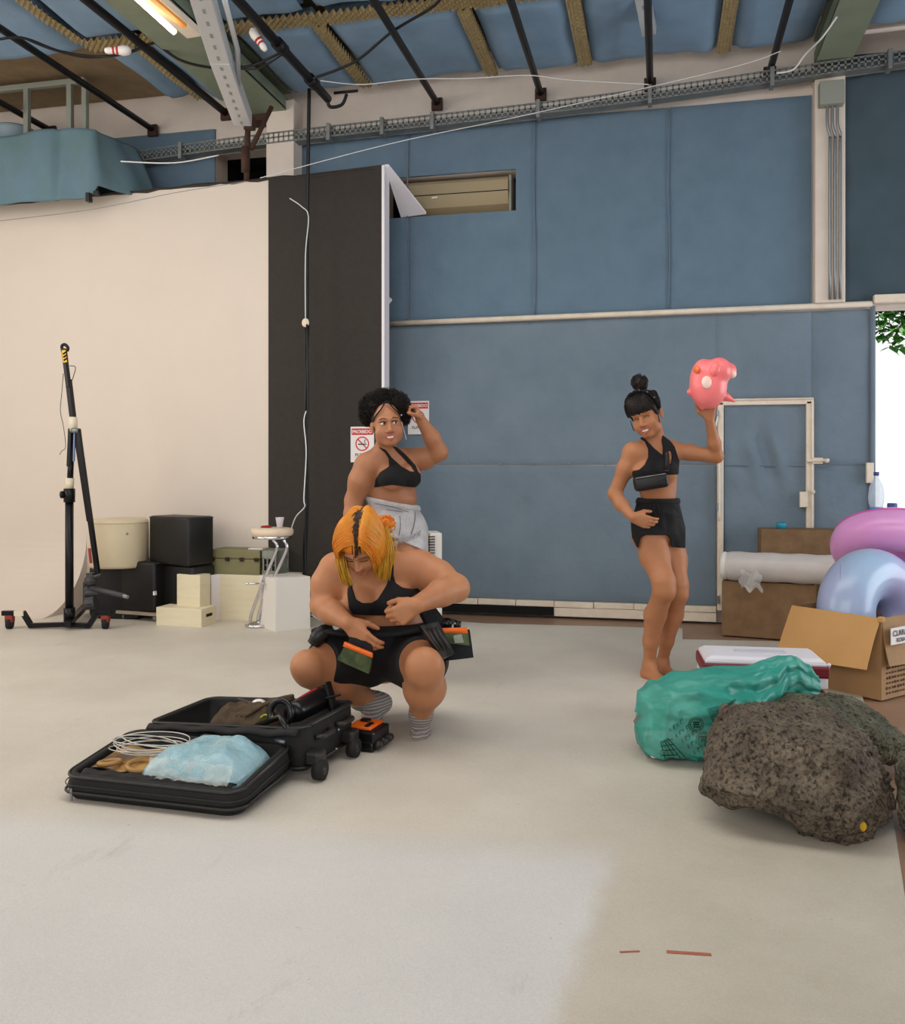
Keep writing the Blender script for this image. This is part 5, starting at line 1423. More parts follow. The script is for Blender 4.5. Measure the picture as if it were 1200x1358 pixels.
b.tube(pts, .0022, 5); b.build('loops', mat('clear_wire', (.80, .79, .76), .2, metal=.2), t, smooth=True)
M_photo = mat('brown_print_card', (.42, .33, .27), .4, col2=(.72, .55, .30), nscale=9, ncontrast=.15)
t = MB(); t.grid(lambda s2, t3: SC(.66-.22*s2, .10+.20*t3, .088+.02*t3+.006*math.sin(s2*9)), 12, 12); t.build('printed_bag', M_photo, smooth=True, solid=.004, label='brown and ochre printed packet under the wire coil', cat='packet')
b = MB(); b.torus(SC(.47, .13, .103), .045, .009, Vector((.1, -.1, 1)), 30, 10); b.build('tape_ring', mat('ochre_tape', (.66, .50, .28), .4), smooth=True, label='ochre tape ring at the front of the lid', cat='tape')
b = MB(); b.torus(SC(.60, .13, .103), .038, .009, Vector((-.1, .1, 1)), 30, 10); b.build('tape_ring', mat('ochre_tape', (.66, .50, .28), .4), smooth=True, label='ochre tape ring at the left of the lid', cat='tape')
# contents of the deep half
M_khaki = mat('khaki_cloth', (.34, .275, .20), .9, col2=(.27, .215, .155), nscale=12, bump=.5, bscale=40)
t = empty('khaki_bag', SB(.38, .72, .05), 'crumpled khaki cloth bag lying inside the deep half of the suitcase', 'bag')
pillow([SB(.50, .60), SB(.22, .56), SB(.20, .80), SB(.46, .84)], .135, .085, 'bag_body', M_khaki, None, None, t, nz=.04, seed=5)
b = MB()
for k in range(3): b.tube(arc([SB(.30+.02*k, .60, .20), SB(.24, .68+.02*k, .235), SB(.18, .76, .22+.012*k), SB(.24, .84, .22), SB(.33, .84+.01*k, .205)], 6), .008, 6)
b.build('bag_strap', M_khaki, t, smooth=True)
b = MB(); b.box(SB(.55, .75, .045), (.2, .3, .02), rzs); b.box(SB(.30, .72, .07), (.6, .36, .05), rzs); b.build('folded_cloth', M_nyl2, label='dark folded cloth lining the bottom of the deep suitcase half', cat='cloth', bevel=.01)
M_can = mat('black_tool_body', (.07, .07, .08), .3)
a_, c_ = P(386, 947, 3.62), P(432, 922, 3.86)
t = empty('hair_dryer', (a_+c_)/2, 'black hair dryer resting on top of the suitcase contents', 'hair dryer')
b = MB(); b.tube([a_, a_.lerp(c_, .15), a_.lerp(c_, .8), c_], [.036, .044, .05, .045], 28); bd = b.build('barrel', M_can, t, smooth=True)
b = MB(); d_ = (c_-a_).normalized(); b.tube([c_-d_*.002, c_+d_*.008], .04, 24); b.build('rear_grille', M_pip, bd)
b = MB(); up_ = Vector((0, 0, 1)); b.tube([a_.lerp(c_, .35)+Vector((-.005, -.02, .046)), a_.lerp(c_, .8)+Vector((-.005, -.02, .048))], .003, 6); b.build('red_mark', M_pr, bd)
b = MB(); bar(b, P(434, 908, 3.8), P(444, 946, 3.78), .040, .02); b.build('handle', M_can, t, bevel=.006)
b = MB(); b.tube([P(432, 926, 3.75), P(452, 921, 3.75)], .005, 6); b.build('switch', M_can, t)
b = MB(); b.torus(P(372, 946, 3.55), .050, .013, DIR(-.5, -1, .2), 32, 10, a0=-.6, a1=3.9); b.tube([P(340, 963, 3.6), P(372, 950, 3.5), P(380, 968, 3.45)], .012, 8); b.build('curling_iron', M_can, smooth=True, label='black curved tool handle beside the hair dryer in the suitcase', cat='tool')
b = MB(); b.tube([SB(.47, .84, .21), SB(.36, .74, .22), SB(.28, .66, .20)], .006, 8); b.build('brush', M_pip, smooth=True, label='thin brush lying across the khaki bag in the suitcase', cat='brush')
b = MB(); b.ball(SB(.33, .76, .215), (.03, .025, .016), 10); b.build('tissue', M_pw, smooth=True, label='crumpled pale tissue on the khaki bag in the suitcase', cat='tissue')
b = MB(); b.tube(arc([P(345, 952, 3.6), P(352, 948, 3.6), P(362, 951, 3.55), P(370, 953, 3.5)], 5), .004, 6); b.build('green_cord', mat('lime_cord', (.6, .65, .15), .5), smooth=True, label='short lime green cord by the black tool handle', cat='cord')

# --- orange and black tool case
M_or = mat('orange_plastic', (.93, .42, .12), .4)
tA = G(470, 1004)
tc_ = P(488, 966, 3.86); tc_.z = 0
t = empty('tool_case', tc_, 'small black tool case with an orange lid beside the suitcase wheels', 'tool case')
rt2 = TH-.35
xt = Vector((math.cos(rt2), math.sin(rt2), 0)); yt_ = Vector((-xt.y, xt.x, 0))
b = MB(); b.box(tc_+Vector((0, 0, .065)), (.13, .16, .05), rt2); b.box(tc_+Vector((0, 0, .02)), (.11, .14, .04), rt2); bo = b.build('body', M_can, t, bevel=.008)
b = MB(); b.box(tc_+Vector((0, 0, .098))-xt*.01, (.105, .13, .014), rt2); b.build('lid', M_or, t, bevel=.005)
b = MB(); b.box(tc_+Vector((0, 0, .109))-xt*.02+yt_*.02, (.04, .03, .012), rt2); b.box(tc_+Vector((0, 0, .107))+xt*.02-yt_*.03, (.02, .06, .008), rt2); b.build('latch', M_can, t, bevel=.003)
for k in range(3):
    b = MB(); b.tube([tc_+xt*(.068)+yt_*(-.06+.05*k)+Vector((0, 0, .03)), tc_+xt*(.068)+yt_*(-.02+.05*k)+Vector((0, 0, .03))], .018, 10); b.build('roller', M_pip, t, smooth=True)

# --- climbing plant outside the doorway
M_leaf = mat('leaf_green', (.20, .46, .18), .5, col2=(.35, .58, .22), nscale=20)
t = empty('hanging_plant', P(1180, 405, 8.3), 'green leafy creeper hanging above the open doorway outside', 'plant')
random.seed(12)
b = MB(); st_ = MB()
for k in range(11):
    u0_ = 1150+k*9; pts = [P(u0_+random.uniform(-4, 4), 395, 8.3)]
    n_ = random.choice((4, 6, 8)) if k % 2 else random.choice((3, 5))
    for j in range(n_): pts.append(pts[-1]+Vector((random.uniform(-.03, .03), random.uniform(-.03, .03), -.055)))
    st_.tube(pts, .004, 5)
    for p in pts:
        for _ in range(5):
            c0 = p+Vector((random.uniform(-.06, .06), random.uniform(-.06, .06), random.uniform(-.05, .05)))
            dr_ = Vector((random.uniform(-1, 1), random.uniform(-1, .2), random.uniform(-1, .2))).normalized(); xx_, yy_ = frame(dr_)
            L2, W2 = random.uniform(.08, .15), random.uniform(.03, .055)
            b.add([c0, c0+dr_*L2*.5+xx_*W2+yy_*.008, c0+dr_*L2, c0+dr_*L2*.5-xx_*W2+yy_*.008, c0+dr_*L2*.5-yy_*.004], [(0, 1, 4), (1, 2, 4), (2, 3, 4), (3, 0, 4)])
b.build('leaves', M_leaf, t); st_.build('stems', M_rust, t)
# ================================================================== PEOPLE
def skin(name, c, c2): return mat(name, c, .48, col2=c2, nscale=7, ncontrast=.6, spec=.4, sub=.12, bump=.05, bscale=160)
M_sk1 = skin('skin_afro', (.70, .485, .355), (.645, .43, .305))
M_sk2 = skin('skin_squat', (.745, .52, .37), (.685, .455, .315))
M_sk3 = skin('skin_dancer', (.72, .495, .35), (.665, .44, .30))
M_lip = mat('lips', (.67, .38, .32), .4)
M_eye = mat('eye_white', (.88, .86, .84), .25); M_iris = mat('iris_brown', (.14, .08, .05), .2)
M_tooth = mat('teeth', (.93, .91, .88), .3)
M_top = mat('black_top_fabric', (.05, .047, .058), .85, bump=.2, bscale=200)
M_hairk = mat('dark_hair', (.13, .09, .07), .55, col2=(.06, .04, .035), nscale=30)
M_hairo = mat('orange_hair', (.93, .58, .16), .5, col2=(.86, .45, .10), nscale=16)
M_hairy = mat('yellow_hair', (.88, .66, .20), .5, col2=(.78, .60, .18), nscale=16)

class Head:
    """head in its own frame: x to the subject's left, y forward, z up, origin between the eyes' depth centre"""
    def __init__(s, c, fwd, up, k=1.0):
        s.c = Vector(c); s.k = k
        y = Vector(fwd).normalized(); z = (Vector(up)-y*Vector(up).dot(y)).normalized(); x = y.cross(z).normalized()
        s.R = Matrix((x, y, z)).transposed()
    def p(s, x, y, z): return s.c+s.R@(Vector((x, y, z))*s.k)
    def local(s, C):
        R = np.array(s.R); return ((C-np.array(s.c))@R)/s.k
    def prims(s, B, smile=0.0, full=1.0, jaw=1.0):
        k = s.k; e = lambda c, r, kk=.015, g='head': B.ell(g, s.p(*c), tuple(q*k for q in r), s.R, kk*k)
        e((0, -.018, .032), (.072, .092, .080), .02)
        e((0, .028, -.020), (.062, .058, .078), .03)
        e((0, .040, -.062), (.050*jaw, .046, .048), .03)
        e((0, .066, -.098), (.022*jaw, .020, .016), .025)
        for sx in (-1, 1):
            e((sx*.036*full, .056, -.042), (.024*full, .022, .024), .025)
            e((sx*.044, .02, -.075), (.018*jaw, .032, .022), .03)
            B.cut('head', s.p(sx*.030, .098, .002), (.017*k, .014*k, .010*k), s.R, .012*k)
            e((sx*.075, -.012, -.016), (.007, .017, .031), .008)
            e((sx*.080, -.018, -.008), (.006, .010, .020), .006)
            B.cone('head', s.p(sx*.012, .088, .020), s.p(sx*.046, .072, .018), .008*k, .007*k, .012*k)
        B.cone('head', s.p(0, .084, .006), s.p(0, .104, -.036), .007*k, .0115*k, .010*k)
        for sx in (-1, 1): e((sx*.0125, .093, -.041), (.008, .010, .007), .006)
        w = .021+.006*smile; lz = -.068
        for sx in (-1, 1):
            B.cone('head', s.p(0, .0935, lz+.006), s.p(sx*w, .080, lz+.001+.004*smile), .0058*k, .0035*k, .006*k)
            B.cone('head', s.p(0, .0925, lz-.009-.003*smile), s.p(sx*w, .079, lz-.001+.004*smile), .0065*k, .0035*k, .006*k)
        B.cut('head', s.p(0, .100, lz-.001-.001*smile), (.018*k+.005*smile*k, .010*k, (.0022+.0035*smile)*k), s.R, .003*k)
    def matfn(s, lipz=-.068, smile=0.0):
        def f(C):
            q = s.local(C); x = np.abs(q[:, 0]); z = q[:, 2]-lipz-.006*(x/.026)**2*(1 if smile else .3)
            lip = (x < .027+.004*smile) & (q[:, 1] > .074) & (np.abs(z+.002) < (.0145+.003*smile)*np.sqrt(np.maximum(0, 1-(x/(.030+.004*smile))**2)))
            return lip.astype(int)
        return f
    def eyes(s, parent, gaze=(0, 0), closed=False, brow=M_hairk):
        k = s.k
        for sx in (-1, 1):
            c = s.p(sx*.030, .0735, .001)
            if not closed:
                b = MB(); b.ball(c, (.0150*k, .0135*k, .0078*k), 18, s.R); eo = b.build('eye', M_eye, parent, smooth=True)
                b = MB(); b.ball(s.p(sx*.030+gaze[0]*.006, .0835, .001+gaze[1]*.003), (.0062*k, .0045*k, .0062*k), 14, s.R); b.build('iris', M_iris, eo, smooth=True)
            b = MB(); z0 = .008 if not closed else -.001
            b.tube(arc([s.p(sx*.014, .0835, z0-.004), s.p(sx*.024, .0885, z0+.0015), s.p(sx*.034, .0870, z0+.002), s.p(sx*.046, .0775, z0-.003)], 5), [.0012*k]+[.0018*k]*14+[.0010*k], 6); b.build('eyelashes', M_iris, parent, smooth=True)
            b = MB(); b.tube(arc([s.p(sx*.012, .0930, .022), s.p(sx*.028, .0920, .0285), s.p(sx*.048, .0790, .023)], 6), [.0022*k]*3+[.0032*k]*7+[.0022*k]*3, 6, flat=.6); b.build('eyebrow', brow, parent, smooth=True)
    def teeth(s, parent, smile=1.0):
        b = MB(); b.ball(s.p(0, .0835, -.0695), ((.0175+.004*smile)*s.k, .0125*s.k, .0075*s.k), 16, s.R); b.build('teeth', M_tooth, parent, smooth=True)

def hand(B, g, W_, D_, N_, T_, s=1.0, curl=(.5, .5, .5, .5), thumb=(.6, .3), k=.004, spread=.0):
    """palm and five separate bent fingers; D_ to fingers, N_ out of the palm, T_ towards the thumb"""
    D_ = D_.normalized(); T_ = (T_-D_*T_.dot(D_)).normalized(); n = D_.cross(T_); N_ = n if n.dot(N_) > 0 else -n
    tips = []
    kn = []
    for i in range(4):
        off = (.030-.020*i)*s; L0 = (.086, .090, .086, .078)[i]*s
        kp = W_+D_*L0+T_*off; kn.append(kp)
        B.cone(g, W_+D_*.012*s+T_*off*.55, kp, .0155*s, .0115*s, .012)
    B.ell(g, W_+D_*.045*s+T_*.004+N_*.004*s, (.036*s, .042*s, .014*s), Matrix((T_, D_, N_)).transposed(), .012)
    B.cone(g, W_+D_*.018*s+T_*.018*s+N_*.008*s, W_+D_*.05*s+T_*.034*s+N_*.012*s, .015*s, .012*s, .012)
    lens = ((.040, .024, .018), (.044, .028, .020), (.041, .026, .019), (.032, .020, .017))
    for i in range(4):
        p = kn[i]; a = 0; r = (.0092, .0095, .009, .008)[i]*s
        side = T_*(spread*(1.5-i))
        pts = [p]; rs = [r*1.1]
        for j in range(3):
            a += curl[i]*(1.0, 1.15, .8)[j]
            d = (D_*math.cos(a)+N_*math.sin(a)+side).normalized(); p = p+d*lens[i][j]*s; pts.append(p); rs.append(r*(.98, .90, .78)[j])
        B.chain(g, pts, rs, k)
        tips.append((pts[-1], d, r))
    t0 = W_+D_*.022*s+T_*.030*s+N_*.008*s
    d1 = (D_*.75+T_*thumb[0]+N_*thumb[1]).normalized(); t1 = t0+d1*.040*s
    d2 = (D_*.95+T_*thumb[0]*.2+N_*(thumb[1]+.35)).normalized(); t2 = t1+d2*.030*s; t3 = t2+d2*.020*s
    B.chain(g, [t0, t1, t2, t3], [.014*s, .0115*s, .0100*s, .0085*s], .006)
    return tips

def foot(B, g, ankle, heel, toe, s=1.0, bare=True):
    """heel block, arch, ball and toes"""
    heel, toe, ankle = Vector(heel), Vector(toe), Vector(ankle); d = (toe-heel); L_ = d.length; d.normalize()
    side = d.cross(Vector((0, 0, 1))).normalized()
    up = side.cross(d).normalized()
    B.cone(g, ankle, heel+d*.03*s+up*.030*s, .034*s, .029*s, .03)
    B.cone(g, ankle+d*.01, heel+d*L_*.68+up*.018*s, .032*s, .019*s, .03)
    B.cone(g, heel+d*.03*s+up*.022*s, heel+d*L_*.72+side*.016*s+up*.016*s, .024*s, .017*s, .02)
    B.cone(g, heel+d*.03*s+up*.020*s, heel+d*L_*.70-side*.020*s+up*.016*s, .022*s, .016*s, .02)
    if bare:
        for i in range(5):
            o = side*(.030-.0145*i)*s*(1 if True else 1); ln = (1.0, .99, .96, .92, .87)[i]
            B.cone(g, heel+d*L_*.74+o+up*.014*s, heel+d*(L_*ln-.008)+o*1.05+up*.010*s, .010*s, (.0115, .0085, .008, .0078, .0075)[i]*s, .004)
    else:
        B.cone(g, heel+d*L_*.70+side*.014*s+up*.016*s, heel+d*L_*.93+side*.012*s+up*.013*s, .018*s, .014*s, .02)
        B.cone(g, heel+d*L_*.70-side*.018*s+up*.016*s, heel+d*L_*.86-side*.016*s+up*.013*s, .017*s, .013*s, .02)

def strands(name, lines, r, m, parent, n=3):
    b = MB()
    for l in lines: b.tube(l, [r*(.6+.6*math.sin(math.pi*min(.95, (i+1)/(len(l)+1)))) for i in range(len(l))], n, cap=False)
    return b.build(name, m, parent, smooth=True)
def garment(Fd, f, name, m, parent, org, relax=1, matfn=None, mats=None):
    f = f.copy(); f[0], f[-1], f[:, 0], f[:, -1], f[:, :, 0], f[:, :, -1] = 1, 1, 1, 1, 1, 1
    v, q = nets(Fd, f)
    if len(q) == 0: print('EMPTY', name); return None
    return np_mesh(name, v, q, mats or m, parent, org, relax=relax, matfn=matfn)
def plane(Fd, p, n):
    n = Vector(n).normalized(); X, Y, Z = Fd.pts((slice(None),)*3)
    return (X-p[0])*n.x+(Y-p[1])*n.y+(Z-p[2])*n.z
def tubefield(Fd, pts, r):
    out = Fd.new(); pts = [Vector(p) for p in pts]; X, Y, Z = None, None, None
    for i in range(len(pts)-1):
        lo = [min(pts[i][j], pts[i+1][j])-r-.05 for j in range(3)]; hi = [max(pts[i][j], pts[i+1][j])+r+.05 for j in range(3)]
        sl = Fd.sl(lo, hi); X, Y, Z = Fd.pts(sl)
        out[sl] = np.minimum(out[sl], d_cone(X, Y, Z, pts[i], pts[i+1], r, r))
    return out
def ellfield(Fd, c, r, R=I3):
    X, Y, Z = Fd.pts((slice(None),)*3); return d_ell(X, Y, Z, Vector(c), r, R)
HV = .0045

# ------------------------------------------------------------------ A: dancer at right holding the pink toy
def dancer():
    org = G(868, 905); B = Body()
    head = Head(P(857, 549, 4.94), DIR(-.50, -.80, -.28), (cv(-.30, 0, .95)), 1.03)
    head.prims(B, smile=1.0, full=1.1)
    nb = P(871, 592, 5.0)
    B.cone('head', head.p(0, -.03, -.06), nb, .050, .052, .03)
    # torso
    ch = P(868, 621, 5.0); wa = P(873, 655, 5.03); hi = P(872, 693, 5.08)
    Rt = Matrix((DIR(1, .25), DIR(-.25, 1), Vector((0, 0, 1)))).transposed()
    B.ell('torso', P(868, 612, 5.02), (.135, .085, .125), Rt, .04)
    B.ell('torso', P(870, 634, 5.02), (.118, .082, .10), Rt, .04)
    B.ell('torso', wa, (.100, .075, .11), Rt, .04)
    B.ell('torso', P(872, 682, 5.08), (.130, .095, .085), Rt, .05)
    B.ell('torso', P(873, 705, 5.10), (.135, .105, .085), Rt, .05)
    for u, v in ((853, 627), (884, 626)): B.ell('torso', P(u, v, 4.945), (.055, .048, .052), Rt, .035)
    sr, sl_ = P(839, 600, 4.98), P(890, 597, 5.02)
    B.cone('torso', nb, sr, .045, .050, .04); B.cone('torso', nb, sl_, .045, .046, .04)
    for sx, u in ((-1, 860), (1, 882)): B.cone('torso', P(u, 599, 4.975), P(u-8 if sx < 0 else u+8, 601, 4.985), .012, .010, .02)
    # legs
    B.ell('torso', P(858, 712, 5.14), (.085, .095, .085), Rt, .05); B.ell('torso', P(885, 711, 5.17), (.078, .092, .082), Rt, .05)
    kr, kl = P(880, 784, 4.93), P(899, 788, 5.06)
    B.chain('legs', [P(862, 704, 5.09), P(868, 738, 5.03), kr+Vector((0, 0, .05)), kr], [.092, .080, .060, .055], .03)
    B.ell('legs', kr+cv(.012, -.012, .0), (.045, .045, .05), I3, .03)
    ar = P(861, 882, 5.12)
    B.chain('legs', [kr, P(869, 815, 5.04), P(863, 850, 5.09), ar], [.054, .059, .042, .031], .025)
    B.ell('legs', P(867, 817, 5.09), (.048, .052, .085), I3, .03)
    B.chain('legs', [P(887, 704, 5.14), P(894, 742, 5.12), kl+Vector((0, 0, .05)), kl], [.078, .069, .054, .050], .03)
    al = P(878, 880, 5.24)
    B.chain('legs', [kl, P(893, 815, 5.14), P(884, 850, 5.20), al], [.050, .053, .038, .029], .025)
    B.ell('legs', P(889, 817, 5.19), (.042, .046, .08), I3, .03)
    for p in (kr, kl): B.ell('legs', p+cv(.018, -.028, .0), (.030, .024, .034), I3, .02)
    h1 = G(849, 896, .0); t1 = G(884, 910.5, .0); h1 = t1+(h1-t1).normalized()*.245
    foot(B, 'legs', ar, h1, t1, .98)
    h2 = G(871, 890); t2 = G(899, 903); h2 = t2+(h2-t2).normalized()*.24
    foot(B, 'legs', al, h2, t2, .94)
    # arms
    er = P(815, 655, 5.02); wr = P(839, 686, 4.89)
    B.chain('arms', [sr, P(829, 622, 4.99), er], [.052, .044, .036], .03)
    B.chain('arms', [er, P(824, 669, 4.97), wr], [.037, .035, .024], .02)
    hand(B, 'arms', wr, DIR(1.0, -.25, -.35), DIR(0, 1, -.3), DIR(.15, -.2, 1), .92, (.45, .55, .6, .65), (.55, .5))
    el = P(950, 606, 4.98); wl = P(941, 556, 4.90)
    B.chain('arms', [sl_, P(915, 600, 5.02), el], [.050, .041, .036], .03)
    B.chain('arms', [el+Vector((0, 0, .01)), P(947, 588, 4.95), wl], [.036, .034, .023], .02)
    tips = hand(B, 'arms', wl, DIR(-.05, -.05, 1), DIR(-.1, .9, .3), DIR(-1, .0, 0), .92, (.25, .2, .2, .3), (.9, .0), spread=.12)
    lo, hi_ = B.bounds()
    Fd = Field(lo, hi_, HV, (P(860, 590, 4.95).z, P(860, 510, 4.95).z, .003))
    body = B.eval(Fd)
    v, q = nets(Fd, body)
    root = empty('person', org, 'barefoot person in a black crop top and black shorts lifting a pink toy', 'person')
    mf = head.matfn(smile=1.0)
    bo = np_mesh('body', v, q, [M_sk3, M_lip], root, org, matfn=mf)
    head.eyes(root, closed=True); head.teeth(root, 1.0)
    # clothes
    tor = B.eval(Fd, ('torso',)); leg = B.eval(Fd, ('legs', 'torso')); core = tor
    X, Y, Z = Fd.pts((slice(None),)*3)
    # crop top: two crossed halter panels around the ribs with a bare keyhole
    zb_, zt_ = P(868, 648, 5).z, P(868, 588, 5).z
    reg = np.maximum(zb_-Z, Z-P(868, 631, 5).z)+0*X+0*Y
    reg = np.minimum(reg, tubefield(Fd, [P(848, 630, 4.96), P(851, 612, 4.96), P(853, 594, 4.97), P(856, 586, 5.02)], .036))
    reg = np.minimum(reg, tubefield(Fd, [P(884, 630, 4.95), P(886, 612, 4.96), P(880, 595, 4.97), P(876, 586, 5.02)], .032))
    reg = np.minimum(reg, tubefield(Fd, [P(858, 622, 4.94), P(875, 634, 4.93)], .03))
    reg = smax(reg, -ellfield(Fd, P(887.5, 610, 4.93), (.014, .07, .036)), .004)
    U, V = UV(Fd); s_ = 6.7875
    pl = [(800+a/s_, 490+c/s_) for a, c in [(352, 606), (306, 606), (372, 650), (402, 715), (402, 790), (368, 862), (320, 902), (250, 915), (280, 1030), (330, 1098), (570, 1040), (570, 800), (540, 775), (460, 710), (400, 650)]]
    pr = [(800+a/s_, 490+c/s_) for a, c in [(535, 590), (600, 640), (645, 690), (672, 745), (692, 830), (700, 945), (560, 950), (530, 800), (535, 700), (522, 640)]]
    kh = (((U-888)/2.6)**2+((V-606.5)/9)**2)**.5-1
    reg = np.minimum(polyf(U, V, pl), np.maximum(polyf(U, V, pr), -kh*.012))
    tn = B.eval(Fd, ('torso', 'head'))
    cr = smax(tn-.007, reg, .004)
    garment(Fd, cr, 'crop_top', M_top, root, org)
    # loose shorts
    base = leg-.016-.009*np.abs(vnoise(X, Y, Z, 45, 3))-.003*vnoise(X, Y, Z, 95, 5)
    zw = P(872, 661, 5).z
    hem = P(872, 714, 5).z
    rg = np.maximum(Z-zw, -(Z-hem)+0*X)
    # hem slants up towards the camera-left thigh, lower behind
    lowR = np.maximum(P(893, 728, 5.1).z-Z, -plane(Fd, P(879, 715, 5.1), DIR(1, .0)))
    lowL = np.maximum(P(850, 728, 5.1).z-Z, plane(Fd, P(848, 716, 5.12), DIR(1, -.3, -.45)))
    rg = np.minimum(rg, np.minimum(np.maximum(lowR, Z-zw), np.maximum(lowL, Z-zw)))
    sp = [(845.5, 659.5), (901, 667), (904, 680), (909, 700), (909, 726.5), (890.6, 725.5), (888, 714), (884, 709.5), (856, 709.5), (849, 713), (845, 727), (838, 713), (836, 692), (842, 674)]
    sh = smax(base, polyf(U, V, sp), .006)
    M_sh = mat('black_shorts_fabric', (.065, .065, .072), .8, col2=(.045, .045, .05), nscale=9, bump=.5, bscale=25)
    so_ = garment(Fd, sh, 'shorts', M_sh, root, org)
    band = np.maximum(tor-.022, np.abs(Z-(zw-.014)+0*X)-.014)
    garment(Fd, band, 'waistband', M_sh, root, org)
    b = MB(); b.tube(arc([P(868, 668, 4.93), P(867, 676, 4.92), P(870, 684, 4.93)], 4), .0035, 6); b.tube(arc([P(870, 668, 4.93), P(874, 675, 4.92), P(873, 681, 4.93)], 4), .0035, 6); b.build('drawstring', M_sh, root, smooth=True)
    # hair: cap, fringe, bun
    HB = Body(); k = head.k
    HB.ell('h', head.p(0, -.030, .045), (.080*k, .090*k, .078*k), head.R, .02)
    HB.ell('h', head.p(0, .030, .075), (.066*k, .055*k, .042*k), head.R, .02)
    for sx in (-1, 1): HB.ell('h', head.p(sx*.066, .010, .022), (.016*k, .040*k, .045*k), head.R, .015)
    HB.cut('h', head.p(0, .075, -.035), (.060*k, .06*k, .085*k), head.R, .008)
    HB.cut('h', head.p(0, 0, -.07), (.12*k, .12*k, .062*k), head.R, .01)
    l2, h2_ = HB.bounds(.02); F2 = Field(l2, h2_, .004); hf = HB.eval(F2); X2, Y2, Z2 = F2.pts((slice(None),)*3)
    hf = hf+.003*vnoise(X2, Y2, Z2, 160, 8)
    ho = garment(F2, hf, 'hair', M_hairk, root, org)
    bc = P(848, 507, 4.97)
    b2 = Body(); b2.ell('h', bc, (.046, .044, .040)); b2.ell('h', bc+Vector((.01, 0, -.03)), (.03, .03, .03)); l2, h2_ = b2.bounds(.03); F2 = Field(l2, h2_, .0035); X2, Y2, Z2 = F2.pts((slice(None),)*3)
    garment(F2, b2.eval(F2)+.005*vnoise(X2, Y2, Z2, 140, 2), 'hair_bun', M_hairk, root, org)
    random.seed(21); L_ = []
    for i in range(230):   # fringe
        x0 = random.uniform(-.066, .066); x1 = x0*1.06+random.uniform(-.01, .01); zt3 = random.uniform(.085, .105)
        y1 = .100*math.sqrt(max(.05, 1-(x1/.082)**2)); ln = random.uniform(.018, .032)
        L_.append(arc([head.p(x0*.6, .03, .118), head.p(x0*.9, .074*math.sqrt(max(.1, 1-(x0/.085)**2))+.012, zt3-.005), head.p(x1, y1-.002, .055), head.p(x1, y1-.006, ln)], 3))
    for i in range(160):   # swept up sides and bun fluff
        sx = random.choice((-1, 1)); z0 = random.uniform(.0, .06)
        L_.append(arc([head.p(sx*.080, random.uniform(-.02, .03), z0), head.p(sx*.078, random.uniform(-.05, .0), z0+.04), head.p(sx*.05, -.03, .11), head.p(0, -.03, .128)], 3))
    for i in range(150):
        d = Vector((random.gauss(0, 1), random.gauss(0, 1), random.gauss(0, 1))).normalized(); e = Vector((random.gauss(0, 1), random.gauss(0, 1), random.gauss(0, 1))).normalized()
        c = bc+d*.038; f_ = d.cross(e).normalized(); L_.append(arc([c, c+d*.006+f_*.014, c+d*.003+f_*.026], 3))
    for sx in (-1, 1):
        for i in range(7):
            L_.append(arc([head.p(sx*.070, .04, .03), head.p(sx*.078, .045, -.01), head.p(sx*(.074+.004*random.random()), .05+.01*random.random(), -.045-.02*random.random())], 4))
    strands('hair_strands', L_, .0018, M_hairk, ho)
    # headband
    b = MB(); pts = []
    for i in range(25):
        a = -math.pi/2*1.15+i/24*math.pi*1.15; pts.append(head.p(.088*math.sin(a), .022+.012*math.cos(a), .035+.098*math.cos(a)))
    b.tube(pts, .012, 8, flat=.5); hbnd = b.build('headband', M_top, root, smooth=True)
    b = MB()
    for i in range(4, 22, 3):
        b = MB(); b.ball(pts[i]+(pts[i]-head.c).normalized()*.009+head.R@Vector((0, .010, 0)), .004, 8); b.build('bead', M_steel, hbnd)
    b = MB(); b.tube(arc([head.p(.084, .0, .05), head.p(.086, .02, .01), head.p(.076, .045, .0)], 4), .0025, 6); b.build('headset_wire', M_eye, root, smooth=True)
    # bag strap and chest bag
    bag_c = P(863, 636, 4.86)
    Rb = Matrix((DIR(1, -.12, .17), DIR(.12, 1, 0), (DIR(1, -.12, .17)).cross(DIR(.12, 1, 0)))).transposed()
    b = MB(); o = MB()
    b.box(bag_c+Vector((0, 0, -.012)), (.185, .06, .082), R=Rb); bg = b.build('chest_bag', mat('black_leather_bag', (.07, .065, .065), .4, bump=.2, bscale=90), bevel=.022, seg=4, label='black zipped chest bag worn across the top of the barefoot person', cat='bag')
    for p in bg.data.polygons: p.use_smooth = True
    b = MB(); b.tube([bag_c+Rb@Vector((-.08, -.031, .020)), bag_c+Rb@Vector((.078, -.031, .020))], .0028, 6); b.build('zip', M_steel, bg, smooth=True)
    st = arc([bag_c+Rb@Vector((.085, -.005, .03)), P(884, 618, 4.885), P(884, 604, 4.93), P(879, 592, 4.965), P(874, 586, 5.02)], 6)
    b = MB(); b.tube(st, .014, 8, flat=.3); b.build('bag_strap', MATS['black_leather_bag'], bg, smooth=True)
    return root, wl, tips
dancer()

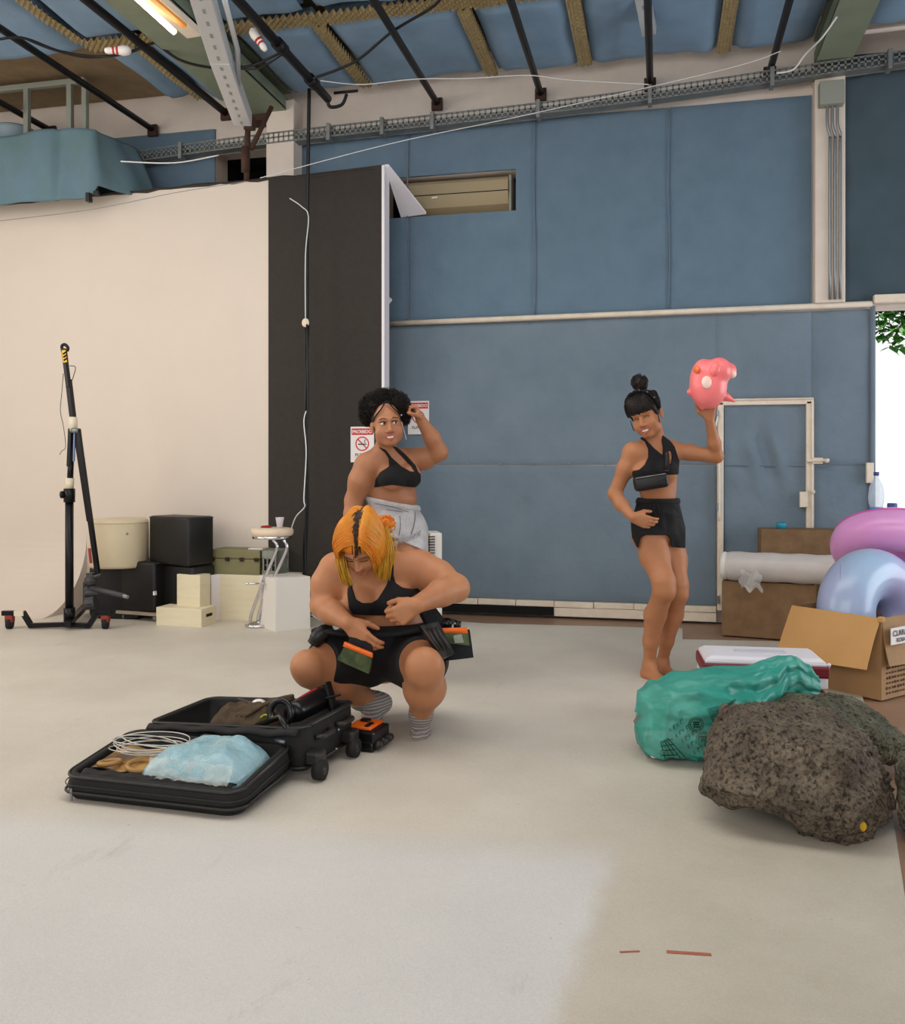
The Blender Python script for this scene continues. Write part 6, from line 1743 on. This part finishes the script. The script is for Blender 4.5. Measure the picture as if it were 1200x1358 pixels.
# pink inflatable animal toy on her palm
def toy():
    M_pk = mat('pink_vinyl_toy', (.98, .46, .47), .35, col2=(.98, .54, .54), nscale=4, coat=.2)
    M_pl = mat('pale_toy_patch', (.98, .86, .80), .4); M_po = mat('orange_toy_patch', (.98, .50, .28), .4)
    d = 4.86; c = P(943, 508, d); B = Body()
    k = 1/1200*d
    def q(u, v, dd=0): return P(u, v, d+dd)
    B.ell('t', q(939, 512), (.098, .085, .125), I3, .03)
    B.ell('t', q(933, 497, .01), (.062, .07, .085), I3, .03)
    B.ell('t', q(953, 492, -.02), (.070, .07, .072), I3, .02)
    B.ell('t', q(968, 492, -.02), (.034, .032, .042), I3, .012)
    B.cone('t', q(925, 516, .0), q(915, 520, .02), .026, .018, .01)
    B.cone('t', q(930, 532, -.0), q(931, 540, .0), .024, .014, .012)
    B.cone('t', q(962, 526, .02), q(974, 532, .02), .026, .006, .012)
    lo, hi = B.bounds(.02); Fd = Field(lo, hi, .0045)
    root = empty('inflatable_toy', q(942, 541), 'round pink inflatable animal toy balanced on the raised hand', 'toy')
    garment(Fd, B.eval(Fd), 'body', M_pk, root, root.location)
    b = MB(); b.ball(q(937, 507, -.083), (.027, .010, .034), 18, Matrix.Rotation(TH, 3, 'Z')); b.build('pale_patch', M_pl, root, smooth=True)
    b = MB(); b.ball(q(923.5, 491, -.028), (.016, .045, .024), 14, Matrix.Rotation(TH, 3, 'Z')); b.build('orange_patch', M_po, root, smooth=True)
    b = MB(); b.ball(q(967.8, 484, -.048), (.006, .006, .006), 10); b.build('eye', M_iris, root, smooth=True)
    b = MB(); b.ball(q(971, 496, -.03), (.022, .026, .024), 14); b.build('snout', M_pl, root, smooth=True)
    b = MB(); b.ball(q(948, 490, -.078), (.028, .022, .040), 16, Matrix.Rotation(.3, 3, 'Y')); b.build('ear', M_pk, root, smooth=True)
toy()

# ------------------------------------------------------------------ B: woman with afro puffs in denim shorts
def afro():
    D = 5.0; org = G(530, 900); B = Body()
    head = Head(P(513, 562, 4.93), DIR(.20, -.95, -.02), cv(-.10, 0, 1), 1.06)
    head.prims(B, smile=.7, full=1.15, jaw=1.1)
    nb = P(510, 606, 5.02)
    B.cone('head', head.p(0, -.03, -.06), nb, .055, .062, .03)
    Rt = Matrix((DIR(1, .75), DIR(-.75, 1), Vector((0, 0, 1)))).transposed()
    sr, sl_ = P(487, 618, 5.0), P(542, 611, 5.14)
    B.ell('torso', P(516, 622, 5.09), (.15, .105, .12), Rt, .05)
    B.ell('torso', P(518, 648, 5.09), (.140, .115, .09), Rt, .05)
    B.ell('torso', P(522, 662, 5.09), (.133, .118, .07), Rt, .05)
    B.ell('torso', P(523, 690, 5.12), (.155, .135, .10), Rt, .06)
    B.ell('torso', P(527, 708, 5.14), (.155, .14, .09), Rt, .06)
    B.ell('torso', P(520, 634, 4.955), (.078, .070, .070), Rt, .03); B.ell('torso', P(542, 631, 5.03), (.070, .068, .068), Rt, .03)
    B.cone('torso', nb, sr, .055, .062, .05); B.cone('torso', nb, sl_, .055, .058, .05)
    # arms
    er = P(469, 664, 5.02); wr = P(468, 708, 4.96)
    B.chain('arms', [sr, P(479, 638, 5.0), er], [.072, .068, .048], .03)
    B.chain('arms', [er, P(467, 682, 5.0), wr], [.050, .045, .032], .02)
    hand(B, 'arms', wr, DIR(.5, -.2, -.8), DIR(.5, .8, .2), DIR(.4, -.8, .3), .95, (.5, .5, .5, .5), (.6, .3))
    el = P(582, 600, 5.08); wl = P(558, 557, 5.0)
    B.chain('arms', [sl_, P(562, 608, 5.12), el], [.068, .060, .048], .03)
    B.chain('arms', [el, P(573, 581, 5.04), wl], [.050, .045, .030], .02)
    hand(B, 'arms', wl, DIR(-.45, -.2, .85), DIR(-.6, .5, -.5), DIR(.2, -.9, .4), .92, (1.1, 1.1, 1.15, 1.2), (.35, .7))
    # legs, knees bent, hidden in part behind the squatting woman
    kr, kl = P(505, 792, 4.92), P(548, 792, 4.95)
    ar, al = P(508, 882, 5.16), P(540, 882, 5.16)
    for hp, kn, an in ((P(507, 712, 5.12), kr, ar), (P(540, 710, 5.14), kl, al)):
        B.chain('legs', [hp, hp.lerp(kn, .5), kn], [.108, .092, .062], .03)
        B.chain('legs', [kn, kn.lerp(an, .35), an], [.060, .058, .034], .025)
        h = Vector((an.x, an.y, 0))+cv(0, .05, 0); foot(B, 'legs', an, h, h+cv(.03, -.235, 0))
    lo, hi_ = B.bounds(); Fd = Field(lo, hi_, HV, (P(513, 600, 4.93).z, P(513, 530, 4.93).z, .003))
    body = B.eval(Fd); v, q = nets(Fd, body)
    root = empty('person', org, 'person with dark afro puffs, black bralette and pale denim shorts, one arm raised', 'person')
    np_mesh('body', v, q, [M_sk1, M_lip], root, org, matfn=head.matfn(smile=.7))
    head.eyes(root, gaze=(-.7, .1)); head.teeth(root, .6)
    tor = B.eval(Fd, ('torso',)); leg = B.eval(Fd, ('torso', 'legs')); X, Y, Z = Fd.pts((slice(None),)*3)
    zb_ = P(520, 649, 5.0).z
    line = plane(Fd, P(520, 648, 5.0), (cv(-.07, .0, -1)))
    cup = np.maximum(line, plane(Fd, P(515, 619, 4.93), cv(.14, 0, 1)))
    cup = smax(cup, -ellfield(Fd, P(533, 611, 4.93), (.078, .12, .066), Matrix.Rotation(.35, 3, 'Y')), .01)
    sidecut = ellfield(Fd, P(498, 618, 4.93), (.050, .10, .055)); cup = smax(cup, -sidecut, .01)
    sidecut = ellfield(Fd, P(557, 610, 5.05), (.040, .12, .045)); cup = smax(cup, -sidecut, .01)
    reg = np.minimum(cup, tubefield(Fd, [P(516, 628, 4.90), P(511, 616, 4.95), P(505, 604, 5.0), P(501, 597, 5.06)], .014))
    reg = np.minimum(reg, tubefield(Fd, [P(548, 622, 4.97), P(540, 609, 5.02), P(527, 597, 5.05), P(522, 592, 5.08)], .010))
    tp = B.eval(Fd, ('torso', 'head')); U, V = UV(Fd); s_ = 7.76
    Q = lambda l: [(455+a/s_, 505+c/s_) for a, c in l]
    reg = polyf(U, V, Q([(350, 672), (385, 688), (440, 712), (500, 790), (600, 880), (690, 930), (740, 938), (762, 925), (800, 960), (800, 1040), (765, 1100), (620, 1088), (500, 1072), (270, 1108), (380, 940), (472, 880), (468, 800), (430, 742)]))
    reg = np.minimum(reg, polyf(U, V, Q([(505, 672), (555, 682), (640, 755), (745, 868), (770, 930), (735, 935), (700, 880), (610, 785), (535, 705)])))
    garment(Fd, smax(tp-.006, reg, .004), 'bralette', M_top, root, org)
    # denim shorts
    M_den = mat('washed_denim', (.80, .79, .79), .85, col2=(.70, .70, .72), nscale=18, bump=.6, bscale=120, ncontrast=.4)
    wl_ = plane(Fd, P(520, 665, 5.0), cv(.20, 0, 1))
    hem = -plane(Fd, P(528, 716, 5.05), cv(.42, .1, 1)); rg = np.maximum(wl_, hem)
    sh = smax(leg-.012-.004*vnoise(X, Y, Z, 45, 6), rg, .006)
    dn = garment(Fd, sh, 'denim_shorts', M_den, root, org)
    band = np.maximum(np.maximum(leg-.017, wl_), -plane(Fd, P(520, 671.5, 5.0), cv(.20, 0, 1)))
    garment(Fd, band, 'waistband', M_den, dn, org)
    M_st = mat('denim_seam', (.42, .42, .46), .8)
    def onto(u, v_):   # march from the camera to the shorts' surface
        o_ = Vector((0, 0, CAMZ)); p1 = P(u, v_, 4.6); dr = (p1-o_).normalized(); t_ = p1
        for _ in range(160):
            i = int(np.searchsorted(Fd.xs, t_.x)); j = int(np.searchsorted(Fd.ys, t_.y)); k_ = int(np.searchsorted(Fd.zs, t_.z))
            if 0 < i < len(Fd.xs) and 0 < j < len(Fd.ys) and 0 < k_ < len(Fd.zs) and leg[i, j, k_] < .018: return t_
            t_ = t_+dr*.005
        return None
    def seam(l, r, m, nm, par):
        pts = [onto(*p) for p in l]; pts = [p for p in pts if p is not None]
        if len(pts) > 1: b = MB(); b.tube(arc(pts, 4), r, 5); b.build(nm, m, par, smooth=True)
    seam([(497, 668), (510, 670), (525, 674), (542, 679)], .0016, M_st, 'pocket_seam', dn)
    seam([(512, 676), (522, 677), (534, 679)], .0018, M_st, 'pocket_seam', dn)
    seam([(551, 678), (550, 690), (548, 700), (545, 708)], .0022, M_st, 'side_seam', dn)
    seam([(530, 684), (531, 696), (529, 710)], .002, M_st, 'fly_seam', dn)
    random.seed(5); L_ = []
    for i in range(60):
        u = 510+i*.8; vv = 719-(u-528)*.40-random.uniform(0, 2); p = onto(u, vv-2)
        if p is None: continue
        L_.append([p, p+Vector((random.uniform(-.004, .004), -.003, -.010)), p+Vector((random.uniform(-.008, .008), -.004, -.016-random.uniform(0, .016)))])
    if L_: strands('frayed_hem', L_, .0012, M_den, dn)
    # choker, hair straps
    b = MB(); pts = [nb+Vector((0, 0, .022))+DIR(math.sin(a), -math.cos(a))*.066+Vector((0, 0, -.012*math.cos(a))) for a in np.linspace(-2.6, 2.6, 26)]; b.tube(pts, .0035, 6, flat=.5); b.build('necklace', mat('silver', (.95, .93, .92), .2, metal=.6), root, smooth=True)
    HB = Body(); k = head.k
    HB.ell('h', head.p(0, -.030, .040), (.080*k, .088*k, .080*k), head.R, .02)
    HB.cut('h', head.p(0, .075, -.03), (.064*k, .075*k, .115*k), head.R, .008); HB.cut('h', head.p(0, 0, -.07), (.12*k, .12*k, .06*k), head.R, .01)
    l2, h2_ = HB.bounds(.02); F2 = Field(l2, h2_, .004); ho = garment(F2, HB.eval(F2), 'hair', M_hairk, root, org)
    AF = Body(); cs = [(P(497, 540, 4.97), .080), (P(511, 533, 4.99), .074), (P(524, 538, 4.98), .076), (P(495, 551, 5.0), .064), (P(529, 549, 5.0), .060)]
    for c, r in cs: AF.ell('a', c, (r*.84, r*.80, r*.80), I3, .03)
    AF.cut('a', head.p(0, .08, -.01), (.058*k, .075*k, .092*k), head.R, .015)
    l2, h2_ = AF.bounds(.04); F2 = Field(l2, h2_, .005); X2, Y2, Z2 = F2.pts((slice(None),)*3)
    af = AF.eval(F2)+.006*vnoise(X2, Y2, Z2, 75, 3)+.005*vnoise(X2, Y2, Z2, 150, 4)
    puff = garment(F2, af, 'afro_puff', M_hairk, ho, org, relax=0)
    random.seed(9); L_ = []
    vs = [Vector(puff.data.vertices[i].co)+Vector(org) for i in random.sample(range(len(puff.data.vertices)), min(3800, len(puff.data.vertices)))]
    cen = P(512, 542, 4.98)
    for p in vs:
        d = (p-cen).normalized(); e = Vector((random.gauss(0, 1), random.gauss(0, 1), random.gauss(0, 1))).normalized(); f_ = d.cross(e).normalized(); r = random.uniform(.004, .010)
        L_.append([p-d*.008+e*r, p+f_*r+d*.004, p-e*r+d*.010, p-f_*r+d*.016, p+e*r*.8+d*random.uniform(.018, .028)])
    strands('curls', L_, .0011, M_hairk, puff)
    for sx, nm in ((-1, 'a'), (1, 'b')):
        b = MB(); b.tube(arc([head.p(sx*.004, .052, .113), head.p(sx*.032, .068, .075), head.p(sx*.062, .048, .042), head.p(sx*.074, .02, .015)], 6), .0055, 6, flat=.6); b.build('elastic_band', M_top, root, smooth=True)
    b = MB(); b.tube(arc([head.p(-.072, .03, .0), head.p(-.082, .03, -.05), head.p(-.088, .03, -.09)], 5), .0012, 5); b.build('earring', M_eye, root, smooth=True)
    b = MB(); b.ball(head.p(-.076, .02, .038), .005, 8); b.build('hair_bead', M_eye, root)
afro()

# ------------------------------------------------------------------ C: woman squatting over the suitcase
def squat():
    org = G(515, 960); B = Body()
    head = Head(P(477, 722, 3.88), DIR(-.10, -.66, -.76), cv(-.10, -.68, .66), 1.02)
    head.prims(B, smile=.4, full=1.15, jaw=1.05)
    nb = P(500, 752, 4.06)
    B.cone('head', head.p(0, -.03, -.05), nb, .062, .075, .03)
    Rt = Matrix((DIR(1, .12, .03), DIR(-.12, 1, .35), DIR(0, -.35, 1))).transposed()
    sr, sl_ = P(446, 756, 4.10), P(556, 754, 4.12)
    B.ell('torso', P(500, 775, 4.12), (.190, .12, .13), Rt, .06)
    B.ell('torso', P(505, 800, 4.14), (.180, .13, .12), Rt, .06)
    B.ell('torso', P(512, 828, 4.16), (.185, .14, .09), Rt, .06)
    B.ell('torso', P(515, 858, 4.22), (.21, .17, .13), I3, .06)
    B.ell('torso', P(478, 796, 4.02), (.082, .075, .07), Rt, .03); B.ell('torso', P(524, 795, 4.02), (.084, .075, .07), Rt, .03)
    B.cone('torso', nb, sr, .062, .072, .05); B.cone('torso', nb, sl_, .062, .078, .05)
    # arms
    er = P(429, 803, 4.08); wr = P(462, 826, 3.84)
    B.chain('arms', [sr, P(435, 775, 4.10), er], [.078, .074, .055], .03)
    B.chain('arms', [er, P(440, 812, 3.98), wr], [.058, .052, .032], .025)
    hand(B, 'arms', wr, DIR(.62, -.25, -.62), DIR(-.2, .55, -.6), DIR(.75, -.3, .45), 1.08, (.38, .42, .45, .5), (.35, .55))
    el = P(604, 780, 4.0); wl = P(553, 802, 3.80)
    B.chain('arms', [sl_, P(580, 766, 4.08), el], [.082, .076, .056], .03)
    B.chain('arms', [el, P(585, 786, 3.93), wl], [.062, .058, .036], .025)
    hand(B, 'arms', wl, DIR(-.80, -.15, -.45), DIR(-.1, .85, -.3), DIR(-.45, -.1, .8), 1.12, (.95, 1.0, 1.0, 1.05), (.35, .6))
    # thighs
    hr_, hl = P(487, 872, 4.28), P(545, 872, 4.28)
    kr, kl = P(412, 884, 3.98), P(563, 884, 3.82)
    B.chain('legs', [hr_, hr_.lerp(kr, .55)+Vector((0, 0, .01)), kr], [.125, .110, .072], .04)
    B.chain('legs', [hl, hl.lerp(kl, .5)+Vector((0, 0, .01)), kl], [.130, .118, .080], .04)
    B.ell('legs', P(404, 884, 3.94), (.062, .06, .066), I3, .04); B.ell('legs', P(563, 884, 3.76), (.078, .065, .082), I3, .04)
    # shanks
    ar, al = P(497, 932, 4.30), P(558, 948, 4.02)
    B.chain('legs', [P(412, 893, 3.98), P(448, 908, 4.10), ar], [.066, .072, .040], .03)
    B.chain('legs', [P(564, 890, 3.82), P(563, 912, 3.92), al], [.074, .082, .044], .03)
    B.ell('legs', P(563, 912, 3.95), (.092, .085, .085), I3, .03)
    # feet: one heel up on its toes, one pointing at the camera
    tp = G(487, 962); tp.z = .022; hl_ = P(507, 932, 4.33)
    B.cone('feet', ar, hl_, .042, .036, .03); B.cone('feet', ar, P(492, 950, 4.22), .042, .030, .03); B.cone('feet', hl_, P(492, 953, 4.23), .034, .027, .03)
    B.cone('feet', P(492, 952, 4.22), tp, .029, .020, .03); B.cone('feet', P(497, 954, 4.23), tp+cv(.03, 0, 0), .024, .018, .02)
    h = G(560, 958); h.z = 0
    foot(B, 'feet', al, h, G(556, 984), 1.08, bare=False)
    lo, hi_ = B.bounds(); Fd = Field(lo, hi_, HV)
    body = B.eval(Fd); v, q = nets(Fd, body)
    root = empty('person', org, 'squatting person with orange hair, black top, black shorts and striped socks', 'person')
    np_mesh('body', v, q, [M_sk2, M_lip], root, org, matfn=head.matfn(smile=.4))
    head.eyes(root, closed=True, brow=mat('brown_brow', (.35, .22, .14), .7))
    X, Y, Z = Fd.pts((slice(None),)*3)
    tor = B.eval(Fd, ('torso',)); leg = B.eval(Fd, ('torso', 'legs'))
    # black tank: low scooped neck, thin straps
    reg = np.maximum(plane(Fd, P(500, 772, 3.98), cv(.05, 0, 1)), -plane(Fd, P(505, 820, 4.0), cv(-.06, -.1, 1)))
    reg = smax(reg, -ellfield(Fd, P(490, 778, 3.94), (.082, .20, .078)), .008)
    reg = smax(reg, -ellfield(Fd, P(562, 770, 4.02), (.085, .18, .062)), .01)
    reg = smax(reg, -ellfield(Fd, P(446, 772, 4.02), (.050, .18, .07)), .01)
    reg = np.minimum(reg, tubefield(Fd, [P(521, 775, 3.98), P(521, 755, 4.0), P(524, 732, 4.05), P(528, 722, 4.12), P(532, 718, 4.2)], .008))
    reg = np.minimum(reg, tubefield(Fd, [P(470, 778, 3.98), P(466, 758, 4.0), P(466, 735, 4.06), P(468, 725, 4.14)], .008))
    t2 = B.eval(Fd, ('torso', 'head')); U, V = UV(Fd); s_ = 5.4545
    Q = lambda l: [(420+a/s_, 660+c/s_) for a, c in l]
    reg = polyf(U, V, Q([(226, 610), (252, 640), (285, 735), (330, 762), (400, 760), (440, 735), (500, 640), (536, 555), (554, 555), (570, 615), (620, 650), (700, 660), (770, 645), (835, 620), (838, 650), (700, 705), (580, 790), (545, 852), (380, 852), (262, 845), (232, 800), (220, 700)]), .0034)
    reg = np.minimum(reg, polyf(U, V, Q([(600, 280), (626, 275), (574, 345), (558, 420), (556, 562), (534, 562), (540, 420), (556, 335)]), .0034))
    reg = np.minimum(reg, polyf(U, V, Q([(224, 640), (205, 540), (200, 460), (218, 460), (224, 540), (256, 645)]), .0034))
    garment(Fd, smax(t2-.008, reg, .004), 'tank_top', M_top, root, org)
    # cycling shorts
    M_cy = mat('black_cycling_shorts', (.05, .047, .058), .7, bump=.3, bscale=60)
    zt_ = P(515, 829, 4.05).z
    rg = Z-zt_+0*X+0*Y
    cutR = plane(Fd, P(430, 872, 4.03), (P(412, 884, 3.98)-hr_)+Vector((0, 0, .02)))   # beyond the hem on her right thigh
    cutL = plane(Fd, P(562, 872, 3.93), (kl-hl)+Vector((0, 0, .05)))
    half_ = plane(Fd, P(515, 870, 4.2), DIR(1, 0))
    cut = np.where(half_ > 0, cutL, cutR)
    rg = np.maximum(rg, cut)
    legs2 = Body(); legs2.p = [p for p in B.p if p[0] == 'torso']
    legs2.chain('s', [hr_, hr_.lerp(kr, .55)+Vector((0, 0, .01)), kr], [.125, .110, .072], .04); legs2.chain('s', [hl, hl.lerp(kl, .5)+Vector((0, 0, .01)), kl], [.130, .118, .080], .04)
    sf = legs2.eval(Fd)
    garment(Fd, smax(sf-.014-.003*vnoise(X, Y, Z, 35, 2), rg, .006), 'cycling_shorts', M_cy, root, org)
    # socks with stripes
    m = bpy.data.materials.new('striped_sock'); m.use_nodes = True; nt = m.node_tree; N = nt.nodes; L = nt.links; bs_ = N['Principled BSDF']; bs_.inputs['Roughness'].default_value = .9
    geo = N.new('ShaderNodeTexCoord'); wv = N.new('ShaderNodeTexWave'); wv.wave_type = 'BANDS'; wv.bands_direction = 'Z'; wv.inputs['Scale'].default_value = 24; wv.inputs['Distortion'].default_value = 1.2
    L.new(geo.outputs['Object'], wv.inputs['Vector']); r = N.new('ShaderNodeValToRGB'); r.color_ramp.elements[0].position = .42; r.color_ramp.elements[1].position = .6
    r.color_ramp.elements[0].color = (*srgb((.47, .44, .44)), 1); r.color_ramp.elements[1].color = (*srgb((.66, .62, .59)), 1); L.new(wv.outputs[0], r.inputs[0]); L.new(r.outputs[0], bs_.inputs['Base Color'])
    sk = Body(); sk.p = [p for p in B.p if p[0] == 'feet']
    sk.cone('f', ar, P(478, 926, 4.235), .044, .052, .02); sk.cone('f', al, P(560, 932, 3.99), .046, .052, .02)
    f = sk.eval(Fd)-.006; f = np.maximum(f, -Z+.001)
    for side, nm in ((-1, 'sock'), (1, 'sock')):
        garment(Fd, np.maximum(f, -plane(Fd, P(528, 940, 4.1), DIR(side, 0))), nm, m, root, org)
    # ---- hair
    HB = Body(); k = head.k
    HB.ell('h', head.p(0, -.030, .045), (.094*k, .100*k, .088*k), head.R, .02)
    HB.ell('h', head.p(0, .022, .06), (.080*k, .062*k, .055*k), head.R, .02)
    for sx in (-1, 1): HB.ell('h', head.p(sx*.078, .012, -.005), (.026*k, .045*k, .075*k), head.R, .02)
    HB.cut('h', head.p(0, .090, -.045), (.060*k, .065*k, .085*k), head.R, .01)
    l2, h2_ = HB.bounds(.02); F2 = Field(l2, h2_, .0045); X2, Y2, Z2 = F2.pts((slice(None),)*3)
    ho = garment(F2, HB.eval(F2)+.003*vnoise(X2, Y2, Z2, 120, 3), 'hair', M_hairo, root, org)
    random.seed(31)
    groups = {'o': [], 'y': [], 'd': []}
    for i in range(1500):      # combed from the parting down both sides
        sx = random.choice((-1, 1)); y0 = random.uniform(-.12, .075)
        z0 = .045+.092*math.sqrt(max(0, 1-((y0+.03)/.115)**2)); j = random.uniform(-.006, .006)
        ln = random.uniform(-.10, .03)
        w = math.sqrt(max(.05, 1-((y0+.025)/.125)**2))
        j += .004*math.sin(i*1.3)
        pts = [head.p(sx*.004-.018, y0, z0+.003), head.p(sx*.045*w-.010, y0+.006+j, .045+.080*w+.010), head.p(sx*(.090*w+.008), y0+.012+j, .06+j), head.p(sx*(.100*w+.006), y0*.85+.02+j, .0+j), head.p(sx*(.098*w+random.uniform(-.01, .012)), y0*.7+.02, ln-.03)]
        t = random.random()
        pts = arc(pts, 3); ph_ = random.uniform(0, 6); fr2 = random.uniform(.8, 1.3)
        pts = [p_+head.R@Vector((.002, .0045, .0))*math.sin(ph_+fr2*n_)*(n_/len(pts)) for n_, p_ in enumerate(pts)]
        groups['y' if t < .30 else 'o'].append(pts)
    for i in range(120):       # dark roots along the parting
        sx = 1 if random.random() < .75 else -1; y0 = random.uniform(-.08, .080); zf_ = lambda yy, xx: .045+.094*math.sqrt(max(0, 1-((yy+.03)/.117)**2-(xx/.12)**2))+.006
        x0_ = random.gauss(-.016, .0075); l_ = random.uniform(.012, .035); dx_ = random.uniform(-.004, .012)
        groups['d'].append([head.p(x0_+dx_*t_, y0+l_*t_, zf_(y0+l_*t_, x0_+dx_*t_)) for t_ in (0, .33, .66, 1)])
    def lock(pts, n, spread_, key, r0=.012):
        for i in range(n):
            o = Vector((random.gauss(0, 1), random.gauss(0, 1), random.gauss(0, .6)))*r0; e = Vector((random.gauss(0, 1), random.gauss(0, .6), 0))*spread_
            groups[key].append(arc([p+o*(1-.3*j/len(pts))+e*(j/len(pts))**2 for j, p in enumerate(pts)], 4))
    lock([P(450, 725, 3.88), P(452, 745, 3.84), P(456, 762, 3.85), P(460, 775, 3.88)], 70, .012, 'y'); lock([P(453, 705, 3.88), P(450, 725, 3.86), P(453, 748, 3.85), P(459, 766, 3.87)], 30, .008, 'o', .007)
    lock([P(505, 715, 3.92), P(510, 735, 3.90), P(510, 752, 3.90), P(508, 766, 3.93)], 90, .012, 'y', .014); lock([P(508, 700, 3.95), P(515, 722, 3.92), P(517, 740, 3.92), P(513, 755, 3.94)], 50, .012, 'y', .014)
    bc = P(511, 696, 4.02)
    b2 = Body(); b2.ell('h', bc, (.032, .030, .028)); b2.ell('h', bc+Vector((.024, 0, .012)), (.018, .018, .016)); b2.ell('h', bc+Vector((-.022, 0, .022)), (.018, .018, .022)); b2.ell('h', bc+Vector((.006, 0, .028)), (.014, .014, .018)); l2, h2_ = b2.bounds(.03); F2 = Field(l2, h2_, .004); X2, Y2, Z2 = F2.pts((slice(None),)*3)
    garment(F2, b2.eval(F2)+.008*vnoise(X2, Y2, Z2, 120, 6), 'hair_bun', M_hairo, root, org)
    for i in range(110):
        d = Vector((random.gauss(0, 1), random.gauss(0, 1), random.gauss(0, 1))).normalized(); e = Vector((random.gauss(0, 1), random.gauss(0, 1), random.gauss(0, 1))).normalized(); c = bc+d*.034; f_ = d.cross(e).normalized()
        groups['o'].append(arc([c, c+d*.006+f_*.014, c+d*.002+f_*.03], 3))
    strands('orange_strands', groups['o'], .0019, M_hairo, ho); strands('yellow_strands', groups['y'], .0019, M_hairy, ho); strands('dark_root_strands', groups['d'], .0019, mat('dark_roots', (.22, .15, .09), .6), ho)
    # ring
    # ---- tool belt (worn, but a thing of its own)
    tb_ = empty('tool_belt', P(515, 850, 4.0), 'black tool belt with orange trimmed pouches worn by the squatting person', 'tool belt')
    M_pch = mat('camo_green_cloth', (.34, .38, .25), .85, col2=(.24, .29, .18), nscale=22, ncontrast=.2)
    M_navy = mat('navy_pouch_cloth', (.06, .06, .08), .85, bump=.3, bscale=80)
    b = MB(); b.tube(arc([P(420, 835, 4.12), P(440, 838, 3.98), P(475, 842, 3.96), P(515, 842, 3.96), P(560, 835, 3.98), P(590, 828, 4.08), P(600, 824, 4.2)], 6), .022, 10, flat=.5); b.build('belt', M_navy, tb_, smooth=True)
    def slab(pts, th, m_, nm, par, n=8, bul=.012):
        q4 = [Vector(p) for p in pts]; nn = (q4[1]-q4[0]).cross(q4[3]-q4[0]).normalized()
        if nn.dot(Vector((0, 0, CAMZ))-q4[0]) < 0: nn = -nn
        b = MB()
        def f(off, s_):
            def g(a_, c_):
                p = (q4[0]*(1-a_)+q4[1]*a_)*(1-c_)+(q4[3]*(1-a_)+q4[2]*a_)*c_
                return p+nn*(off+s_*bul*math.sin(math.pi*a_)*math.sin(math.pi*min(1, c_*.9+.05)))
            return g
        b.grid(f(th/2, 1), n, n); b.grid(f(-th/2, -.3), n, n)
        for i in range(4):
            a_, c_ = q4[i], q4[(i+1) % 4]; b.add([a_+nn*th/2, c_+nn*th/2, c_-nn*th/2, a_-nn*th/2], [(0, 1, 2, 3)])
        return b.build(nm, m_, par, smooth=True)
    pouch = slab([P(458, 856, 3.815), P(494, 868, 3.80), P(490, 892, 3.80), P(448, 873, 3.83)], .03, M_pch, 'pouch', tb_)
    slab([P(466, 840, 3.84), P(494, 846, 3.83), P(494, 868, 3.81), P(461, 856, 3.825)], .03, M_navy, 'pouch_collar', pouch)
    slab([P(457, 851, 3.795), P(494, 866, 3.78), P(494, 872, 3.78), P(455, 857, 3.795)], .012, M_or, 'orange_trim', pouch, bul=.006)
    p2 = slab([P(585, 832, 3.90), P(621, 835, 3.93), P(626, 872, 3.92), P(592, 876, 3.88)], .045, M_navy, 'side_pouch', tb_)
    slab([P(586, 833, 3.87), P(618, 832, 3.90), P(620, 840, 3.90), P(587, 839, 3.87)], .018, M_or, 'orange_trim', p2, bul=.006)
    slab([P(587, 839, 3.865), P(620, 840, 3.895), P(622, 856, 3.89), P(590, 853, 3.86)], .018, M_pch, 'camo_band', p2)
    slab([P(601, 843, 3.845), P(612, 841, 3.85), P(615, 852, 3.85), P(603, 853, 3.845)], .006, M_grey, 'badge', p2, bul=.002)
    b = MB(); b.tube([P(592, 832, 3.93), P(594, 822, 3.95)], .022, 12); b.tube([P(606, 834, 3.95), P(607, 824, 3.96)], .016, 12); b.build('tool_tip', M_can, p2, smooth=True)
    b = MB(); b.ball(P(603, 827, 3.92), .006, 8); b.build('snap', M_steel, p2)
    p3 = slab([P(556, 832, 3.86), P(580, 826, 3.88), P(602, 868, 3.84), P(586, 874, 3.82)], .05, mat('black_leather_bag', (.07, .065, .065), .4), 'holster', tb_)
    for i in range(3):
        b = MB(); b.tube([P(566+6*i, 833-1.2*i, 3.81), P(585+5*i, 862-1.5*i, 3.78)], .007, 8); b.build('ridge', M_pip, p3, smooth=True)
    b = MB(); b.tube(arc([P(416, 854, 4.02), P(424, 842, 4.02), P(440, 832, 4.04)], 5), [.030]*3+[.034]*5+[.028]*3, 14); b.build('left_holster', MATS['black_leather_bag'], tb_, smooth=True)
    b = MB(); b.box(P(420, 837, 4.05), (.05, .03, .02), .5); b.build('buckle', M_can, tb_, bevel=.004)
    slab([P(557, 812, 4.02), P(575, 806, 4.06), P(590, 826, 4.06), P(568, 834, 3.98)], .03, M_navy, 'belt_padding', tb_)
squat()
